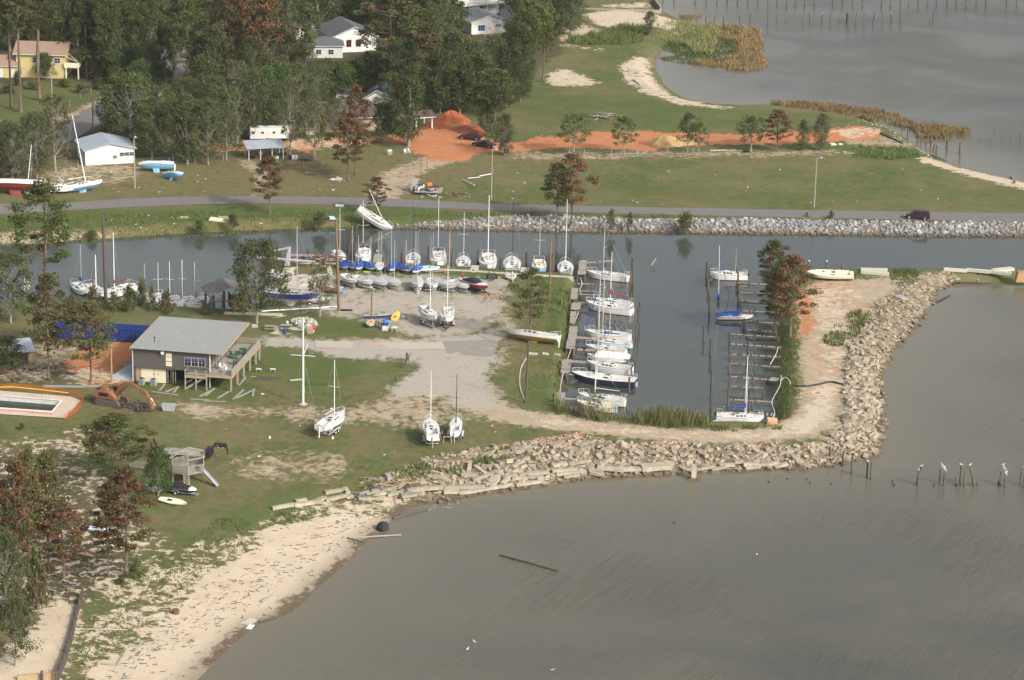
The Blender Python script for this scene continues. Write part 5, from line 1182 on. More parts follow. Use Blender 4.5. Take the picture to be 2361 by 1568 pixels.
# capsized boat across the canal bank
a, b = G0(*U(1180,560), 0.1), G0(*U(955,390), 3.4); d = a - b; c = G0(862, 512, 1.2)
o = sailboat((c.x, c.y, c.z + .1), math.degrees(math.atan2(d.y, d.x)), 7.4, 'white sailboat with red bottom capsized bow down into the canal', bot=BOTR, H=9.0, B=2.3, cpit=True, tilt=(20, 0), pitch=math.degrees(math.asin(min(.5, -d.z / d.length))), kl=True, kd=.8, cab=.4, boom=False, fb=.8, keelm=BOTR, masts=False)
m = MB(); p0 = G0(*U(1198,520), .5); m.tube([p0, G0(*U(1090,285), 6.8) , G0(*U(1045,175), 9.6)], [.11,.1,.07], 6)
o2 = m.build('broken_mast', ALUW); tag(o2, 'broken white mast leaning from the canal into the broken pine', 'mast')
wreck(*Z(2,1,185,1590), 9.0, 160, 14, 'white sailboat with yellow bottom stranded under the open crowned pine', lift=.75, bot=BOTY, masts=False, cab=.35, kd=.5, fb=.85)
wreck(*Z(3,1,570,1010), 8.2, 176, -12, 'stripped cream sailboat stranded on the spit with a black outboard', lift=.45, top=CREAM, decks=CREAM, bot=BOTY, masts=False, cab=.25, rail=False, kd=.2, fb=.75, ob=True, wins=1)
# ------------------------------------------------------------------ buildings
SIDING = mat('weathered_siding', (.115,.108,.10), .9, col2=(.06,.056,.055), vscale=3, stretch=(.35,.35,14), bump=.3, bscale=6)
WOODG = mat('weathered_wood', (.31,.285,.25), .9, col2=(.20,.18,.155), vscale=4, stretch=(1,1,1), bump=.3)
WOODD = mat('dark_wood', (.10,.085,.07), .9, col2=(.06,.05,.042), vscale=4, bump=.4)
PILE = mat('pile_wood', (.115,.095,.075), .95, col2=(.055,.05,.042), vscale=2.5, stretch=(2,2,.8), bump=.6, rnd=.35, wet=.5)
WOODY = mat('new_lumber', (.36,.27,.16), .85, var=.3, vscale=4)
METR = mat('metal_roof', (.275,.28,.27), .6, .1, col2=(.25,.25,.24), vscale=.6, bump=0)
METB = mat('metal_roof_bluegrey', (.36,.41,.45), .55, .1, col2=(.27,.31,.35), vscale=.7)
CONC = mat('concrete', (.47,.43,.36), .95, col2=(.33,.30,.25), vscale=1.0, bump=.4, bscale=6)
CONC2 = mat('concrete_broken', (.31,.262,.195), .95, col2=(.16,.13,.098), vscale=1.4, bump=.5, bscale=5, rnd=.3, wet=.5)
BEAMM = mat('concrete_beam', (.37,.335,.26), .95, col2=(.21,.18,.13), vscale=1.2, bump=.4, rnd=.15, wet=.45)
ROCKM = mat('riprap_stone', (.36,.36,.36), .95, col2=(.17,.165,.16), vscale=1.3, bump=.5, bscale=6, rnd=.35, c2amt=.45, wet=.6)
CREAMP = mat('cream_panel', (.66,.61,.45), .8, var=.15, vscale=2)
WPAINT = mat('white_wall', (.60,.60,.58), .8, var=.14, vscale=1.2)
YPAINT = mat('yellow_wall', (.52,.43,.20), .8, var=.12, vscale=1.2)
BRICK = mat('tan_brick', (.42,.32,.23), .9, col2=(.33,.24,.17), vscale=6)
SHB = mat('brown_shingle', (.115,.078,.066), .95, col2=(.085,.06,.05), vscale=3, bump=.3, bscale=12)
SHT = mat('tan_shingle', (.30,.205,.15), .95, col2=(.22,.155,.115), vscale=3, bump=.3, bscale=12)
SHG = mat('grey_shingle', (.115,.118,.125), .95, col2=(.08,.08,.085), vscale=2, bump=.3, bscale=12)
SHL = mat('worn_grey_shingle', (.26,.265,.27), .95, col2=(.14,.14,.145), vscale=1.2, bump=.3, bscale=12)
SHADEI = mat('interior_shade', (.02,.018,.016), .9)
ORANGE = mat('excavator_orange', (.26,.118,.058), .75, col2=(.15,.075,.045), vscale=1.6, bump=.2)
TRACKM = mat('track_steel', (.13,.105,.085), .85, var=.4, vscale=5, bump=.6, bscale=14)
BLUEC = mat('dumpster_blue', (.020,.045,.19), .6, var=.35, vscale=1.5)
BLUEB = mat('barrel_blue', (.04,.16,.50), .5)
CURT = mat('blue_curtain', (.03,.07,.25), .8)
PWATER = mat('pool_water', (.016,.026,.016), .08, spec=.15)
REDD = mat('red_fence', (.22,.035,.035), .8)
def net_mat():
    m = bpy.data.materials.new('orange_net'); m.use_nodes = True; t = m.node_tree; t.nodes.clear(); N = t.nodes.new; L = t.links.new
    o = N('ShaderNodeOutputMaterial'); d = N('ShaderNodeBsdfDiffuse'); d.inputs[0].default_value = (.55,.11,.04,1); tr = N('ShaderNodeBsdfTransparent'); x = N('ShaderNodeMixShader')
    tc = N('ShaderNodeTexCoord'); ck = N('ShaderNodeTexChecker'); ck.inputs['Scale'].default_value = 14; L(tc.outputs['Object'], ck.inputs[0]); mr = N('ShaderNodeMapRange'); mr.inputs[3].default_value = .1; mr.inputs[4].default_value = .6
    L(ck.outputs['Fac'], mr.inputs[0]); L(mr.outputs[0], x.inputs[0]); L(tr.outputs[0], x.inputs[1]); L(d.outputs[0], x.inputs[2]); L(x.outputs[0], o.inputs[0]); return m
NET = net_mat()

def frame2(a, b, z=LZ):
    """origin at pixel a, heading towards pixel b"""
    A, B_ = G0(*a, z), G0(*b, z); d = B_ - A; return A, math.degrees(math.atan2(d.y, d.x)), d.length
def window(parent, x, y, z, w, h, face='f', frame=None, glass=None, bars=True, cols=2):
    """face f: on a wall facing -y; r: facing +x; l: facing -x"""
    frame = frame or WPAINT
    def P(u, v, o): return {'f': (x + u, y - o, z + v), 'r': (x + o, y + u, z + v), 'l': (x - o, y - u, z + v)}[face]
    g = MB(); 
    def slab(u0, u1, v0, v1, o0, o1, m):
        c = [P(u, v, o) for o in (o0, o1) for u, v in ((u0,v0),(u1,v0),(u1,v1),(u0,v1))]
        m.add(c, [(3,2,1,0),(4,5,6,7),(0,1,5,4),(1,2,6,5),(2,3,7,6),(3,0,4,7)])
    slab(-w/2, w/2, -h/2, h/2, .0, .03, g); wn = g.build('window', glass or WIN, parent)
    f = MB(); t = .09
    slab(-w/2-t, -w/2, -h/2-t, h/2+t, 0, .07, f); slab(w/2, w/2+t, -h/2-t, h/2+t, 0, .07, f); slab(-w/2, w/2, h/2, h/2+t, 0, .07, f); slab(-w/2, w/2, -h/2-t, -h/2, 0, .09, f)
    if bars:
        slab(-w/2, w/2, -.025, .025, .03, .055, f)
        for k in range(1, cols): u = -w/2 + w*k/cols; slab(u-.025, u+.025, -h/2, h/2, .03, .06, f)
    f.build('frame', frame, wn); return wn
def door(parent, x, y, w=.95, h=2.05, mt=None, z0=.1, face='f'):
    m = MB()
    if face == 'f': m.box((x, y-.03, z0+h/2), (w, .07, h)); o = m.build('door', mt or WOODD, parent); hb = MB(); hb.box((x+w*.36, y-.09, z0+h*.48), (.12,.06,.06))
    else: m.box((x+.03, y, z0+h/2), (.07, w, h)); o = m.build('door', mt or WOODD, parent); hb = MB(); hb.box((x+.09, y+w*.36, z0+h*.48), (.06,.12,.06))
    hb.build('handle', ALU, o); return o
def roof(parent, W, D, z, rh, kind, mt, ov=.5, x0=0, y0=0, th=.14, trim=None, name='roof'):
    m = MB(); a, b, c, d = x0-ov, x0+W+ov, y0-ov, y0+D+ov; 
    def both(pts, f):
        n = len(pts); up = [(p[0],p[1],p[2]+th) for p in pts]; m.add(list(pts)+up, [tuple(i for i in reversed(q)) for q in f] + [tuple(i+n for i in q) for q in f])
    if kind == 'gx': P = [(a,c,z),(b,c,z),(b,(c+d)/2,z+rh),(a,(c+d)/2,z+rh),(b,d,z),(a,d,z)]; F = [(0,1,2,3),(3,2,4,5)]; E = [0,1,2,4,5,3]
    elif kind == 'gy': P = [(a,c,z),((a+b)/2,c,z+rh),((a+b)/2,d,z+rh),(a,d,z),(b,c,z),(b,d,z)]; F = [(0,1,2,3),(1,4,5,2)]; E = [0,1,4,5,2,3]
    elif kind == 'hip': k = min(W, D)/2; P = ([(a,c,z),(b,c,z),(b,d,z),(a,d,z)] + ([(a+k+ov,(c+d)/2,z+rh),(b-k-ov,(c+d)/2,z+rh)] if W >= D else [((a+b)/2,c+k+ov,z+rh),((a+b)/2,d-k-ov,z+rh)])); F = ([(0,1,5,4),(2,3,4,5),(1,2,5),(3,0,4)] if W >= D else [(0,1,4),(1,2,5,4),(2,3,5),(3,0,4,5)]); E = [0,1,2,3]
    else: P = [(a,c,z),(b,c,z),(b,d,z+rh),(a,d,z+rh)]; F = [(0,1,2,3)]; E = [0,1,2,3]
    both(P, F); n = len(P)
    base = len(m.v) - 2*n
    for i in range(len(E)):
        p, q = E[i], E[(i+1) % len(E)]; m.f.append((base+p, base+q, base+q+n, base+p+n)); m.m.append(1 if trim else 0)
    o = m.build(name, [mt, trim or mt], parent); return o
def gable_wall(m, W, D, z0, z1, rh, kind, mi=0):
    m.box((W/2, D/2, (z0+z1)/2), (W, D, z1-z0), mi=mi)
    if kind == 'gx':
        for x in (0.002, W-.002): m.add([(x,0,z1),(x,D,z1),(x,D/2,z1+rh*D/(D+1))], [(0,1,2)], mi)
    if kind == 'gy':
        for y in (0.002, D-.002): m.add([(0,y,z1),(W,y,z1),(W/2,y,z1+rh*W/(W+1))], [(0,1,2)], mi)
def house(a, b, D, h, rh, kind, wm, rm, label, name='house', wins=(), doors=(), trim=None, chim=None, z=LZ, cat='house', ov=.5, W=None):
    o0, hd, W_ = frame2(a, b); W = W or W_; o = thing(name, (o0.x, o0.y, z), R(hd), label, cat)
    m = MB(); gable_wall(m, W, D, -.3, h, rh, kind); m.build('wall', wm, o); r = roof(o, W, D, h, rh, kind, rm, ov, trim=trim)
    if chim: c = MB(); c.box((chim[0], chim[1], h+rh), (.7,.7,1.6)); c.build('chimney', CONC, r)
    for w in wins: window(o, *w)
    for d in doors: door(o, *d)
    return o, W

# clubhouse on stilts
a, hd, W = frame2((308,880.5), (486.5,894)); W = 12.0; D = 14.2
CL = thing('clubhouse', a, R(hd), 'grey weathered wooden clubhouse on stilts with a flat corrugated metal roof', 'clubhouse')
m = MB(); m.box((W/2, D/2, 3.95), (W, D, 3.1)); m.build('wall', SIDING, CL)
bt = MB()
for k in range(13): bt.box((W/2, -.012, 2.55 + k*.235), (W, .02, .03))
bt.build('board_joint', WOODD, CL)
m = MB(); m.box((W/2, D/2+1.2, 1.1), (W-.6, D-2.4, 2.6)); m.build('lower_room_shade', SHADEI, CL)  # solid block, its near-black colour stands for the shade in the open storey
m = MB(); m.box((3.0, .55, 1.15), (3.9, .08, 2.3)); m.build('storage_wall', CREAMP, CL)
m = MB()
for x in (2.25,): m.box((x+.9, .49, 1.1), (.03, .04, 2.1))
m.box((2.95,.49,1.3), (.08,.05,.22)); m.box((3.75,.49,1.3), (.08,.05,.22)); m.build('storage_door_handle', WOODD, CL)
m = MB(); m.box((.62,.5,1.15), (.75,.1,2.3)); m.build('plywood_panel', WOODY, CL)
m = MB(); m.box((3.3,.42,2.32), (5.4,.14,.28))
for x in (5.25,5.7,6.1,6.45): m.box((x,.5,1.1), (.1,.1,2.3))
m.build('stud_frame', WOODG, CL)
def corr_roof(parent, x0, x1, y0, y1, z0, z1, mt, pitch=.42):
    m = MB(); n = int((x1-x0)/pitch*2); xs = [x0 + (x1-x0)*i/n for i in range(n+1)]
    up = [(x, y, z + (.045 if i % 2 else 0)) for y, z in ((y0,z0),(y1,z1)) for i, x in enumerate(xs)]; k = n+1
    m.add(up + [(p[0],p[1],p[2]-.06) for p in up], [(i, i+1, k+i+1, k+i) for i in range(n)] + [(2*k+i, 3*k+i, 3*k+i+1, 2*k+i+1) for i in range(n)] + [(i, 2*k+i, 2*k+i+1, i+1) for i in range(n)])
    return m.build('roof', mt, parent)
rf = corr_roof(CL, -.25, W+2.05, -.7, D+.7, 5.55, 6.05, METR)
m = MB(); m.box((-.30, D/2, 5.72), (.08, D+1.4, .3), rx=math.atan2(.5, D+1.4)); m.box((W+2.1, D/2, 5.72), (.08, D+1.4, .3), rx=math.atan2(.5, D+1.4)); m.build('fascia', WOODY, rf)
m = MB()
for x, y in ((3.2,3.2),(4.6,1.6),(8.3,4.5),(5.3,8.3),(4.0,10.6),(7.6,8.4)): m.box((x, y, 5.62 + y*.033), (.5,.35,.12)); 
m.build('roof_patch', WOODG, rf)
m = MB(); m.tube([(2.6,2.6,5.6),(2.6,2.6,6.4)], .06, 6); m.lathe([(.0,0),(.14,.02),(.14,.14),(0,.2)], (2.6,2.6,6.4), 8); m.build('vent_pipe', BLKM, rf)
m = MB(); m.tube([(10.9,.4,5.5),(10.9,.4,7.6)], .03, 5); m.bar((10.7,.4,7.5),(11.1,.4,7.6),.04,.04); m.build('antenna', GALV, rf)
for x in (8.55,9.65,10.75):
    w_ = window(CL, x, 0, 3.85, .92, 1.25, frame=WOODG); c = MB(); c.box((x, -.045, 4.3), (.84,.02,.36)); c.build('curtain', CURT, w_)
m = MB()
for z_ in (4.72, 4.02, 3.25): m.box((5.6,-.03,z_), (.92,.06,.62 if z_ > 3.5 else .66))
m.build('boarded_window', CREAMP, CL)
m = MB(); m.lathe([(0,0),(.18,.03),(.28,.1)], (0,0,0), 14); dd = m.build('satellite_dish', GREYW, CL); dd.location = (4.75,-.35,5.05); dd.rotation_euler = (R(75),0,0)
m = MB(); m.box((12.0,-.08,2.7),(.12,.12,5.4)); m.box((-.06,-.06,2.6),(.1,.1,5.2)); m.build('downpipe', WPAINT, CL)
# side deck
DW, DZ = 4.0, 2.4; x0 = W; x1 = W + DW - .3
m = MB(); n = 34
for k in range(n): m.box(((x0+x1)/2, -1.3 + (D+2.4)*(k+.5)/n, DZ), (x1-x0, (D+2.4)/n-.02, .09))
m.build('deck', WOODG, CL)
m = MB(); m.box(((x0+x1)/2, -1.36, DZ-.16), (x1-x0+.1, .08, .26)); m.box((x1+.05, D/2-.1, DZ-.16), (.08, D+2.5, .26)); m.build('deck_beam', WOODY, CL)
m = MB()
for y in [-1.25 + i*1.65 for i in range(11)]: m.box((x1, y, DZ+.5), (.1,.1,1.0))
for x in (x0+1.2, x0+2.4): m.box((x, -1.25, DZ+.5), (.09,.09,1.0))
m.box((x1, D/2-.1, DZ+1.0), (.18, D+2.4, .07)); m.box((x1, D/2-.1, DZ+.2), (.06, D+2.4, .08)); m.box(((x0+x1)/2, -1.25, DZ+1.0), (x1-x0, .14, .06)); m.box(((x0+x1)/2, D+1.1, DZ+1.0), (x1-x0, .14, .06))
for k in range(120): m.box((x1, -1.2 + (D+2.3)*k/119, DZ+.6), (.04,.09,.8))
for k in range(22): m.box((x0 + (x1-x0)*k/21, D+1.1, DZ+.6), (.09,.03,.8))
m.build('railing', WOODG, CL)
for y in (-1.2, 2.4, 6.0, 9.6, 13.0, 15.2):
    m = MB(); m.box((x1-.1, y, DZ/2-.1), (.24,.24,DZ)); m.build('post', WOODG, CL)
m = MB()
for k in range(9): m.box((x0+.03, .3 + k*1.6, 4.0), (.1,.12,3.1))
m.box((x0+.05, D/2, 3.2), (.06, D, .1)); m.build('porch_screen', WOODG, CL)
# front landing and stairs
m = MB(); m.box((10.3,-.95,2.2), (3.4,1.8,.12)); m.build('landing', WOODG, CL)
m = MB(); m.box((10.3,-1.82,2.05), (3.5,.09,.26)); m.build('landing_beam', WOODY, CL)
for x in (8.65, 10.3, 11.95): m = MB(); m.box((x,-1.75,1.55), (.17,.17,3.3)); m.build('post', WOODG, CL)
m = MB()
for z_ in (2.65, 3.0): m.box((10.3,-1.8,z_), (3.4,.05,.09))
m.bar((8.65,-.1,3.0),(8.65,-1.8,3.0),.06,.08); m.build('railing', WOODG, CL)
m = MB(); m.bar((8.7,-.5,.1),(11.9,-.5,2.2),.06,.28); m.bar((8.7,-1.5,.1),(11.9,-1.5,2.2),.06,.28)
for k in range(9): m.box((8.95+k*.345,-1.0,.3+k*.225), (.28,1.0,.05))
m.bar((8.7,-1.5,1.0),(11.9,-1.5,3.0),.06,.09); m.build('stairs', WOODG, CL)
for x, y in ((.3,13.8),(.3,7),(6,.3),(11.8,.2),(11.8,7),(11.8,13.8),(.15,.2)): m = MB(); m.box((x,y,1.1), (.2,.2,2.6)); m.build('stilt', WOODD, CL)
CM = Matrix.Translation(a) @ Matrix.Rotation(R(hd), 4, 'Z')
def clp(x, y, z=0.0): return CM @ Vector((x, y, z))
for x, lb in ((1.55,'left of the two grey air conditioner units under the clubhouse wall'), (3.4,'right hand grey air conditioner unit under the clubhouse wall')):
    o = thing('air_conditioner', clp(x,-.9,0), R(hd), lb, 'air conditioner'); m = MB(); m.box((0,0,.5), (.85,.85,.95)); m.build('housing', GALV, o)
    m = MB(); m.lathe([(.36,0),(.36,.05),(.1,.07)], (0,0,.98), 14); m.build('fan_grille', BLKM, o)
    m = MB()
    for k in range(6): m.box((0,-.435,.15+k*.14), (.74,.02,.05))
    m.build('louvre', BLKM, o)
def chair(p, rz, label, group, mt):
    o = thing('chair', p, rz, label, 'chair', group); m = MB(); m.box((0,0,.43),(.5,.5,.06)); m.build('seat', mt, o); m = MB(); m.box((0,.24,.72),(.5,.06,.55)); m.build('backrest', mt, o)
    for sx in (-.22,.22):
        for sy in (-.22,.22): m = MB(); m.box((sx,sy,.21),(.06,.06,.42)); m.build('leg', mt, o)
        m = MB(); m.box((sx*1.15,0,.63),(.06,.5,.05)); m.build('armrest', mt, o)
    return o
for x, y, z_, r_ in ((13.3,1.6,0,1),(13.55,2.4,0,2),(14.2,.3,0,4.2),(14.8,.7,0,5)): chair(clp(x,y,DZ+.05), r_, 'white plastic chair on the front end of the clubhouse deck', 'white chairs on the clubhouse deck', DECKW)
for x, y, z_, r_ in ((14.6,4.6,0,1.5),(13.0,7.9,0,0),(14.8,9.6,0,3)): chair(clp(x,y,DZ+.05), r_, 'dark green chair around the tables on the clubhouse deck', 'dark chairs on the clubhouse deck', GREENC)
for x, y, lb in ((14.1,7.3,'round dark table in the middle of the clubhouse deck'), (14.3,10.3,'round dark table at the far end of the clubhouse deck')):
    o = thing('table', clp(x,y,DZ+.05), 0, lb, 'table'); MB().lathe([(.0,.70),(.62,.70),(.62,.74),(0,.75)], n=16).build('tabletop', GREENC, o); MB().lathe([(.25,0),(.05,.06),(.05,.7)], n=8).build('pedestal', BLKM, o)
# lean-to ramp of metal sheets beside the clubhouse
o = MB().add([(0,0,.05),(-4.2,-.3,.05),(-1.6,4.5,1.5),(0,4.5,1.7)], [(0,1,2,3)]).add([(0,0,-.02),(-4.2,-.3,-.02),(-1.6,4.5,1.4),(0,4.5,1.6)], [(3,2,1,0)]).build('metal_sheet', METB, loc=clp(-.15,.4,0), rz=R(hd)); tag(o, 'pale metal sheets sloping against the left end of the clubhouse', 'metal sheet')

# yellow house
o, W = house((38,178), (150,181), 9.0, 5.4, 2.2, 'gx', YPAINT, SHT, 'yellow two storey house with tan shingle roof and side deck', wins=[(9.6,0,4.1,1.2,1.1),(4.4,0,4.1,1.0,1.1)], trim=WPAINT, ov=.7)
m = MB(); m.box((W+1.6, 1.2, 2.7), (3.4, 3.4, .2)); m.build('deck', CREAM, o)
m = MB(); m.box((W+1.6,-.5,3.3),(3.4,.08,1.0)); m.box((W+3.3,1.2,3.3),(.08,3.4,1.0)); m.build('railing', CREAM, o)
for x in (W+.4, W+3.2): m = MB(); m.box((x,-.4,1.4),(.25,.25,2.8)); m.build('post', CREAM, o)
m = MB()
for q in range(8): m.bar((W+.2+q*.0, 2.8, 5.4),(W+3.0,-.4,3.9+q*.06),.1,.1) if q in (0,7) else None
m.bar((W+.2,-.4,5.3),(W+3.2,-.4,3.9),.1,.1); m.build('broken_rafter', CREAM, o)
m = MB(); m.box((-.0+8, .0, 0), (.01,.01,.01)); 
o, W = house((-40,178), (41,180), 7.0, 2.7, 1.9, 'gx', YPAINT, SHT, 'low yellow wing of the yellow house with its garage door', name='house', wins=[(8.6,0,1.5,1.0,1.0)], doors=[(6.9,0,.9,2.0,WPAINT),(3.5,0,2.4,2.1,WPAINT)], trim=WPAINT)
p = G(222,180); o = thing('steps', (p.x,p.y,p.z), R(-30), 'detached yellow wooden steps and landing on the grass', 'steps'); m = MB(); m.box((1.2,0,.95),(1.6,1.5,.12)); [m.box((-.2-k*.3,0,.85-k*.16),(.3,1.3,.06)) for k in range(5)]; m.build('tread', CREAM, o)
m = MB(); [m.bar((.45,y,1.9),(-1.7,y,1.0),.07,.07) for y in (-.7,.7)]; m.bar((.45,.7,1.9),(2.0,.7,1.9),.07,.07); m.bar((2,.7,1.9),(2,-.7,1.9),.07,.07); [m.bar((x,y,0),(x,y,1.9),.08,.08) for x in (.45,2.0) for y in (-.7,.7)]; m.build('railing', CREAM, o)
# white block building with blue grey metal roof
o, W = house((197,382), (310,376), 9.5, 3.0, 1.3, 'gy', WPAINT, METB, 'low white building with blue grey metal roof behind the beached boats', wins=[(8.4,0,1.95,2.9,.7,'f',WPAINT,None,True,3),(6.0,0,1.5,.8,.6)], ov=.5)
# houses in the wood
o, W = house((765,122), (868,118), 14, 3.6, 2.6, 'gy', WPAINT, SHG, 'white gabled house with dark grey roof and maroon shutters', wins=[(4.3,0,2.2,1.1,1.6,'f',REDD),(6.7,0,2.2,1.1,1.6,'f',REDD)], trim=WPAINT)
house((706,134), (790,134), 8, 2.9, 1.6, 'hip', WPAINT, SHG, 'low white hip roofed wing in front of the white gabled house', wins=[(3,0,1.5,1.2,1.1),(6,0,1.5,1.2,1.1)], trim=WPAINT)
house((682,92), (744,89), 8, 3.2, 1.6, 'gx', WPAINT, SHG, 'small white house end behind the pine left of the gabled house', wins=[(3,0,1.6,1.0,1.0)], trim=WPAINT)
o, W = house((1087,80), (1170,76), 11, 3.0, 1.9, 'gy', WPAINT, SHL, 'white house with patched grey roof and blue framed window', wins=[(2.7,0,1.6,1.7,1.3,'f',LBLUE,None,True,3),(7.2,0,2.1,1.6,.5)], trim=WPAINT)
o, W = house((1012,42), (1150,30), 9, 6.0, 1.8, 'hip', WPAINT, SHL, 'large white two storey house with long balustraded porches at the top', wins=[(2.5,0,1.6,1.2,1.6),(9,0,1.5,1.0,1.5),(13,0,1.5,1.0,1.5)], doors=[(6,0)], trim=WPAINT)
m = MB(); m.box((W/2,-1.2,3.1),(W+1,2.4,.2)); m.build('porch', WPAINT, o); m = MB(); m.box((W/2,-2.35,4.15),(W+1,.1,.1)); [m.box((-.4+k*(W+.8)/60,-2.35,3.7),(.06,.06,.9)) for k in range(61)]; m.build('railing', WPAINT, o)
for k in range(8): m = MB(); m.box((-.3+k*(W+.6)/7,-2.3,3.0),(.18,.18,6.0)); m.build('column', WPAINT, o)
o, W = house((842,262), (896,264), 9, 3.3, 2.0, 'gy', GREYW, SHG, 'grey white house with a blue tarp across its dark roof', wins=[(2.2,0,1.5,.9,1.4,'f',BLKM),(4.8,0,1.5,.8,1.3,'f',BLKM)], trim=WPAINT)
m = MB(); m.add([(W/2-.1,-.4,5.38),(W/2+2.6,-.4,4.1),(W/2+2.6,9.2,4.1),(W/2-.1,9.2,5.38)], [(0,1,2,3)]); m.add([(W/2-1.0,2,5.05),(W/2-.1,2,5.42),(W/2-.1,9.2,5.42),(W/2-1.0,9.2,5.05)],[(0,1,2,3)]); m.build('roof_tarp', LBLUE, o)
m = MB(); m.box((3.2,-1.5,.75),(3.8,.1,1.2)); m.box((5.1,-.8,.75),(.1,1.5,1.2)); m.build('red_railing', REDD, o)
house((775,238), (805,240), 4, 2.4, .9, 'gx', GREYW, SHG, 'small dark roofed shed left of the blue tarped house', wins=[(1.2,0,1.4,1.0,.8)], ov=.3, name='shed', cat='shed')
o, W = house((645,309), (880,300), 11, 2.9, 2.5, 'hip', BRICK, SHB, 'long brown roofed brick ranch house behind the camper', wins=[(4.8,0,1.6,1.7,1.2,'f',WPAINT,None,True,3),(12.5,0,1.6,1.5,1.1)], doors=[(9.2,0)], trim=WPAINT, ov=.8)
o, W = house((505,320), (600,316), 7, 2.6, 1.0, 'gx', WOODD, SHB, 'dark wooden shed half hidden by trees left of the camper', name='shed', cat='shed', ov=.5)
a, hd, _ = frame2((958,300),(984,298)); o = thing('carport', a, R(hd), 'small carport with a brown roof on white posts', 'carport'); roof(o, 4.2, 5, 2.6, .9, 'gx', SHB, .5, trim=WPAINT)
for x, y in ((.2,.2),(3.9,.2),(.2,4.6),(3.9,4.6)): m = MB(); m.box((x,y,1.3),(.3,.3,2.6)); m.build('post', WPAINT, o)
# house with red in the wood and distant white
house((1180,60),(1215,58), 8, 3, 1.5, 'gx', WPAINT, SHL, 'white house end far back among the trees at the top', wins=[(1.5,0,1.6,.9,1)])
# camper
a, hd, L_ = frame2((577,327),(672,325)); o = thing('camper_trailer', a, R(hd), 'white camper trailer with small dark windows behind the open metal shed', 'camper')
L_ = 8.2; m = MB(); m.loft([[(x0_,y,.6+s0),(x0_,y,2.9),(x1_,y,2.9),(x1_+.35,y,1.7),(x1_,y,.6)] for y, x0_, x1_, s0 in ((0,0,L_,0),(2.4,0,L_,0))]); m.build('body', WPAINT, o)
for x in (.7,2.6,5.0,6.7): window(o, x,0,1.9,.55,.4,'f',GREYW,None,False)
door(o, 3.9, 0, .6, 1.7, GREYW, .75); m = MB(); m.box((2.2,1.2,3.0),(.7,.6,.25)); m.build('roof_vent', GREYW, o)
for x in (3.6,4.5):
    for y in (-.02,2.2): m = MB(); m.tube([(x,y,.35),(x,y+.22,.35)],.35,12); m.build('wheel', RUBB, o)
m = MB(); m.bar((L_,1.2,.6),(L_+1.4,1.2,.55),.12,.12); m.build('hitch', BLKM, o)
# open metal roofed shed
a, hd, _ = frame2((574,370),(660,366)); o = thing('open_shed', a, R(hd), 'open sided shed with a grey metal roof on white posts beside the barrels', 'shed')
corr_roof(o, -.5, 7.6, -.6, 4.4, 2.5, 3.2, METB)
for x, y in ((0,0),(2.4,0),(4.8,0),(7.1,0),(0,3.8),(3.6,3.8),(7.1,3.8)): m = MB(); m.box((x,y,1.3),(.12,.12,2.7)); m.build('post', WPAINT, o)
rd = random.Random(9)
for k in range(9):
    q = G(582 + k*9, 366 - (k % 3)*4); h = rd.uniform(.5,1.0); o = thing('junk_box', q, rd.uniform(0,3), 'dark box or bin stored under the open metal shed', 'box', 'clutter under the open shed')
    m = MB(); m.box((0,0,h/2),(rd.uniform(.5,1.1),rd.uniform(.5,.9),h)); m.build('body', (BLKM,WOODD,GREYW,BLKM)[k % 4], o); m = MB(); m.box((0,0,h+.03),(.6,.6,.05)); m.build('lid', (WOODD,BLKM)[k % 2], o)
for x, y, c_, lb in ((669,368,BLKM,'black barrel beside the open shed'),(675.5,367.5,DECKW,'left white barrel beside the open shed'),(683,367.5,DECKW,'right white barrel beside the open shed')):
    q = G(x,y); o = thing('barrel', q, 0, lb, 'barrel'); MB().lathe([(.28,0),(.32,.1),(.32,.8),(.28,.9),(0,.9)], n=12).build('body', c_, o); MB().lathe([(.33,.28),(.34,.3),(.33,.32)], n=12).build('hoop', c_, o)
# boathouse on the near canal bank
a, hd, _ = frame2((484,727),(560,722)); o = thing('boathouse', a, R(hd), 'wrecked boathouse on dark posts at the canal edge beside the grey oak', 'boathouse')
roof(o, 6.5, 5.5, 2.9, 1.3, 'gy', mat('old_tin', (.20,.19,.18), .8, var=.5, vscale=1.5), .4, x0=.3, y0=1)
for x, y in ((.3,0),(2.2,.4),(4,.0),(6.6,.2),(.3,5),(6.6,5),(3.4,5)): m = MB(); m.tube([(x,y,-2),(x,y,3.2)], .16, 8); m.build('post', PILE, o)
m = MB(); m.box((5.6,3,1.2),(2.8,.1,2.3)); m.box((4.2,4.2,1.2),(.1,2.4,2.3)); m.build('plank_wall', mat('ochre_boards', (.22,.12,.04), .9, var=.3, vscale=4, stretch=(6,6,.4)), o)
m = MB(); m.bar((0,0,2.4),(7,0,2.1),.1,.2); m.bar((1,-.4,3.0),(5,-.6,1.6),.08,.14); m.build('fallen_beam', WOODD, o)
a = G(540,724); o = tag(MB().box((3.2,0,.1),(9.5,.7,.35)).build('concrete_sill', CONC, loc=a, rz=R(-2)), 'pale concrete sill along the bank below the boathouse', 'wall')
# fallen light mast lying from the boathouse to the hoist
a, b = G0(592,593,2.6), G0(727,604,2.2); o = tag(MB().tube([a,b],[.28,.2],8).build('fallen_pole', GALV), 'thick silver pole lying across the hoist and the wreckage', 'pole')
m = MB(); a, b = G0(595,600,1.9), G0(725,613,1.4); m.bar(a,b,.9,.12); o = tag(m.build('fallen_roof', mat('red_brown_metal', (.16,.07,.06), .8, var=.3), ), 'red brown metal sheet lying under the silver pole', 'metal sheet')
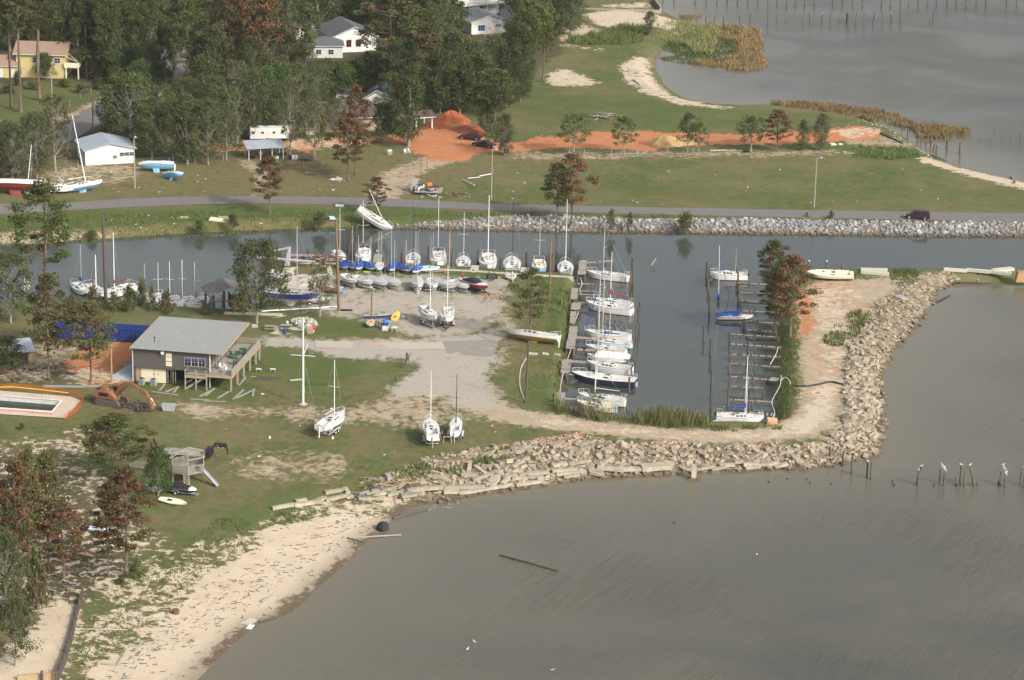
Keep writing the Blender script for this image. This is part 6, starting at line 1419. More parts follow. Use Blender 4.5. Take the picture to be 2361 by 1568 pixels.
# white boat hoist
p = G(662,612); o = thing('boat_hoist', p, 0, 'grey jib crane boat hoist on the concrete apron', 'hoist'); m = MB(); m.loft([[(-.5,-.3,0),(.5,-.3,0),(.5,.3,0),(-.5,.3,0)],[(.25,-.25,3.3),(.7,-.25,3.3),(.7,.25,3.3),(.25,.25,3.3)]]); m.build('column', GALV, o); m = MB(); m.bar((.7,0,3.3),(-2.4,0,2.6),.25,.3); m.build('jib', GALV, o); m = MB(); m.bar((-2.3,0,2.5),(-2.3,0,1.4),.05,.05); m.box((-2.3,0,1.4),(.3,.2,.3)); m.build('hook', RUST, o)
sheet('concrete_apron', [(648,640),(655,618),(705,614),(762,612),(770,640),(700,668),(650,664)], CONC, .03)
sheet('concrete_slab', [(592,765),(600,738),(655,727),(725,735),(725,768),(640,772)], CONC, .03)
sheet('footpath', [(430,752),(500,748),(600,748),(620,756),(520,756)], CONC, .03)
sheet('asphalt_patch', [(1020,787),(1140,784),(1150,790),(1137,822),(1110,823),(1030,815)], mat('old_asphalt',(.26,.235,.20),.95,col2=(.20,.185,.165),vscale=1.2,bump=.3), .035)
sheet('concrete_drive', [(727,786),(850,789),(1020,790),(1030,806),(900,804),(727,802)], mat('pale_drive',(.42,.37,.31),.95,col2=(.34,.31,.26),vscale=.8,bump=.3), .03)
# sea wall
def wall_line(name, pts, z0, z1, w, mt, label, cat):
    m = MB(); P = [G0(x, y, LZ) for x, y in pts]
    for i, (a, b) in enumerate(zip(P, P[1:])):
        m.bar((a.x, a.y, (z0+z1)/2), (b.x, b.y, (z0+z1)/2), w, z1-z0 - .004*(i % 2))
    o = m.build(name, mt); return tag(o, label, cat)
wall_line('sea_wall', [(655,612),(700,609),(760,608),(878,616),(1078,625.5),(1180,632),(1322,640)], -1.5, LZ+.18, .5, CONC, 'low concrete sea wall behind the blue covered dinghies', 'wall')
wall_line('bulkhead', [(1330,950),(1430,962),(1540,972),(1640,977)], -1.5, LZ-.2, .35, WOODG, 'grey timber bulkhead at the south end of the basin behind the reeds', 'bulkhead')
wall_line('bulkhead', [(1636,978),(1700,981),(1790,976)], -1.5, LZ-.25, .8, WOODG, 'weathered timber dock along the southeast corner of the basin', 'bulkhead')
wall_line('bulkhead', [(1318,22),(1360,22),(1412,25),(1520,27),(1524,22),(1505,-5)], -1.0, LZ+.5, .3, WOODG, 'tan timber bulkhead behind the sand at the top of the photo', 'bulkhead')
wall_line('retaining_wall', [(188,1378),(176,1420),(165,1470),(150,1520),(132,1562)], 0.0, LZ+.55, .35, WOODD, 'dark timber retaining wall along the sandy lot', 'wall')
wall_line('retaining_wall', [(132,1560),(95,1562),(40,1566)], 0.0, LZ+.5, .3, WOODY, 'yellow planked wall at the bottom corner of the sandy lot', 'wall')
for k, (x, y) in enumerate(((190,1376),(183,1402),(176,1428),(170,1452),(163,1478),(155,1503),(147,1528),(138,1552),(129,1566),(97,1566))):
    tag(MB().tube([(0,0,-1),(0,0,1.0)], .16, 8).build('wall_post', WOODD, loc=G(x,y,LZ)), 'dark post of the timber retaining wall around the sandy lot', 'post', 'posts of the sandy lot wall')
# pool
PO = [(-140,893),(0,902),(162.5,915.6),(186,925),(150,965.5),(0,956),(-140,948)]; PI = [(-120,905),(0,914),(141,925.5),(120,951),(0,942.5),(-120,935)]
o = thing('swimming_pool', G(60,935,LZ), 0, 'half drained swimming pool with cracked concrete surround at the left edge', 'swimming pool'); lo = o.location.copy()
def loc_(P, z): return [(p[0]-lo.x, p[1]-lo.y, z) for p in P]
ow = polyW(PO, LZ); iw = polyW(PI, LZ); ow6 = [ow[0], ow[1], ow[2], ow[4], ow[5], ow[6]]; m = MB()
for i in range(6): j = (i+1) % 6; m.add(loc_([ow6[i], ow6[j], iw[j], iw[i]], .10), [(3,2,1,0)])
m.add(loc_([ow[2], ow[3], ow[4]], .10), [(2,1,0)])
m.build('surround', mat('pool_concrete', (.50,.43,.34), .9, col2=(.42,.28,.21), vscale=.35, bump=.2), o)
m = MB(); 
for i in range(6): j = (i+1) % 6; A_, B_ = iw[i], iw[j]; m.add([(A_[0]-lo.x,A_[1]-lo.y,.12),(B_[0]-lo.x,B_[1]-lo.y,.12),(B_[0]-lo.x,B_[1]-lo.y,-1.2),(A_[0]-lo.x,A_[1]-lo.y,-1.2)], [(0,1,2,3)])
m.build('basin_wall', GREYW, o); m = MB()
for i in range(6): j = (i+1) % 6; m.tube([(iw[i][0]-lo.x,iw[i][1]-lo.y,.12),(iw[j][0]-lo.x,iw[j][1]-lo.y,.12)], .10, 6)
m.build('coping', GREYW, o)
MB().add(loc_(iw, -.62), [(5,4,3,2,1,0)]).build('pool_water', PWATER, o)
for x in (102,110):
    q = G0(x,921,LZ)-lo; m = MB(); m.tube([(q.x,q.y,.1),(q.x,q.y,.85),(q.x+.05,q.y-.6,.8),(q.x+.05,q.y-.7,-.4)], .03, 6); m.build('handrail', ALU, o)
def net(pts, h, label, mt=NET, name='safety_net'):
    P = [G(x, y, LZ) for x, y in pts]; o = thing(name, P[0], 0, label, 'fence'); m = MB(); n = len(P); r = random.Random(2)
    v = [(p.x-P[0].x, p.y-P[0].y, 0) for p in P] + [(p.x-P[0].x+r.uniform(-.2,.2), p.y-P[0].y+r.uniform(-.1,.1), h*r.uniform(.75,1.05)) for p in P]
    m.add(v, [(i, i+1, n+i+1, n+i) for i in range(n-1)]); m.build('net', mt, o)
    for p in P[::2]: m = MB(); m.box((p.x-P[0].x, p.y-P[0].y, h/2), (.05,.05,h)); m.build('stake', RUST, o)
net([(0,897),(45,899),(90,903),(130,907),(160,913),(192,920),(188,935),(178,950),(160,963),(148,968)], 1.05, 'sagging orange safety net round the far side of the pool')
net([(-20,948),(30,950),(75,954),(120,958)], .4, 'orange safety net in front of the pool')
m = MB(); P = [G0(x,y,LZ+.95) for x, y in ((-20,893),(30,892),(90,898),(158,906))]; m.tube(P, .05, 4); tag(m.build('caution_tape', mat('yellow_tape',(.75,.65,.05),.6)), 'yellow caution tape strung behind the pool', 'tape')
# dumpsters
for a_, b_, lb in (((126,780),(232,786),'left blue roll off dumpster behind the brown pine'), ((238,787),(346,793),'right blue roll off dumpster next to the clubhouse roof')):
    a, hd, L_ = frame2(a_, b_); o = thing('dumpster', a, R(hd), lb, 'dumpster'); W_ = 2.4; h = 2.0; m = MB()
    for c_, d_ in (((L_/2,0,h/2+.2),(L_,.08,h)),((L_/2,W_,h/2+.2),(L_,.08,h)),((0,W_/2,h/2+.2),(.08,W_+.08,h)),((L_,W_/2,h/2+.2),(.08,W_+.08,h)),((L_/2,W_/2,.25),(L_,W_,.1))): m.box(c_, d_)
    m.build('bin', BLUEC, o); m = MB()
    for k in range(12): m.box((.3+k*(L_-.6)/11,-.07,h/2+.2),(.09,.1,h))
    m.box((L_/2,-.05,h+.22),(L_+.1,.16,.14)); m.box((L_/2,W_+.05,h+.22),(L_+.1,.16,.14)); m.build('rib', BLUEC, o)
    m = MB(); r = random.Random(5); [m.box((r.uniform(.5,L_-.6), r.uniform(.4,W_-.4), 1.0+r.uniform(0,.4)),(r.uniform(.5,1.6),r.uniform(.2,.6),r.uniform(.1,.4)),rz=r.uniform(0,3),mi=r.choice((0,1,2))) for _ in range(14)]; m.build('rubbish', [WOODD,TARPG,WOODY], o)
# shed lower left behind pool (collapsed) 
a, hd, _ = frame2((18,842),(66,838)); o = thing('shed', a, R(hd), 'collapsed shed with pale metal roof left of the clay ground', 'shed'); m = MB(); m.box((1.8,2,.9),(3.4,3.4,1.8)); m.build('wall', WOODD, o); roof(o, 4, 4, 1.9, .8, 'flat', METB, .3)
m = MB(); m.box((3.7,-.3,.9),(1.2,.1,1.7),rx=.3); m.build('plywood_sheet', WOODY, o)
# excavator
p = G(258,931); EX = thing('excavator', p, R(-24), 'rusty orange tracked excavator with its arm lowered beside the clubhouse', 'excavator')
for y, nm in ((-1.25,'track'),(1.25,'track')):
    m = MB(); pr = [(-2.0,.35),(-1.75,.05),(1.75,.05),(2.05,.35),(2.0,.7),(1.75,.9),(-1.7,.9),(-2.0,.7)]
    m.loft([[(x, y-.28, z) for x, z in pr], [(x, y+.28, z) for x, z in pr]]); t_ = m.build(nm, TRACKM, EX); m = MB()
    for k in range(17): m.box((-1.75+k*.218, y, .92),(.1,.6,.05))
    m.build('tread_plate', TRACKM, t_)
m = MB(); m.box((0,0,.75),(1.8,2.2,.4)); m.lathe([(.8,.9),(.8,1.1)], n=14); m.build('undercarriage', TRACKM, EX)
m = MB(); m.loft([[(-2.2,-1.3,1.1),(1.2,-1.3,1.1),(1.2,1.3,1.1),(-2.2,1.3,1.1)],[(-2.3,-1.3,1.5),(1.3,-1.3,1.5),(1.3,1.3,1.5),(-2.3,1.3,1.5)],[(-2.2,-1.25,2.2),(.1,-1.25,2.2),(.1,1.3,2.2),(-2.2,1.3,2.2)]]); m.box((-.9,-.5,2.35),(1.0,.8,.3)); m.box((-1.7,.6,2.3),(.7,.9,.2)); m.build('body', ORANGE, EX)
m = MB(); m.box((-1.9,-.3,2.26),(.5,1.3,.05)); m.box((-.6,-1.31,1.7),(1.6,.03,.5)); m.build('engine_grille', BLKM, EX)
m = MB(); m.loft([[(-.1,.35,1.4),(1.3,.35,1.4),(1.3,1.3,1.4),(-.1,1.3,1.4)],[(-.1,.35,2.9),(.9,.35,2.9),(.9,1.3,2.9),(-.1,1.3,2.9)]]); cb_ = m.build('cab', ORANGE, EX); window(cb_, .4,.34,2.3,.8,.8,'f',ORANGE,None,False); window(cb_, 1.15,.82,2.2,.7,.9,'r',ORANGE,None,False)
m = MB(); bp = [(1.0,-.25,1.5),(2.0,-.25,3.3),(3.0,-.25,3.75),(4.4,-.25,3.4),(6.2,-.25,2.5)]
for a_, b_, w_, h_ in zip(bp, bp[1:], (.4,.45,.42,.36), (.55,.6,.5,.4)): m.bar(a_, b_, w_, h_)
m.build('boom', ORANGE, EX); m = MB(); m.bar((5.9,-.25,2.9),(7.1,-.25,.7),.32,.42); m.bar((5.9,-.25,2.9),(5.4,-.25,2.95),.3,.4); m.build('stick', ORANGE, EX)
m = MB(); m.tube([(1.3,.1,1.5),(2.7,.1,3.3)],.1,8); m.tube([(1.3,-.6,1.5),(2.7,-.6,3.3)],.1,8); m.tube([(3.4,-.25,4.0),(5.5,-.25,3.1)],.09,8); m.tube([(6.4,.0,2.4),(7.3,.0,1.1)],.08,8); m.build('hydraulic_cylinder', TRACKM, EX); m = MB(); m.tube([(6.75,.02,1.9),(7.4,.02,.9)],.1,8); m.build('cylinder_rod', ALU, EX)
m = MB(); m.loft([[(x, -.25-.55, z) for x, z in ((7.2,.9),(7.4,.4),(7.1,0),(6.5,0),(6.3,.3),(6.9,.55))],[(x, -.25+.55, z) for x, z in ((7.2,.9),(7.4,.4),(7.1,0),(6.5,0),(6.3,.3),(6.9,.55))]]); bk = m.build('bucket', RUST, EX); m = MB(); [m.box((6.2,-.7+k*.22,.22),(.28,.1,.08)) for k in range(5)]; m.build('tooth', TRACKM, bk)
# flatbed gooseneck trailer
a, hd, _ = frame2((352,1058),(466,1066)); o = thing('flatbed_trailer', a, R(hd), 'black gooseneck flatbed trailer with a wooden deck behind the play deck', 'trailer')
m = MB(); m.box((4.4,1.2,.92),(6.4,2.4,.12)); m.build('deck', WOODG, o); m = MB(); m.box((3.6,1.2,.75),(8,2.3,.22)); m.add([(1.2,0,.98),(1.2,2.4,.98),(-.2,2.4,.55),(-.2,0,.55)],[(0,1,2,3)]); m.box((7.7,1.2,1.1),(.9,2.4,.9)); m.build('frame', BLKM, o)
m = MB(); [m.bar((8,y,1.5),(8.6,y*.7+.36,2.3),.14,.2) for y in (.3,2.1)]; [m.bar((8.6,y*.7+.36,2.3),(10.3,1.2+(y-1.2)*.3,2.1),.14,.26) for y in (.3,2.1)]; m.bar((10.3,1.2,2.2),(10.4,1.2,.95),.16,.16); m.box((9.7,1.2,2.35),(.9,.8,.35)); m.build('gooseneck', BLKM, o)
for y in (.4,2.0): m = MB(); m.bar((.1,y,.5),(-.4,y,2.3),.5,.1); m.bar((.35,y,.6),(-.3,y,2.2),.08,.08); m.build('ramp', BLKM, o)
m = MB(); [m.box((8.9+k*.36,.42,2.2),(.17,.03,.1),mi=k % 2) for k in range(5)]; m.build('reflector', [REDP,DECKW], o)
for x in (2.6,3.5,4.4):
    for y in (-.05,2.3): m = MB(); m.tube([(x,y,.38),(x,y+.25,.38)],.38,12); wo_ = m.build('wheel', RUBB, o); MB().tube([(x,y-.01,.38),(x,y+.26,.38)],.18,10).build('rim', GALV, wo_)
# play deck (hexagonal)
p = G(434,1106); PD = thing('play_deck', p, R(8), 'hexagonal raised wooden play deck with an open roof frame and ladder', 'play deck'); RR = 2.45
hx = [(RR*math.cos(R(30+60*k)), RR*math.sin(R(30+60*k))) for k in range(6)]
m = MB(); m.prism(hx, 1.5, 1.62); m.build('floor', WOODG, PD)
for k in range(6):
    a_, b_ = Vector(hx[k]), Vector(hx[(k+1) % 6]); m = MB(); m.box((a_.x*.98,a_.y*.98,1.85),(.13,.13,3.7)); m.build('post', WOODG, PD)
    m = MB(); m.bar((a_.x,a_.y,2.65),(b_.x,b_.y,2.65),.16,.06)
    for q in range(13):
        c = a_.lerp(b_, (q+.5)/13)
        if k == 4 and 4 < q < 9: continue
        m.box((c.x,c.y,2.05),(.09,.09,1.15), rz=math.atan2((b_-a_).y,(b_-a_).x))
    m.build('railing', WOODG, PD)
m = MB(); 
for k in range(6): a_, b_ = hx[k], hx[(k+1) % 6]; m.bar((a_[0]*1.06,a_[1]*1.06,3.7),(b_[0]*1.06,b_[1]*1.06,3.7),.08,.14); m.bar((a_[0]*1.06,a_[1]*1.06,3.72),(0,0,4.7),.07,.12); m.bar((a_[0]*.55,a_[1]*.55,4.2),(b_[0]*.55,b_[1]*.55,4.2),.07,.1)
m.build('roof_frame', WOODG, PD)
m = MB(); [m.bar((-.3+s_*.35,-2.2,1.6),(-.2+s_*.35,-3.2,0),.07,.12) for s_ in (-1,1)]; [m.box((-.27+k*.012,-2.3-k*.125,1.4-k*.2),(.7,.14,.05)) for k in range(7)]; m.build('ladder', WOODG, PD)
m = MB(); m.bar((2.0,-1.0,1.7),(3.9,-3.1,.1),.5,.05); m.bar((2.0-.2,-1.2,1.8),(3.7,-3.3,.2),.05,.16); m.bar((2.2,-.8,1.8),(4.1,-2.9,.2),.05,.16); m.build('slide', GALV, PD)
# wooden fence left of the play deck
wall_line('low_fence', [(300,1078),(345,1085)], LZ+.1, LZ+1.1, .08, WOODG, 'short grey wooden fence behind the brown pine', 'fence')
# flagpole
p = G(699,933); H = (933-734)/px_scale(p)/.956; o = thing('flagpole', p, 0, 'tall white yacht club flagpole with a cross yard and gaff', 'flagpole')
MB().tube([(0,0,0),(0,0,H*.62),(0,0,H)],[.17,.14,.08],10).build('mast', ALUW, o); hy = H*.57; MB().tube([(-1.8,.25,hy+.0),(1.8,-.25,hy)],[.05,.05],6).build('yard', ALUW, o); MB().tube([(.05,0,hy+.1),(.75,0,hy+1.9)],[.07,.04],6).build('gaff', ALUW, o); MB().lathe([(.6,0),(.62,.12),(0,.14)],n=12).build('base', CONC, o)
m = MB(); [m.tube([(x,y,0),(x*.0,y*.0,H*.55)],.008,3) for x, y in ((1.8,1.2),(-1.8,1.2),(1.8,-1.2),(-1.8,-1.2))]; m.build('stay', WIRE, o)
# poles
def pole(bx, by, ty, label, r=.15, mt=None, lamp=None, z=None, cat='utility pole', name='utility_pole', lean=0.0, cross=False):
    p = G(bx, by, z); H = (by-ty)/px_scale(p)/.956; o = thing(name, p, 0, label, cat); MB().tube([(0,0,-1.2),(lean*.5,0,H*.5),(lean,0,H)],[r*1.15,r,r*.75],8).build('pole', mt or WOODD, o)
    if lamp: m = MB(); m.bar((lean,0,H-.2),(lean+lamp*.7,0,H+.1),.07,.07); m.build('lamp_arm', GALV, o); m = MB(); m.lathe([(.06,.25),(.28,.0),(.25,-.12),(.1,-.2)],(lean+lamp*.9,0,H),10); m.build('lamp_head', GALV, o)
    if cross: m = MB(); m.box((lean,0,H-.5),(2.2,.12,.14)); [m.lathe([(.05,0),(.07,.12),(0,.2)],(lean+q,0,H-.43),6) for q in (-1,-.4,.4,1)]; m.build('crossarm', mt or WOODD, o)
    return o
BRP = mat('pole_brown', (.20,.125,.08), .9, col2=(.13,.08,.05), vscale=2, stretch=(2,2,.4))
pole(244.5,699,493,'tall thick dark wooden pole rising from the near canal bank', .27, WOODD, lean=-.2)
pole(782,717,509,'tall brown wooden pole between the blue hulled sailboat and the dinghies', .24, BRP, lean=-.6)
pole(856.5,737,670,'short thin brown pole above the tan decked dinghy', .12, BRP); pole(1266.7,694,547,'brown wooden pole at the corner of the sea wall grass', .17, BRP)
pole(1211,930,786,'dark pole beside the gravel track bend west of the basin', .16, WOODD, lean=.3); pole(1132.7,460.7,347,'wooden lamp pole beyond the road left of the big rust pine', .12, WOODG, lamp=.8)
pole(1877,478,366,'slim pale lamp pole on the far lawn', .12, WOODG, lamp=.9, cat='street lamp', name='street_lamp'); pole(311,434.5,319,'wooden lamp pole right of the white metal roofed building', .13, WOODG, lamp=.3, cat='street lamp', name='street_lamp')
pole(214.5,300,222,'dark utility pole with a crossarm on the side road verge', .13, BRP, cross=True); pole(121,274,158.7,'grey wooden pole on the lawn below the yellow house', .13, WOODG, lamp=1.0)
pole(339,140,60,'utility pole with a transformer beside the wood', .14, WOODG, lamp=.2); pole(257.5,881.5,794,'yellowish wooden pole behind the excavator', .15, mat('pole_ochre',(.34,.21,.09),.9,var=.3)); pole(1035.5,612,518,'brown pole standing on the sea wall between the moored boats', .15, BRP)
pole(1950,281,244.5,'thin dark post on the lawn edge at the marsh', .08, WOODD)
for x, y, t_, l_ in ((1052,795+0,0,0),): pass
for x, yb, yt, r in ((1392,190,120,.2),(1403,190,140,.18),(1383,240,180,.17),(1352,260,205,.17),(1288,388,338,.18),(1270,420,375,.15)):
    q = Z(1,2,x,yb); p = G(*q); H = (yb-yt)*.25/px_scale(p)/.956; o = tag(MB().tube([(0,0,-.3),(.0,.02,H)],[r,r*.9],8).build('bollard', PILE, loc=p), 'short brown wooden post at the edge of the gravel yard', 'bollard', 'short wooden posts at the gravel edge')
# ------------------------------------------------------------------ piles in the water
def pilef(bx, by, ty, r=.15, label='', group=None, z=0.0, lean=0.0, cap=False, bird=False, mt=None):
    p = G0(bx, by, z); H = max(.25, (by-ty)/px_scale(p)/.956); m = MB(); m.tube([(-lean*.2,0,-2.0),(lean*.5,0,H*.5),(lean,0,H)],[r*1.1,r,r*.92],8)
    if cap: m.lathe([(r*1.05,0),(r*1.05,.12),(r*.5,.22),(0,.24)],(lean,0,H),8,1)
    o = m.build('piling', [mt or PILE, DECKW], loc=p); tag(o, label, 'piling', group)
    if bird: gull((p.x+lean, p.y, p.z+H+.02))
    return o
GBN = [0]
def gull(loc, lb='white gull perched on a piling', gp='gulls on the pilings', rz=None):
    rz = GBN[0]*1.7 if rz is None else rz; GBN[0] += 1
    o = thing('gull', loc, rz, lb, 'gull', gp); m = MB(); m.tube([(-.26,0,.12),(-.12,0,.13),(.04,0,.16),(.12,0,.2),(.16,0,.30),(.22,0,.33),(.30,0,.31)],[.015,.06,.085,.06,.045,.045,.01],8); m.build('body', DECKW, o)
    m = MB(); [m.add([(-.30,s_*.02,.13),(.05,s_*.09,.20),(.10,s_*.085,.14),(-.1,s_*.09,.10)],[(0,1,2,3)]) for s_ in (1,-1)]; m.build('wing', GALV, o)
r1 = lambda x, y: Z(2,1,x,y)
def pl(c_, r_, lst, label, group, **k):
    for it in lst:
        x, t_, b = it[:3]; q = Z(c_, r_, x, b); kk = dict(k); kk.update(it[3] if len(it) > 3 else {}); pilef(q[0], q[1], Z(c_,r_,x,t_)[1], label=label, group=group, **kk)
pl(2,1,[(1104,812,1005),(1117,868,1060),(1091,918,1060),(1117,1070,1195),(1098,1140,1210),(1172,1220,1400),(1161,1265,1470),(1146,1425,1560),(862,795,870),(866,905,950),(785,1280,1400),(948,1330,1410),(832,1150,1215)], 'dark mooring piling between the west slips and the fairway', 'mooring pilings of the west slips')
pl(2,2,[(1140,-20,110),(1128,60,200),(1108,150,300),(1100,250,345),(1078,340,480),(1062,520,660),(725,235,300),(740,125,180)], 'dark mooring piling between the west slips and the fairway', 'mooring pilings of the west slips')
pl(2,1,[(1793,848,965),(1800,905,1010),(1814,885,1060),(1806,1010,1120),(1818,1155,1330),(1765,1435,1568),(2070,905,1000),(2082,942,1060),(2090,1140,1200),(2083,1180,1250),(2162,1455,1500),(2007,1490,1568),(2140,1370,1440),(2245,1280,1310),(2173,1490,1568)], 'dark mooring piling in front of the east slips', 'mooring pilings of the east slips')
pl(2,2,[(1830,-10,150,{'r':.2}),(1838,270,420,{'r':.18}),(1832,420,560),(1836,620,760),(2005,225,330),(1993,440,540),(1990,540,630),(2182,390,480),(2184,560,640),(2175,30,110),(2158,180,300),(2006,0,110)], 'dark mooring piling in front of the east slips', 'mooring pilings of the east slips')
pl(1,1,[(173,712,760),(238,752,800),(480,722,760),(548,738,775),(630,742,800),(612,760,800),(910,658,770,{'r':.2}),(1117,750,800,{'cap':True}),(1352,690,850),(1345,765,890,{'r':.22}),(1320,800,895),(1593,705,890,{'r':.25}),(1605,760,880,{'r':.2}),(1550,855,900),(1813,720,920,{'r':.22}),(1806,785,910,{'r':.2}),(2047,740,890,{'r':.2}),(2035,830,900),(2255,812,950,{'r':.2}),(1583,840,900)], 'dark piling standing along the north sea wall', 'pilings along the north sea wall')
pl(2,1,[(132,762,890,{'r':.2}),(372,765,950,{'r':.2}),(382,800,940),(618,778,900),(610,860,980)], 'dark piling standing along the north sea wall', 'pilings along the north sea wall')
pl(2,1,[(x,t_,b) for x,t_,b in ((600,985,1060),(664,960,1060),(600,1085,1150),(655,1080,1160),(648,1150,1215),(600,1160,1220),(610,1360,1440),(600,1440,1500),(575,1200,1270))], 'short dark post holding up the west dock', 'posts of the west dock', r=.13)
pl(2,2,[(x,t_,b) for x,t_,b in ((582,5,70),(565,90,170),(530,210,290),(510,320,400),(485,560,640),(575,90,160))], 'short dark post holding up the west dock', 'posts of the west dock', r=.13)
pl(0,1,[(545,958,1130),(702,978,1060),(860,995,1110),(1005,1013,1060),(1240,1110,1170),(1555,1085,1140),(1680,1095,1200),(1808,1113,1200)], 'wooden piling beside the boats on the near canal bank', 'pilings along the near canal bank', r=.14)
pl(3,1,[(375,842,900,{'cap':True}),(538,846,915,{'cap':True}),(684,855,912)], 'wooden piling at the north end of the spit', 'pilings at the north end of the spit', r=.17)
FB = 'tall wooden piling standing in the bay off the rubble point'; FG = 'pilings in the bay off the rubble point'
pl(3,2,[(565,975,1115),(687,1018,1165),(769,1068,1238),(911,1120,1272,{'cap':True}),(948,1122,1285),(1362,1168,1330,{'bird':True,'lean':.6}),(1382,1205,1345,{'bird':True}),(1582,1190,1315),(1620,1215,1345),(1770,1155,1330,{'bird':True}),(1808,1208,1350),(2140,1215,1345),(2180,1250,1355),(2329,1180,1330,{'bird':True}),(2357,1212,1360)], FB, FG, r=.13)
pl(3,2,[(1910,1160,1345,{'lean':-.9,'bird':True})], 'piling leaning left in the bay among the upright ones', None, r=.17)
pl(3,2,[(1533,1315,1352),(1150,1292,1312),(1162,1322,1345),(1730,1262,1345),(1745,1325,1350),(1932,1292,1340),(182,1270,1285),(358,1275,1290),(388,1312,1325),(585,1318,1330),(2125,1300,1335),(6,1300,1315)], 'short broken piling stub in the bay off the rubble point', 'broken piling stubs off the point', r=.12)
for x0_, y0_, x1_, y1_, xb, yb, lb in ((1592,1160,1632,1215,1620,1345,'slanting beam with gulls between two bay pilings'), (2152,1160,2195,1248,2180,1355,'right hand slanting beam crowded with gulls between two bay pilings')):
    base = G0(*Z(3,2,xb,yb), 0); s = px_scale(base); a = Vector((base.x + (x0_-xb)*.25/s, base.y, (yb-y0_)*.25/s/.956)); b = Vector((base.x + (x1_-xb)*.25/s, base.y, (yb-y1_)*.25/s/.956))
    tag(MB().bar(a, b, .12, .16).build('slanting_timber', WOODG), lb, 'timber'); [gull(a.lerp(b, k/5) + Vector((0,0,.09))) for k in range(6)]
GFR = 'row of far pilings at the top edge of the bay'; GSR = 'second row of far pilings in the bay'
pl(3,0,[(x,-8 + (i*5) % 14,48 + (i*7) % 8 + i*.35,{'cap': i % 3 == 0}) for i, x in enumerate((82,170,252,338,427,597,685,780,870,1047,1130,1220,1383,1467,1553,1650,1735,1826,1920,2007,2197,2292))], 'far piling of the long row across the top of the bay', GFR, r=.19)
pl(2,0,[(x,-40,b) for x, b in ((1392,22),(1495,22),(1690,25),(1790,28),(1890,32),(1985,34),(2080,38),(2175,40),(2268,44),(2361,46))], 'far piling of the long row across the top of the bay', GFR, r=.19)
pl(3,0,[(82,145,195),(164,188,205),(322,138,215),(392,122,205,{'lean':-.6}),(490,124,220,{'cap':True,'lean':.3}),(573,122,220),(650,182,205),(730,125,205,{'r':.36}),(805,122,215,{'lean':.3}),(886,120,225),(965,115,220,{'lean':.4}),(1055,118,215),(1133,128,205,{'bird':True}),(1217,118,220),(1298,22,55),(1492,175,205),(1520,95,195)], 'thin far piling of the second row in the upper bay', GSR, r=.14)
pl(2,0,[(1540,148,205),(1623,155,212),(1705,150,212),(1788,150,215),(1866,148,225),(1948,148,240),(2105,145,235,{'lean':-.3}),(2190,128,225,{'lean':.3}),(2355,135,235)], 'thin far piling of the second row in the upper bay', GSR, r=.14)
pl(3,0,[(1017,1150,1212),(1232,1143,1185),(1380,1167,1270,{'r':.25}),(1283,1185,1325),(1503,1238,1320,{'r':.22}),(1553,1340,1410,{'r':.22}),(1648,1295,1375,{'r':.22}),(1770,1318,1420,{'r':.25}),(1518,1330,1390,{'lean':.4}),(1450,1300,1345,{'lean':.3}),(1410,1275,1320),(770,1085,1108),(820,1085,1105),(905,1088,1115),(945,1095,1122)], 'dark piling along the rocky bay shore by the marsh', 'pilings by the marsh shore', r=.15)
pl(3,0,[(2325,1205,1290,{'bird':True}),(2050,1265,1310),(2232,1258,1295),(2150,1278,1292),(2085,1188,1215),(1955,1280,1290),(2024,1275,1284)], 'thin stake standing in the shallow bay right of the marsh tip', 'stakes right of the marsh tip', r=.08)
p = G0(*Z(2,2,1675,1285), 0); o = thing('broken_column', p, 0, 'square broken concrete column on a footing standing in the bay', 'column'); MB().box((0,0,1.0),(.7,.7,2.2)).build('shaft', BEAMM, o); MB().box((0,0,.02),(1.7,1.4,.3)).build('footing', BEAMM, o)
p = G0(*Z(2,1,1270,880), 0); tag(MB().tube([(0,0,-.5),(1.1,.3,1.3)],.16,8).build('leaning_log', WOODG, loc=p), 'grey log sticking out of the fairway of the basin', 'log')
# ------------------------------------------------------------------ docks
def plank_deck(a, b, w, z, label, name='dock', cat='dock', group=None, mt=None, tilt=0.0, legs=True, gap=.0):
    A, B_ = G0(*a, z), G0(*b, z); d = B_ - A; L_ = d.length; hd = math.atan2(d.y, d.x); o = thing(name, A, hd, label, cat, group); n = max(3, int(L_/.3)); r = random.Random(int(a[0]))
    m = MB()
    for k in range(n):
        if r.random() < gap: continue
        m.box((L_*(k+.5)/n, 0, .0 + r.uniform(-.02,.02)), (L_/n*.86, w*r.uniform(.93,1.04), .06), rz=r.uniform(-.03,.03))
    m.build('planks', mt or WOODG, o); m = MB(); m.box((L_/2,w*.38,-.13),(L_,.1,.2)); m.box((L_/2,-w*.38,-.13),(L_,.1,.2)); m.build('joist', WOODD, o)
    if legs:
        for k in range(max(2, int(L_/3)+1)):
            x = L_*k/max(1,int(L_/3)); m = MB(); m.tube([(x,w*.42,-z-1),(x,w*.42,.1)],.1,6); m.tube([(x,-w*.42,-z-1),(x,-w*.42,.1)],.1,6); m.build('leg', PILE, o)
    if tilt: o.rotation_euler = (0, R(tilt), hd)
    return o
for a_, b_, w in (((1344,600),(1341,634),1.5),((1330,698),(1326,714),1.6),((1323,752),(1319,784),1.4),((1317,784),(1314,804),1.4),((1307,829),(1303,860),1.5),((1292,905),(1287,936),1.6),((1326,664),(1322,690),1.2),((1322,718),(1320,745),1.0)): plank_deck(a_, b_, w, 1.15, 'surviving stretch of the grey plank walkway along the west side of the basin', 'dock_walkway', 'dock', 'stretches of the west walkway', gap=.04)
plank_deck((1353,606),(1413,601),.7,1.1,'curving remains of the north pier reaching into the basin from the walkway head','pier','pier',gap=.15)
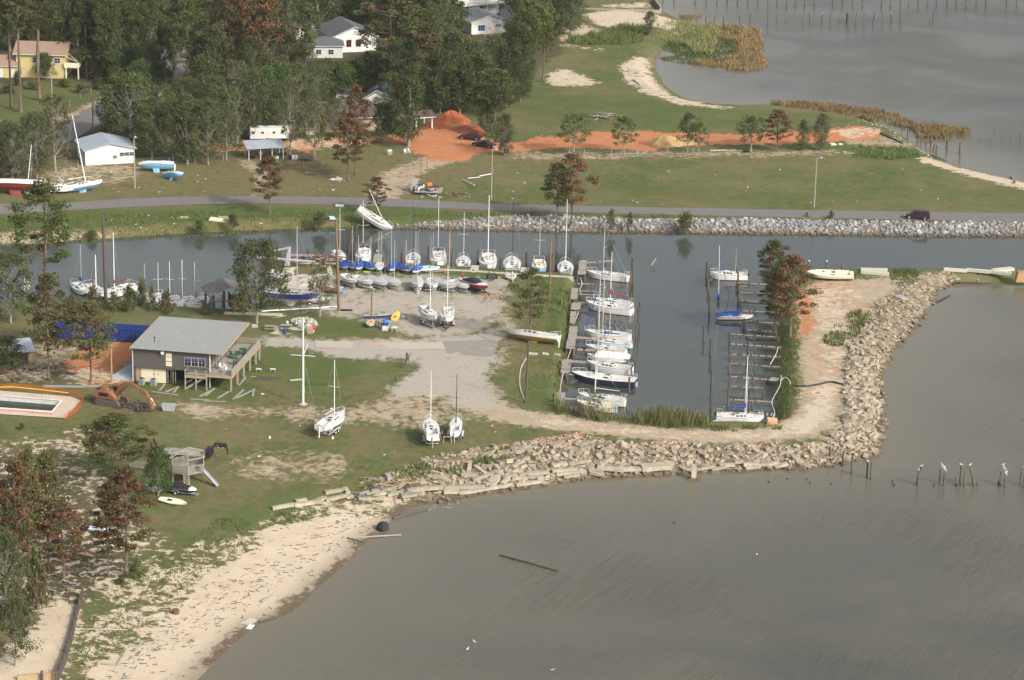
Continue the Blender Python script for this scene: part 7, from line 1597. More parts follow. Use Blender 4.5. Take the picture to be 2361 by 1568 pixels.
for i, (a_, b_, w) in enumerate((((1330,654),(1394,656),.45),((1332,670),(1390,673),.35),((1328,678),(1387,681),.5),((1333,697),(1360,699),.5),((1325,778),(1385,782),1.1),((1322,805),(1412,811),1.2),((1313,833),(1406,838),1.2),((1306,862),(1372,866),.8),((1300,919),(1355,922),.9))):
    plank_deck(a_, b_, w, .95, 'weathered finger pier between the west slips', 'finger_pier', 'pier', 'finger piers of the west slips', gap=.12)
for i, (a_, b_, w) in enumerate((((1698,653),(1772,656),.6),((1705,674),(1780,678),.5),((1708,694),(1775,699),.7),((1706,716),(1785,720),.6),((1713,741),(1795,745),.6),((1682,770),(1795,777),.4),((1722,760),(1790,765),.4),((1682,793),(1800,801),.6),((1681,817),(1800,822),.55),((1680,838),(1800,846),.3),((1681,868),(1796,877),.6),((1681,891),(1760,895),.3),((1679,921),(1790,927),.5),((1718,951),(1786,956),1.2),((1765,872),(1795,876),1.8))):
    plank_deck(a_, b_, w, .95, 'narrow stripped finger pier between the east slips', 'finger_pier', 'pier', 'finger piers of the east slips', gap=.3)
plank_deck((868,610),(873,586),1.5,1.2,'grey gangway beside the navy masted sailboat','gangway','gangway'); plank_deck((660,588),(740,590),1.6,1.1,'plank dock behind the hoist','dock','dock')
for a_, b_ in (((1092,628),(1096,612)),((1207,634),(1211,617))): plank_deck(a_, b_, 1.4, 1.3, 'short pale pier stub projecting from the sea wall', 'pier', 'pier', 'pier stubs of the sea wall', mt=CONC)
m = MB(); r = random.Random(3)
def hoses(pts, lb):
    tag(MB().tube(dense3([G0(x,y,z) for x,y,z in pts]), .05, 5).build('pipe', WPAINT), lb, 'pipe')
def dense3(P):
    out = []
    for i in range(len(P)-1):
        p0,p1,p2,p3 = P[max(i-1,0)],P[i],P[i+1],P[min(i+2,len(P)-1)]
        for k in range(5): t = k/5; out.append(.5*((2*p1)+(-1*p0+p2)*t+(2*p0-5*p1+4*p2-p3)*t*t+(-1*p0+3*p1-3*p2+p3)*t*t*t))
    return out + [P[-1]]
hoses([(1338,640,1.5),(1342,655,1.0),(1337,668,1.2),(1341,680,1.0)], 'white water pipe hanging along the broken west walkway near its head')
hoses([(1334,718,1.3),(1328,735,.9),(1322,748,1.2)], 'white pipe hanging off the middle of the west walkway'); hoses([(1316,806,1.2),(1312,818,.8),(1308,828,1.2)], 'short white pipe hanging from the west walkway'); hoses([(1299,860,1.3),(1294,880,.8),(1291,904,1.2)], 'long white pipe hanging at the south part of the west walkway')
hoses([(1801,865,1.6),(1798,890,1.3),(1780,925,1.4),(1786,950,1.2),(1781,968,1.3)], 'white pipe dangling along the east slips'); hoses([(1776,840,1.2),(1790,815,1.8),(1794,800,2.0)], 'bent white pipe at the east slips')
hoses([(1214,826,3.2),(1201,850,2.0),(1199,890,1.6),(1210,923,1.4)], 'white hose looping down beside the dark pole on the west bank')
hoses([(1800,878,1.5),(1810,870,1.9),(1821,878,1.9),(1822,886,1.5)], 'arched white pipe on the east bank')
m = MB(); tag(MB().tube(dense3([G(x,y) + Vector((0,0,.12)) for x, y in ((1828,891),(1860,892),(1890,887),(1915,882),(1935,886),(1945,888))]), .16, 6).build('rubber_hose', BLKM), 'thick black hose lying across the tan track of the spit', 'hose')
# ------------------------------------------------------------------ riprap and rubble
def rock_proto(i, flat=1.0, blocky=False):
    r = random.Random(100 + i + (50 if blocky else 0)); 
    if blocky:
        n = r.choice((4,5,5,6)); m = MB(); P = [(math.cos(2*math.pi*k/n + r.uniform(-.35,.35)) * r.uniform(.75,1.1), math.sin(2*math.pi*k/n + r.uniform(-.35,.35)) * r.uniform(.6,1.0)) for k in range(n)]
        m.loft([[(x*.96, y*.96, -.5) for x, y in P], [(x, y, -.35) for x, y in P], [(x*r.uniform(.95,1.0), y*.98, .4) for x, y in P], [(x*.9, y*.9, .5) for x, y in P]]); return m
    m = MB(); rings = [[(0,0,-.5)]*6] ; rings = []
    for z, rr in ((-.5,.35),(-.25,.85),(.1,1.0),(.38,.7),(.5,.25)):
        rings.append([(math.cos(k*1.047 + z)*rr*r.uniform(.72,1.12), math.sin(k*1.047 + z)*rr*r.uniform(.65,1.05)*flat, z + r.uniform(-.1,.1)) for k in range(6)])
    m.loft(rings); return m
ROCKS = [rock_proto(i) for i in range(7)]; SLABS = [rock_proto(i, blocky=True) for i in range(8)]
def scatter(polys, n, smin, smax, protos, mt, name, label, cat, group, stuff_label, seed, thick=(.5,.9), tilt=.5, ncap=300, z0=None, sink=.1, bias=2.2, edge=None):
    rg = np.random.default_rng(seed); pts = []
    for pl_, w in polys:
        P = polyW(pl_, LZ*.6); xs = [p[0] for p in P]; ys = [p[1] for p in P]; k = int(n*w); X = rg.uniform(min(xs), max(xs), k*4); Y = rg.uniform(min(ys), max(ys), k*4)
        ok = inpoly(X, Y, P); pts += list(zip(X[ok][:k], Y[ok][:k]))
    N = len(pts); S = smin + (smax-smin) * rg.random(N) ** bias; order = np.argsort(-S); mes = [p.mesh('rock_%d' % i, mt) for i, p in enumerate(protos)]
    V = []; F = []; off = 0; cnt = 0
    for oi in order:
        x, y = pts[oi]; h = hz(x, y)
        if h < -.25: continue
        s = S[oi]; k = int(rg.integers(len(protos))); e_ = fbm(np.array([x]), np.array([y]), 6, seed)[0]; s = s * (.55 + .9 * e_) * (1 if protos is ROCKS else .55 if x < -3 else .55 if x > 58 else .9); M = Matrix.Translation((x, y, h + s*.2 - sink*s)) @ Matrix.Rotation(rg.uniform(0,6.28), 4, 'Z') @ Matrix.Rotation(rg.normal(0,tilt), 4, 'X') @ Matrix.Rotation(rg.normal(0,tilt), 4, 'Y') @ Matrix.Diagonal((s*.55, s*.55*rg.uniform(.6,1.0), s*rg.uniform(*thick), 1))
        if cnt < ncap:
            o = bpy.data.objects.new(name, mes[k]); COL.objects.link(o); o.matrix_world = M; tag(o, label, cat, group); cnt += 1
        else:
            p = protos[k]; v = np.array(p.v); v = v @ np.array(M.to_3x3()).T + np.array(M.translation); V.append(v); F += [tuple(i+off for i in f) for f in p.f]; off += len(v)
    if V:
        me = bpy.data.meshes.new(name + '_field'); me.from_pydata(np.concatenate(V).tolist(), [], F); me.materials.append(mt); o = bpy.data.objects.new(name + '_field', me); COL.objects.link(o); tag(o, stuff_label, cat, kind='stuff')
RIP = [(890,518),(915,514),(1050,511),(1180,506),(1300,505),(1400,509),(1500,513),(1600,511),(1770,513),(1950,516),(2100,518),(2361,521),(2640,525),(2640,552),(2361,548),(2096,546),(1770,541),(1430,538),(1180,534),(915,528),(890,525)]
scatter([(RIP,1.0)], 7500, .28, .95, ROCKS, ROCKM, 'riprap_rock', 'pale grey boulder in the riprap of the far canal bank', 'rock', 'large boulders of the grey riprap', 'grey riprap stones covering the far canal bank below the road', 31, tilt=.7, thick=(.6,.9), bias=1.8)
RD = mat('dark_shore_stone', (.24,.215,.18), .95, col2=(.13,.115,.095), vscale=1.3, bump=.5, rnd=.35)
scatter([([(150,556),(250,549),(400,536),(600,526),(760,518),(890,514),(893,526),(760,527),(600,533),(400,543),(230,556),(150,562)],1.0)], 420, .25, .8, ROCKS, RD, 'shore_rock', 'brown stone on the far bank of the canal left of the capsized boat', 'rock', 'brown stones of the far bank', 'small brown stones of the far canal bank', 32, tilt=.7, ncap=60)
SP = [(2190,630),(2105,642),(2065,672),(2015,706),(1998,740),(1990,775),(1960,806),(1950,850),(1946,900),(1950,960),(1935,1005),(1910,1026),(1900,1095),(1996,1068),(2024,1054),(2036,1010),(2038,924),(2040,866),(2058,834),(2078,800),(2108,772),(2128,740),(2165,694),(2170,674),(2205,656),(2280,655),(2361,650),(2361,642),(2220,640)]
SO = [(865,1110),(930,1088),(1000,1058),(1100,1044),(1180,1032),(1260,1026),(1330,1024),(1400,1030),(1600,1033),(1750,1037),(1900,1032),(1905,1082),(1871,1086),(1771,1088),(1580,1096),(1393,1106),(1335,1111),(1248,1126),(1180,1133),(1060,1146),(960,1150),(880,1130)]
scatter([(SP,.6),(SO,.4)], 13000, .26, 2.1, SLABS, CONC2, 'concrete_block', 'large broken tan concrete slab in the rubble shore of the point', 'concrete slab', 'large slabs of the rubble shore', 'broken concrete rubble covering the bay shore of the point', 33, thick=(.18,.38), tilt=.3, bias=5)
BR = mat('brick_rubble', (.34,.17,.13), .95, col2=(.42,.36,.30), vscale=.8, rnd=.3)
scatter([([(1195,1028),(1260,1015),(1330,1006),(1400,1022),(1380,1032),(1300,1034),(1200,1042)],.6),([(1930,1018),(1960,990),(1990,1000),(1960,1024)],.1),([(1500,1026),(1600,1027),(1600,1034),(1500,1034)],.2),([(1690,1028),(1800,1028),(1780,1036),(1690,1036)],.1)], 900, .15, .42, SLABS, BR, 'brick_fragment', '', 'brick', None, 'loose red and white broken bricks along the top of the rubble shore', 34, ncap=0, thick=(.4,.8), tilt=.6)
WR = mat('white_shore_stone', (.42,.40,.35), .95, col2=(.38,.35,.30), vscale=1.3, rnd=.3)
scatter([([(1975,279),(2010,287),(2050,300),(2078,316),(2100,334),(2150,350),(2150,360),(2095,338),(2040,310),(2000,292),(1975,284)],1)], 150, .25, .75, SLABS, WR, 'shore_rock', 'pale stone on the bay shore behind the marsh pilings', 'rock', 'pale stones of the marsh shore', 'small pale stones of the marsh shore', 35, ncap=100, thick=(.4,.7))
scatter([([(2200,652),(2250,656),(2248,672),(2205,672)],.3),([(1000,1148),(1060,1146),(1055,1162),(985,1165)],.5),([(2045,850),(2060,840),(2050,870),(2040,930),(2040,900)],.2)], 130, .2, .6, ROCKS, RD, 'shore_rock', 'wet brown stone at the water edge of the rubble shore', 'rock', 'wet stones at the water edge', 'wet stones', 36, z0=0)
# long concrete beams thrown along the shore: ends measured on the photograph
BEAMS = [((2,2),(0,1290,145,1285,.6)),((2,2),(35,1350,270,1325,.75)),((2,2),(60,1255,320,1245,.9)),((2,2),(140,1275,290,1275,.7)),((2,2),(405,1250,620,1240,.9)),((2,2),(475,1275,625,1270,.6)),((2,2),(370,1225,600,1215,.8)),((2,2),(720,1235,850,1275,.6)),((2,2),(785,1190,1020,1225,1.0)),((2,2),(1020,1205,1190,1200,1.1)),
 ((2,2),(520,1150,690,1140,.6)),((2,2),(1190,1190,1455,1185,2.0)),((2,2),(1605,1215,1700,1205,.6)),((2,2),(1705,1210,1860,1185,.6)),((2,2),(1840,1215,1970,1195,.6)),((2,2),(1915,1170,2050,1160,.7)),((2,2),(2050,1140,2130,1140,.7)),((2,2),(2130,1160,2270,1165,.9)),((2,2),(2150,1200,2290,1190,.6)),((2,2),(2270,1170,2361,1165,.6)),
 ((1,2),(150,1565,345,1545,.7)),((1,2),(350,1535,530,1510,.8)),((1,2),(530,1510,635,1475,.8)),((1,2),(640,1490,830,1460,.7)),((1,2),(830,1465,890,1450,.6)),((1,2),(635,1420,815,1400,.7)),((1,2),(820,1380,850,1440,.7)),((1,2),(945,1480,1150,1468,.5)),((1,2),(1015,1440,1200,1430,.7)),((1,2),(1065,1405,1290,1398,.6)),((1,2),(1210,1445,1430,1395,.7)),((1,2),(1325,1460,1485,1440,.8)),((1,2),(1425,1395,1725,1385,.9)),((1,2),(1730,1375,2110,1365,.9)),
 ((1,2),(1730,1415,1865,1420,.8)),((1,2),(1870,1425,2030,1420,.8)),((1,2),(1995,1305,2290,1205,.7)),((1,2),(2110,1345,2265,1250,.9)),((1,2),(2175,1370,2230,1300,.8)),((1,2),(2020,1175,2125,1255,.7)),((1,2),(1890,1255,2050,1265,.7)),((1,2),(1590,1270,1730,1290,.5)),((1,2),(1615,1225,1715,1255,.6)),((1,2),(2085,1175,2180,1190,.7)),((1,2),(1960,1225,1980,1150,.6)),((1,2),(2270,1340,2340,1270,.7)),((1,2),(2265,1370,2361,1350,.6)),((1,2),(2010,1410,2270,1375,.6)),((1,2),(365,1500,465,1485,.6)),((1,2),(1210,1250,1235,1300,.8)),((2,2),(0,1190,155,1110,.6)),((2,2),(370,1180,480,1145,.7)),((3,2),(0,1165,95,1145,.7)),((3,2),(60,1190,180,1165,.8)),((3,1),(940,1500,965,1568,.5))]
for i, ((c, r), (x0, y0, x1, y1, w)) in enumerate(BEAMS):
    A, B_ = G(*Z(c, r, x0, y0)), G(*Z(c, r, x1, y1)); A.z = max(A.z, 0) + .2; B_.z = max(B_.z, 0) + .2 + .12*(i % 3)
    big = w > 1.5; o = MB().bar(A, B_, w*.85, .42 if not big else .7).build('concrete_block', BEAMM)
    tag(o, 'massive square concrete block at the water edge of the point' if big else 'long tan concrete beam tumbled along the bay shore', 'concrete beam', None if big else 'concrete beams along the shore')
# ------------------------------------------------------------------ vehicles
def car(a, b, label, body, L=4.9, kind='sedan', name='car', cat='car', z=LZ+.04):
    """a: nose pixel, b: tail pixel"""
    A, B_ = G0(*a, z), G0(*b, z); c = (A + B_) / 2; d = A - B_; hd = math.atan2(d.y, d.x); o = thing(name, c, hd, label, cat)
    W = 1.82; h = 1.75 if kind == 'van' else 1.38; bh = .92 if kind == 'van' else .82
    m = MB(); prof = [(-L/2,.35,.72),(-L/2+.05,bh,.92),(-L*.3,bh+.03,1),(0,bh,1),(L*.3,bh-.02,1),(L/2-.15,bh-.14,.9),(L/2,.4,.7)]
    rings = []
    for x, t, k in prof: hw = W/2*k; rings.append([(x,-hw*.94,.28),(x,-hw,.5),(x,-hw*.96,max(t-.06,.45)),(x,-hw*.8,t),(x,hw*.8,t),(x,hw*.96,max(t-.06,.45)),(x,hw,.5),(x,hw*.94,.28)])
    m.loft(rings); m.build('body', body, o)
    gx = [(-L*.48,bh-.03,0),(-L*.44,h,.8),(L*.10,h,.8),(L*.33,bh-.05,0)] if kind == 'van' else [(-L*.33,bh-.03,0),(-L*.18,h,.74),(L*.06,h,.74),(L*.22,bh-.05,0)]
    m = MB(); tw = W*.40; m.loft([[(gx[0][0],s*W*.46,gx[0][1]),(gx[1][0],s*tw,h-.07),(gx[2][0],s*tw,h-.07),(gx[3][0],s*W*.46,gx[3][1])] for s in (-1,1)]); m.build('window', WIN, o)
    m = MB(); m.loft([[(gx[1][0]-.03,s*tw*1.02,h-.08),(gx[1][0],s*tw*.9,h),(gx[2][0],s*tw*.9,h),(gx[2][0]+.03,s*tw*1.02,h-.08)] for s in (-1,1)])
    for q in (((-.40,-.12,.16) if kind == 'van' else (-.05,))):
        for s in (-1,1): m.bar((L*q,s*W*.465,bh-.02),(L*q,s*tw*1.01,h-.07),.07,.05)
    m.build('roof', body, o)
    for x in (-L*.31, L*.32):
        for s in (-1,1):
            m = MB(); m.tube([(x,s*W*.40,.32),(x,s*W*.49+s*.02,.32)],.33,14); w_ = m.build('wheel', RUBB, o); MB().tube([(x,s*W*.495,.32),(x,s*W*.495+s*.03,.32)],.19,10).build('rim', GALV, w_)
    for s in (-1,1): MB().box((L/2-.06,s*W*.33,.62),(.12,.4,.16)).build('headlight', DECKW, o); MB().box((-L/2+.03,s*W*.38,.72),(.1,.26,.26)).build('tail_light', REDP, o)
    m = MB(); m.box((L/2+.02,0,.42),(.14,W*.86,.16)); m.box((-L/2-.02,0,.45),(.14,W*.86,.16)); m.build('bumper', body if kind == 'van' else GALV, o); return o
PURP = mat('plum_paint', (.045,.012,.028), .28, spec=.6); MARC = mat('dark_maroon_paint', (.06,.012,.022), .28, spec=.6); DKC = mat('dark_brown_paint', (.035,.022,.026), .28, spec=.6)
car((2087.5,502),(2143,506), 'plum coloured minivan driving along the far road', PURP, 4.75, 'van', 'minivan', 'minivan')
car((1060,318),(1112,324), 'dark maroon sedan parked on the clay beside the pine', MARC, 5.3); car((1090,334),(1143,343), 'dark brown sedan parked in front of the maroon one', DKC, 5.3)
p = G(707,370); o = thing('utility_cart', p, R(5), 'dark junk trailer parked right of the white barrels', 'trailer'); MB().box((0,0,.6),(2.6,1.5,.5)).build('box', WOODD, o); [MB().tube([(0,y,.33),(0,y+.16,.33)],.33,12).build('wheel', RUBB, o) for y in (-.85,.7)]
p = G(1075+0,330)
# ------------------------------------------------------------------ yard furniture
def picnic(cx, cy, rz, label, mt=None):
    p = G(cx, cy); o = thing('picnic_table', p, rz, label, 'picnic table'); mt = mt or WOODG; m = MB(); [m.box((0,-.3+k*.15,.75),(1.9,.13,.05)) for k in range(5)]; m.build('tabletop', mt, o)
    for s in (-1,1): MB().box((0,s*.75,.45),(1.9,.28,.05)).build('bench_seat', mt, o); m = MB(); m.bar((s*.7,-.8,0),(s*.7,.25,.74),.08,.09); m.bar((s*.7,.8,0),(s*.7,-.25,.74),.08,.09); m.bar((s*.7,-.85,.42),(s*.7,.85,.42),.08,.09); m.build('leg_frame', mt, o)
CO3 = mat('cast_concrete', (.46,.44,.40), .9, var=.2)
picnic(*U(135,1478), R(-6), 'grey picnic table at the left of the concrete slab'); picnic(*U(280,1470), R(8), 'picnic table with a white bucket in the middle of the slab')
def barrel(cx, cy, c, label, r=.3, h=.85, name='barrel', cat='barrel', z=0.0):
    p = G(cx, cy); o = thing(name, (p.x,p.y,p.z+z), 0, label, cat); MB().lathe([(r*.9,0),(r,.06),(r,h*.92),(r*.88,h),(r*.8,h),(r*.75,h*.9),(0,h*.9)], n=14).build('body', c, o); MB().lathe([(r+.005,h*.6),(r+.02,h*.63),(r+.005,h*.66)], n=14).build('rim', c, o)
barrel(*U(265,1512), mat('bin_navy',(.03,.05,.15),.6), 'dark blue bin in front of the middle picnic table', .3, .9, 'bin', 'bin')
barrel(*U(288,1458), DECKW, 'white bucket standing on the middle picnic table', .22, .4, 'bucket', 'bucket', .77)
barrel(*U(1190,1430), BLUEB, 'larger blue barrel behind the grey bench rack', .42, .95); barrel(*U(1228,1438), mat('barrel_light_blue',(.12,.38,.62),.5), 'smaller light blue barrel right of the larger one', .26, .9)
p = G(*U(533,1470)); o = thing('buoy', (p.x,p.y,p.z+.35), 0, 'round red mooring buoy beside the concrete table bases', 'buoy'); MB().lathe([(0,-.38),(.25,-.3),(.4,0),(.3,.25),(0,.38)], n=14).build('float', REDP, o); MB().lathe([(.05,.36),(.05,.5),(0,.5)], n=8).build('eye', GALV, o)
p = G(*U(497,1508)); tag(MB().box((0,0,.5),(.9,.7,1.0),rx=.15).build('wooden_box', WOODY, loc=p), 'brown wooden box in front of the concrete table bases', 'box')
r = random.Random(8)
for k, (x, y) in enumerate(((372,1400),(400,1390),(440,1380),(470,1375),(505,1388),(540,1410),(395,1440),(430,1450),(465,1445),(500,1455),(450,1480),(415,1425),(485,1415))):
    p = G(*U(x, y+18)); o = thing('concrete_pedestal', p, k, 'broken concrete table base dumped on the slab', 'table base', 'concrete table bases dumped on the slab'); t = r.uniform(-.5,.5) if k % 3 else 1.4
    m = MB(); m.lathe([(.28,0),(.14,.25),(.14,.5),(.26,.7),(0,.72)], n=8); m.build('pedestal', CO3, o)
    if k % 2: MB().box((.3,.2,.3),(1.3,.5,.09),rx=.3,ry=.2).build('slab', CO3, o)
p = G(*U(1220,1455)); o = thing('dinghy_rack', p, 0, 'grey timber rack in front of the blue barrels', 'rack'); m = MB(); m.box((0,.2,.95),(3.1,.3,.08)); m.build('top_board', WOODG, o); [MB().box((x,.2,.47),(.08,.1,.95)).build('leg', WOODG, o) for x in (-1.4,0,1.4)]
p = G(*U(1145,1460)); o = thing('steel_rack', p, 0, 'low black steel frame left of the white cooler', 'rack'); m = MB(); [m.bar((x,y,0),(x,y,1.0),.04,.04) for x in (-.8,-.27,.27,.8) for y in (0,.6)]; [m.bar((-.8,y,z),(.8,y,z),.04,.04) for y in (0,.6) for z in (.1,1.0)]; m.build('frame', BLKM, o)
p = G(*U(1362,1385)); o = thing('steel_rack', p, 0, 'small black steel frame right of the yellow dinghy', 'rack'); m = MB(); [m.bar((x,y,0),(x,y,.9),.05,.05) for x in (-.5,.5) for y in (0,.6)]; [m.bar((-.5,y,z),(.5,y,z),.05,.05) for y in (0,.6) for z in (.2,.9)]; m.build('frame', BLKM, o)
p = G(*U(1192,1478)); o = thing('cooler', p, R(-4), 'open white box in front of the steel rack', 'box'); m = MB(); [m.box(c, d) for c, d in (((0,0,.05),(1.0,.7,.1)),((-.47,0,.35),(.06,.7,.6)),((.47,0,.35),(.06,.7,.6)),((0,-.32,.35),(1.0,.06,.6)),((0,.32,.35),(1.0,.06,.6)))]; m.build('tub', DECKW, o); MB().box((0,0,.3),(.7,.4,.1)).build('contents', GREYW, o)
p = G(*U(1277,1490)); o = thing('table', p, 0, 'white plastic table at the right of the racks', 'table'); MB().lathe([(0,.70),(.55,.70),(.6,.73),(.55,.76),(0,.76)], n=14).build('tabletop', DECKW, o); [MB().box((x,y,.35),(.06,.06,.7)).build('leg', DECKW, o) for x in (-.4,.4) for y in (-.3,.3)]
p = G(*U(835,1295)); tag(MB().box((0,0,.06),(2.0,.8,.1)).build('mat', TARPK, loc=p), 'black mat on the grass right of the tall brown pole', 'mat')
tag(MB().lathe([(.6,0),(.65,.05),(.5,.08)], n=14).build('hoop', mat('lime_plastic',(.35,.6,.12),.5), loc=G(*U(1025,940))), 'lime green ring on the gravel below the blue dinghies', 'ring')
for x, y, c_, lb in ((1740,950,REDP,'flat orange scrap by the sea wall'),(1908,972,REDP,'red float lying right of the sea wall scrap'),(2003,935,RUST,'rusty drum at the edge of the sea wall')):
    p = G(*U(x, y)); o = thing('float', (p.x,p.y,p.z+.15), 1, lb, 'float'); MB().lathe([(0,-.2),(.2,-.12),(.26,0),(.18,.16),(0,.2)], n=10).build('body', c_, o); MB().lathe([(.04,.18),(.04,.26),(0,.26)], n=6).build('eye', c_, o)
# empty dollies near the wall
trailer(G(*U(2175,1010)), -85, 3.6, 1.7, 'empty dark boat dolly in front of the broad white sailboat', BLKM, 1, .5); trailer(G(*Z(2,1,-10,1010)), -80, 3.4, 1.6, 'empty white boat dolly at the sea wall', WHITE, 1, .5)
# masts lying on the ground
for i, (a_, b_, c_) in enumerate(((U(50,1318),U(750,1275),ALU),(U(120,1312),U(600,1290),GREYW),(U(330,1290),U(740,1300),ALU))):
    tag(MB().tube([G(*a_)+Vector((0,0,.3)), G(*b_)+Vector((0,0,.3))], .09, 6).build('spare_mast', c_), 'long spare mast lying on low supports below the blue sailboat', 'mast', 'spare masts on the ground')
for a_, b_, lb in (((2,0),(0,0),''),): pass
zz = lambda x, y: Z(1,1,x,y)
for a_, b_, lb in ((zz(1905,97),zz(2015,158),'bent grey pipe frame on the grass beyond the road'),(zz(1955,85),zz(2065,82),'white pipe lying on the grass left of the lamp pole'),(zz(2060,65),zz(2175,50),'white pipe leaning to the foot of the lamp pole')):
    tag(MB().tube([G(*a_)+Vector((0,0,.2)), G(*b_)+Vector((0,0,.35))], .1, 6).build('pipe', WPAINT), lb, 'pipe')
# salvage platform beyond the road
p = G(*zz(1590,225)); o = thing('wrecked_platform', p, R(-4), 'wrecked wooden platform piled with salvage beyond the road', 'platform'); m = MB(); [m.box((0,-1.2+k*.5,.7+.02*(k % 3)),(5.2,.42,.08)) for k in range(9)]; m.build('deck', WOODG, o)
m = MB(); r = random.Random(12); [m.box((r.uniform(-2.4,1.8),r.uniform(-1,2.6),.85+r.uniform(0,.35)),(r.uniform(.3,1.3),r.uniform(.2,.7),r.uniform(.1,.6)),rz=r.uniform(0,3),mi=r.choice((0,0,0,0,1,1,2))) for _ in range(40)]; m.build('salvage', [WOODD,GREYW,RUST], o)
m = MB(); [m.bar((x,2.6,0),(x,2.6,7.2),.1,.1) for x in (-1.8,-.6)]; m.bar((-1.8,2.6,7.2),(-.6,2.6,7.2),.1,.1); m.build('lift_frame', RUST, o); m = MB(); m.box((-3,1.5,1.4),(1.3,.1,2.4),rx=.3,rz=.5); m.build('mesh_panel', GALV, o)
for x, y, c_, lb in ((1515,190,GREENC,'green crate on the salvage platform'),(1600,180,mat('orange_box',(.6,.2,.03),.6),'orange box on the salvage platform')):
    p = G(*zz(x, y+14)); o = thing('crate', (p.x,p.y,p.z+1.1), 0, lb, 'crate'); MB().box((0,0,.25),(1.0,.6,.5)).build('body', c_, o); MB().box((0,0,.53),(1.04,.64,.06)).build('lid', c_, o)
def debris(cx, cy, n, sp, mts, label, seed, name='debris_pile', lo=.4, hi=1.8, h=.3):
    p = G(cx, cy); r = random.Random(seed); m = MB(); [m.box((r.gauss(0,sp),r.gauss(0,sp*.8),r.uniform(.05,h)),(r.uniform(lo,hi),r.uniform(.08,.35),r.uniform(.03,.12)),rz=r.uniform(0,3.1),ry=r.uniform(-.25,.25),mi=r.randrange(len(mts))) for _ in range(n)]
    tag(m.build(name, mts, loc=p), label, 'debris pile')
debris(*zz(1870,235), 22, 1.0, [WOODY,WOODG,RUST], 'small heap of splintered boards right of the salvage platform', 1); debris(*zz(730,95), 20, .8, [WPAINT,GREYW,WOODG], 'white wreckage under the rust pines', 2)
debris(*zz(1620,240), 12, .9, [ALU,GREYW], 'crumpled silver sheet below the salvage platform', 3); debris(*Z(2,0,835,1085), 34, 1.6, [WOODG,WOODG,WOODD], 'pile of grey pilings and boards on the far lawn', 4, lo=1.5, hi=3.2, h=.7)
debris(*Z(2,0,935,1070), 10, .8, [WOODY], 'flat tan boards right of the grey board pile', 5, lo=1, hi=2, h=.2); debris(*Y3(1250,620), 46, 1.4, [WOODD,WOODD,TRACKM], 'heap of dark splintered timber under the excavator arm', 6, lo=1.0, hi=3.4, h=.6)
debris(*Z(0,3,850,600), 22, 1.0, [WOODG,WOODD], 'broken fence boards behind the twin dead pines', 7); debris(*Z(0,3,600,700), 20, 1.4, [WOODY,WOODD,WOODG], 'storm debris at the head of the sandy lot', 8); debris(*Z(0,2,1560+0,700+500), 1, .1, [WOODG], 'board behind the green tree', 9)
debris(*Z(1,2,1250,1340), 34, 2.6, [WOODG,WOODY,WOODD], 'driftwood boards behind the concrete beams', 10, lo=1, hi=3.5); debris(*Z(1,2,950,1450), 20, 1.2, [WOODD,WOODG], 'tangle of driftwood at the beach end of the beams', 11, lo=1, hi=3)
debris(*Z(0,1,700,100), 30, 3.0, [WOODG,WPAINT,WOODY], 'boards scattered behind the beached sailboats', 12, lo=.8, hi=3.5, h=.15); debris(*Z(0,2,200,300), 40, 3.2, [WOODD,WOODG,RUST], 'dark rubbish under the left edge trees behind the pool', 13, lo=.6, hi=2.4, h=.5)
debris(*U(90,1150), 40, 1.8, [WOODD,GREYW,WOODG], 'dark clutter on the ground below the boathouse oak', 14, lo=.6, hi=3); debris(*U(620,830), 44, 2.0, [RUST,WOODG,mat('faded_red', (.20,.06,.05), .8, var=.4)], 'red and brown wreckage at the west end of the sea wall', 15, lo=.8, hi=3, h=.7); debris(*U(480,1040),16,2.2,[WOODG,GREYW],'scraps on the concrete apron',16,h=.2)
debris(*Z(1,0,2180,330),26,1.2,[WOODY,WOODG],'broken boards against the white house at the top',17); debris(*Z(1,0,1110,1310),20,1.2,[BLKM,WOODD],'dark junk on the grass right of the rust pines',18); debris(*Z(3,1,1180+0,1040),6,.5,[WOODG],'boards in the rubble of the spit',19)
# planks around the clubhouse
for i, (x0, y0, x1, y1) in enumerate(((1470,470,1520,415),(1525,485,1655,435),(1600,490,1645,440),(1400,480,1640,515),(1840,525,1980,455),(1890,520,1975,460),(1755,548,1930,560),(1880,565,2085,578),(2150,550,2245,470),(2010,540,2110,480),(2205,420,2265,350),(2330,520,2345,460),(2180,540,2330,470),(400,430,790,440),(800,430,1000,435),(2310,340,2361,345))):
    tag(MB().bar(G(*Y3(x0,y0))+Vector((0,0,.08)), G(*Y3(x1,y1))+Vector((0,0,.12+.03*(i % 3))), .9 if i in (13,14) else .28, .1).build('plank', WOODG), 'grey wooden walkway section behind the pool' if i in (13,14) else 'loose grey plank on the grass around the clubhouse', 'plank', 'walkway sections behind the pool' if i in (13,14) else 'loose planks around the clubhouse')
for a_, b_ in (((0,340),(235,350)),((0,352),(235,362)),((0,364),(150,372))): tag(MB().bar(G(*X2(*a_))+Vector((0,0,.08)), G(*X2(*b_))+Vector((0,0,.08)), .22, .12).build('plank', WOODD), 'long dark board in the stack right of the clubhouse', 'plank', 'stack of long boards right of the clubhouse')
tag(MB().tube([G(*X2(312,385))+Vector((0,0,.2)), G(*X2(425,375))+Vector((0,0,.2))], .17, 8).build('log', WOODG), 'short round log left of the flagpole', 'log')
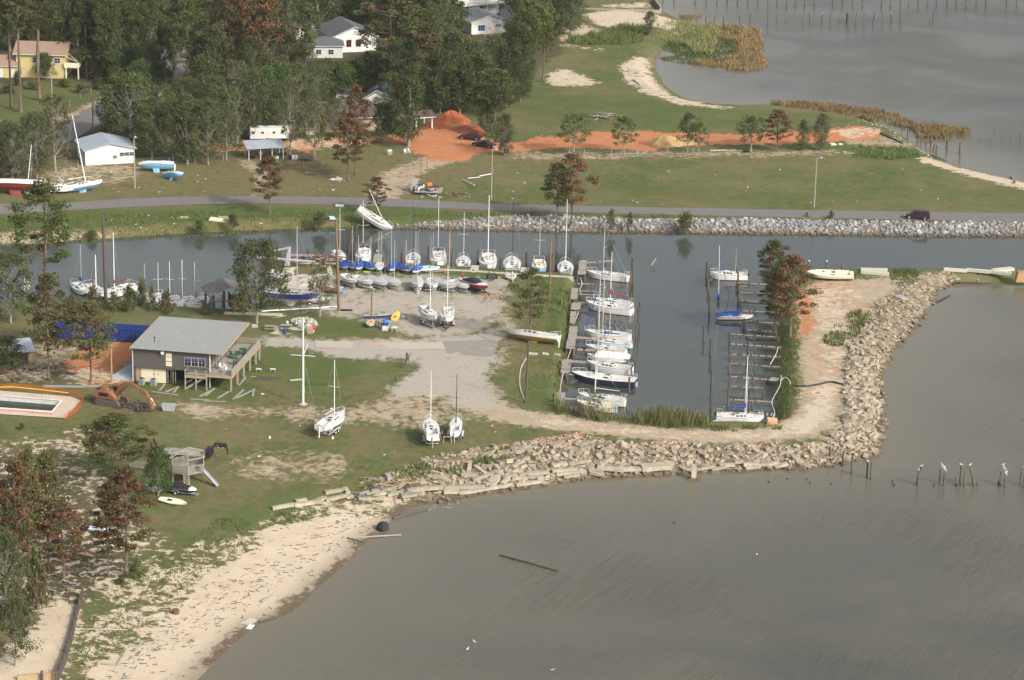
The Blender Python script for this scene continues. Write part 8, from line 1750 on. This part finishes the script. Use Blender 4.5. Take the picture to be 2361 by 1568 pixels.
for x, lb in ((24,'left small white topped bench beside the clubhouse deck'),(155,'right small white topped bench left of the flagpole')):
    p = G(*X2(x,295)); o = thing('bench', p, 0, lb, 'bench'); MB().box((0,0,.5),(.85,.4,.08)).build('seat', DECKW, o); [MB().box((q,0,.24),(.06,.3,.48)).build('leg', WOODG, o) for q in (-.33,.33)]
# sawhorses
for x, y, rz, lb in ((1765,945,0,'front orange brown sawhorse between the two boats on the lawn'),(1705,910,70,'rear sawhorse beside the wide keelboat')):
    p = G(*X2(x, y)); o = thing('sawhorse', p, R(rz), lb, 'sawhorse'); MB().box((0,0,.85),(1.3,.14,.12)).build('beam', WOODY, o); [MB().bar((sx*.5,0,.85),(sx*.58,sy*.35,0),.09,.06).build('leg', WOODY, o) for sx in (-1,1) for sy in (-1,1)]
p = G(*X2(1742,885)); o = thing('bucket', p, 0, 'small grey bucket beside the sawhorses', 'bucket'); MB().lathe([(.14,0),(.18,.35),(.15,.35),(.12,.05),(0,.05)], n=10).build('body', GALV, o); MB().tube([(-.17,0,.35),(0,0,.5),(.17,0,.35)],.012,4).build('handle', GALV, o)
for x, y, lb in ((708,912,'white can beside the lone keelboat trailer'),(127,908,'white scrap on the lawn below the flagpole')): tag(MB().box((0,0,.15),(.3,.3,.3)).lathe([(.1,.3),(.1,.36),(0,.36)],n=8).build('can', DECKW, loc=G(*X2(x,y))), lb, 'can')
p = G(*Y3(1558,655)); o = thing('utility_box', p, R(-3), 'grey metal tank with an open lid on the lawn by the excavator bucket', 'metal box'); MB().loft([[(-.8,-.45,.1),(.8,-.45,.1),(.8,.45,.1),(-.8,.45,.1)],[(-1.0,-.5,1.0),(1.0,-.5,1.0),(1.0,.5,1.0),(-1.0,.5,1.0)]]).build('body', GALV, o); MB().box((0,0,1.04),(2.1,1.05,.06)).build('lid', GALV, o)
# beach finds
p = G(*Z(0,3,1620,955)); o = thing('rusty_drum', (p.x,p.y,p.z+.1), 0, 'rust red drum half buried in the beach sand', 'drum'); MB().lathe([(.42,-.2),(.45,.1),(.42,.45),(.3,.45),(0,.38)], n=12).build('body', RUST, o); MB().lathe([(.46,.2),(.47,.23),(.46,.26)], n=12).build('hoop', RUST, o)
p = G(*Z(1,3,1170,180)); o = thing('tyre', (p.x,p.y,p.z+.3), R(-20), 'large black tyre tank half sunk at the beach edge', 'tyre'); MB().lathe([(.35,-.5),(.75,-.45),(.85,0),(.75,.45),(.35,.5)], n=14).build('tread', RUBB, o); MB().lathe([(.36,-.4),(.3,0),(.36,.4)], n=14).build('rim', BLKM, o); o.rotation_euler = (R(70),0,R(60))
p = G(*Z(0,3,2300,1040)); o = thing('window_frame', (p.x,p.y,p.z+.15), R(60), 'white grid window frame washed up on the beach', 'window frame'); m = MB(); [m.box((0,-.5+k*.33,0),(1.8,.05,.06)) for k in range(4)]; [m.box((-.9+k*.45,0,0),(.05,1.0,.06)) for k in range(5)]; m.build('frame', WPAINT, o); MB().box((-1.1,-.9,-.08),(1.3,.7,.1),rz=.3).build('panel', WPAINT, o)
for i, (c, r_, x0, y0, x1, y1, rr, mt_, lb) in enumerate(((1,3,840,265,1000,305,.08,WOODD,'dark branch at the beach edge by the long grey pole'),(1,3,890,265,1340,235,.12,WOODG,'long grey pole lying from the beach into the bay'),(1,3,1260,85,1590,-5,.2,WOODD,'thick old log lying in the shallows off the beam shore'),(1,3,50,855,158,790,.2,WOODG,'short thick log on the sand near the water'),(2,3,-112,420,430,568,.13,WOODD,'long dark mast floating low in the middle of the bay'),
   (0,3,1280,1080,1310,1005,.1,WOODG,'standing driftwood stick on the upper beach'),(0,3,930,1425,1075,1440,.09,WOODG,'driftwood branch at the lower end of the beach'),(0,3,1080,1430,1170,1285,.08,WOODG,'forked driftwood branch at the lower beach'),(0,3,660,1103,1180,1112,.04,WPAINT,'thin white pole leaning from the retaining wall over the weeds'),(3,1,1720,1035,2060,1050,.16,WOODD,'dark timber lying in the shallows behind the spit'),(3,1,1560,1225,1680,1160,.12,BLKM,'black timber floating off the spit'),(3,1,1320,1415,1415,1440,.12,BLKM,'dark timber at the water edge of the spit'),
   (3,0,1040,1235,1240,1325,.28,WOODD,'long dark log lying at the end of the clay strip'),(3,0,1490,1430,1650,1490,.12,WOODD,'grey driftwood log on the far beach'),(2,0,1120,740,1180,790,.2,WOODG,'pale driftwood log at the far shore'),(2,0,560,150,715,215,.15,WOODG,'grey pole on the sand near the top bulkhead'),(2,0,1825,1392,2065,1390,.08,WPAINT,'white pipe lying at the foot of the spreading tree'),(3,1,2245,65,2285,135,.25,WOODG,'pale broken log leaning on the beach at the right edge'))):
    a, b = G(*Z(c, r_, x0, y0)), G(*Z(c, r_, x1, y1)); up = .9 if 'standing' in lb else (.55 if 'leaning on' in lb else .08); m = MB(); m.tube([a+Vector((0,0,.1)), (a+b)/2+Vector((0,0,.14)), b+Vector((0,0,up))], [rr, rr*.95, rr*.7], 7); tag(m.build('driftwood' if 'pole' not in lb and 'pipe' not in lb else 'pole', mt_), lb, 'driftwood' if 'pole' not in lb and 'pipe' not in lb else 'pole')
# wrack line twigs on the sand: nobody could count them
m = MB(); r = random.Random(77)
def inp(x, y, P):
    c = False
    for i in range(len(P)):
        (x1, y1), (x2, y2) = P[i], P[(i+1) % len(P)]
        if (y1 > y) != (y2 > y) and x < (x2-x1)*(y-y1)/(y2-y1)+x1: c = not c
    return c
BP = [(600,1220),(742,1186),(900,1178),(860,1240),(760,1330),(640,1430),(540,1480),(440,1580),(220,1580),(330,1460),(470,1320),(560,1270)]
k = 0
while k < 520:
    x, y = r.uniform(200,900), r.uniform(1170,1580)
    if not inp(x, y, BP): continue
    tt = math.sin(x*.021 + y*.034) + .5*math.sin(x*.06 - y*.05)
    if tt < .2 and r.random() < .8: continue
    p = G(x, y); m.box((p.x,p.y,p.z+.04),(r.uniform(.15,.9),r.uniform(.03,.09),.06), rz=R(r.gauss(35,40)), mi=k % 2); k += 1
tag(m.build('driftwood_litter', [WOODD, WOODG]), 'dark twigs and scraps of wrack strewn over the beach sand', 'driftwood', kind='stuff')
# litter on the lawns
r = random.Random(5); spots = [(1180+r.uniform(0,1000), r.uniform(380,470)) for _ in range(26)] + [(r.uniform(250,900), r.uniform(395,445)) for _ in range(22)] + [(r.uniform(500,1150), r.uniform(900,1080)) for _ in range(16)] + [(r.uniform(60,760), r.uniform(492,525)) for _ in range(16)]
for i, (x, y) in enumerate(spots):
    p = G(x, y); s = r.uniform(.1,.3); tag(MB().loft([[(-s,-s*.5,0),(s,-s*.6,0),(s*.8,s*.6,0),(-s*.7,s*.5,0)],[(-s*.7,-s*.3,s*.3),(s*.6,-s*.4,s*.4),(s*.5,s*.3,s*.25),(-s*.5,s*.3,s*.35)]]).build('paper_scrap', (WPAINT,GREYW,WOODY)[i % 3], loc=p, rz=r.uniform(0,3)), 'small pale scrap of storm litter on the grass', 'litter', 'scraps of litter on the grass')
for x, y, w, d, c_, rz, lb in ((498,508,2.4,1.4,CREAM,-10,'cream folded sheet on the far canal bank'),(515,504,1.9,1.2,WOODY,20,'tan folded board beside the cream sheet on the far bank'),(425,503,1.6,.8,WOODY,10,'small tan board on the far canal bank'),(783,476,1.5,.9,WPAINT,0,'white panel lying on the verge right of the ivy pine'),(765,504,1.1,1.2,AQUA,20,'crumpled pale green sheet on the bank left of the capsized boat'),(90,538,1.3,1.0,WOODY,0,'brown panel behind the tall open pine at the canal'),(1920,334,1.4,1.0,WPAINT,30,'white square panel at the end of the far lawn row'),(1938,334,.8,.5,WPAINT,0,'small white block right of the white square panel'),
  (2079,688,1.9,1.1,GALV,-50,'grey metal panel lying on the spit rubble'),(1950,640,1.3,1.8,GREYW,5,'pale board leaning on the stranded cream boat'),(1230,818,1.4,.5,CONC,-6,'left pale concrete block on the west bank'),(1258,818,1.0,.5,CONC,-12,'right pale concrete block on the west bank'),(1285,820,.9,.4,CONC,-15,'small concrete block near the west walkway'),(1780,976,1.5,1.3,mat('orange_rock',(.52,.30,.18),.9),0,'orange rock at the southeast corner of the basin')):
    p = G(x, y); o = tag(MB().box((0,0,.14),(w,d,.24 if 'rock' not in lb else 1.0),rx=.12,ry=.08).build('panel' if 'rock' not in lb else 'rock', c_, loc=p, rz=R(rz)), lb, 'panel' if 'rock' not in lb else 'rock')
p = G(45,560, .4); o = tag(MB().box((0,0,.6),(.9,.15,3.4),rx=1.1).build('panel', AQUA, loc=p, rz=R(20)), 'pale green board sticking out of the bank at the left edge of the canal', 'panel')
# timbers on the breakwater
for x0, y0, x1, y1, w, lb in ((855,932,1100,937,.7,'rear white timber on the grass right of the stranded cream boat'),(860,955,1112,975,.9,'front white timber on the grass right of the stranded cream boat'),(1620,930,1830,945,.7,'left grey concrete beam on the breakwater'),(1830,935,2045,955,.8,'middle grey concrete beam on the breakwater'),(2045,950,2240,975,.8,'lower grey beam in front of the thick one on the breakwater'),(2075,945,2255,925,1.3,'thick pale beam on the breakwater')):
    tag(MB().bar(G(*Z(3,1,x0,y0))+Vector((0,0,.3)), G(*Z(3,1,x1,y1))+Vector((0,0,.3)), w, .5).build('timber', mat('pale_timber',(.50,.49,.42),.9,var=.3)), lb, 'timber')
p = G(*Z(3,1,2345,1000)); tag(MB().loft([[(-1.2,-.8,-.5),(1.5,-.8,-.5),(1.5,.8,-.5),(-1.2,.8,-.5)],[(-.9,-.7,1.2),(1.3,-.7,1.5),(1.3,.7,1.5),(-.9,.7,1.2)]]).build('concrete_block', mat('orange_block',(.42,.25,.13),.9,var=.3), loc=p), 'orange brown block at the right end of the breakwater', 'block')
# picket fence, chain link posts, swing table etc
A, B_ = G(366,224), G(407,200); o = thing('picket_fence', A, math.atan2((B_-A).y,(B_-A).x), 'white picket fence beside the side road', 'fence'); L_ = (B_-A).length; n = int(L_/.3); m = MB(); [m.box((L_*k/n,0,.65),(.13,.03,1.3)) for k in range(n)]; m.build('pickets', WPAINT, o); m = MB(); m.box((L_/2,.04,.4),(L_,.04,.1)); m.box((L_/2,.04,1.0),(L_,.04,.1)); m.build('rail', WPAINT, o)
FW = mat('fence_wire', (.14,.14,.13), .7)
def chain(pts, label, h=1.4):
    P = [G(x, y) for x, y in pts]; o = thing('chain_link_fence', P[0], 0, label, 'fence'); m = MB()
    for p in P: q = p - P[0]; m2 = MB(); m2.tube([(q.x,q.y,0),(q.x,q.y,h)], .05, 5); m2.build('post', GALV, o)
    m.tube([(p-P[0]) + Vector((0,0,h)) for p in P], .025, 4); m.tube([(p-P[0]) + Vector((0,0,.1)) for p in P], .02, 4)
    for k in (2, 4): m.tube([(p-P[0]) + Vector((0,0,h*k/6)) for p in P], .012, 3)
    m.build('wire', FW, o)
chain([(1313,360),(1347,360),(1410,359),(1470,358),(1540,355),(1598,353)], 'wire fence along the row of small trees'); chain([(125,387),(180,386),(330,382),(390,379),(450,376),(515,371)], 'chain link fence behind the fallen blue bottomed hull'); chain([(160,245),(185,228),(210,214),(232,200),(236,190)], 'wire fence on the lawn of the yellow house'); chain([(745,384),(700,382),(640,381)], 'wire fence below the open shed', 1.0)
# sand pile and clay mound
def mound(cx, cy, rx, ry, h, mt_, label, name):
    p = G(cx, cy, LZ); m = MB(); n = 28; r = random.Random(int(cx)); ph = [r.uniform(0,6.28) for _ in range(5)]; rings = []
    for j in range(11):
        q = j/10; rings.append([(rx*(1-q)*math.cos(t)*(1+.10*math.sin(3*t+ph[0])+.07*math.sin(5*t+ph[1])), ry*(1-q)*math.sin(t)*(1+.1*math.sin(2*t+ph[2])+.07*math.sin(7*t+ph[3])), h*(math.sin(q*1.45)**1.25)*(1+.10*math.sin(4*t+q*9+ph[4])) - .05 + r.uniform(-.06,.06)) for t in [2*math.pi*k/n for k in range(n)]])
    m.loft(rings, c0=False); o = m.build(name, mt_, loc=p, smooth=True); return tag(o, label, 'mound')
CLM = mat('clay_heap', (.36,.105,.038), .95, col2=(.22,.065,.026), vscale=.5, bump=.8, bscale=2); SPM = mat('sand_heap', (.42,.29,.13), .95, col2=(.30,.20,.09), vscale=.6, bump=.8, bscale=2)
mound(1040,276,4.2,5.0,2.0,CLM,'dark red clay mound at the edge of the wood','clay_mound'); mound(1000,290,3.0,4.0,.7,CLM,'low red clay heap beside the larger mound','clay_mound'); mound(1080,300,4.0,5,.5,CLM,'flat apron of red clay in front of the mound','clay_mound')
mound(1535,330,4.2,4.0,1.7,SPM,'tan sand pile on the orange clay strip','sand_pile'); mound(1575,328,3.6,3.2,.8,SPM,'lower tan sand pile right of the larger one','sand_pile')
for x, y, rz, lb in ((1376,1418,.3,'left white lawn chair under the feathery tree'),(1412,1412,1.2,'right white lawn chair under the feathery tree')): chair(G(*Z(1,0,x,y)), rz, lb, None, DECKW)
p = G(*Z(1,0,1235,1428)); tag(MB().box((0,0,.5),(.9,.5,1.2),rx=.6).build('panel', GREYW, loc=p), 'grey panel propped on the green lawn by the sunflowers', 'panel'); p = G(*Z(1,0,505,1240)); o = thing('bathtub', p, 0, 'white trough on the grass in front of the brick ranch house', 'trough'); MB().loft([[(-.9,-.35,0),(.9,-.35,0),(.9,.35,0),(-.9,.35,0)],[(-1.1,-.45,.7),(1.1,-.45,.7),(1.1,.45,.7),(-1.1,.45,.7)]]).build('tub', WPAINT, o)
p = G(*Z(2,0,2160,1405)); o = thing('drum', (p.x,p.y,p.z+.35), 0, 'dark fallen drum under the spreading tree', 'drum'); MB().tube([(-.7,0,0),(.7,0,0)], .38, 12).build('body', BLKM, o); MB().tube([(.68,0,0),(.74,0,0)], .40, 12).build('rim', GALV, o)
for i, (x, y) in enumerate(((1925,290+0),)): pass
gull(G0(*Z(1,3,1950,1292),0)+Vector((0,0,0)),'left white gull floating on the lower bay',None); gull(G0(*Z(1,3,2015,1225),0),'right white gull floating on the lower bay',None); gull(G0(*Z(2,3,2258,418),0),'white gull on the water in the middle of the bay',None); gull(G0(*Z(2,3,370,1485),0),'lone white gull near the bottom edge of the bay',None)
tag(MB().lathe([(0,-.1),(.25,0),(.2,.2),(0,.3)],n=9).build('debris_lump', WOODD, loc=G0(*Z(2,3,1505,120),0)), 'brown lump floating in the bay below the concrete column', 'debris')
m = MB(); tag(MB().tube([G0(*Y3(0,262),4.2), G0(*Y3(200,290),3.6), G0(*Y3(450,292),3.6), G0(*Y3(820,240),4.4), G0(*Y3(1010,190),5.0)], .025, 4).build('power_line', BLKM), 'sagging grey cable running from the left edge to the ochre pole', 'cable')
# ------------------------------------------------------------------ air
m = MB(); m.box((0, 0, 64), (18400, 18400, 134)); hz_o = m.build('haze', [])
hm = bpy.data.materials.new('haze_air'); hm.use_nodes = True; t = hm.node_tree; t.nodes.clear(); o_ = t.nodes.new('ShaderNodeOutputMaterial'); v_ = t.nodes.new('ShaderNodeVolumePrincipled')
v_.inputs['Color'].default_value = (.86,.90,.95,1); v_.inputs['Density'].default_value = .00005; v_.inputs['Anisotropy'].default_value = .2; t.links.new(v_.outputs[0], o_.inputs['Volume'])
hz_o.data.materials.append(hm); tag(hz_o, 'thin pale haze hanging over the bay and the wood', 'haze', kind='stuff')
SC.cycles.volume_bounces = 0
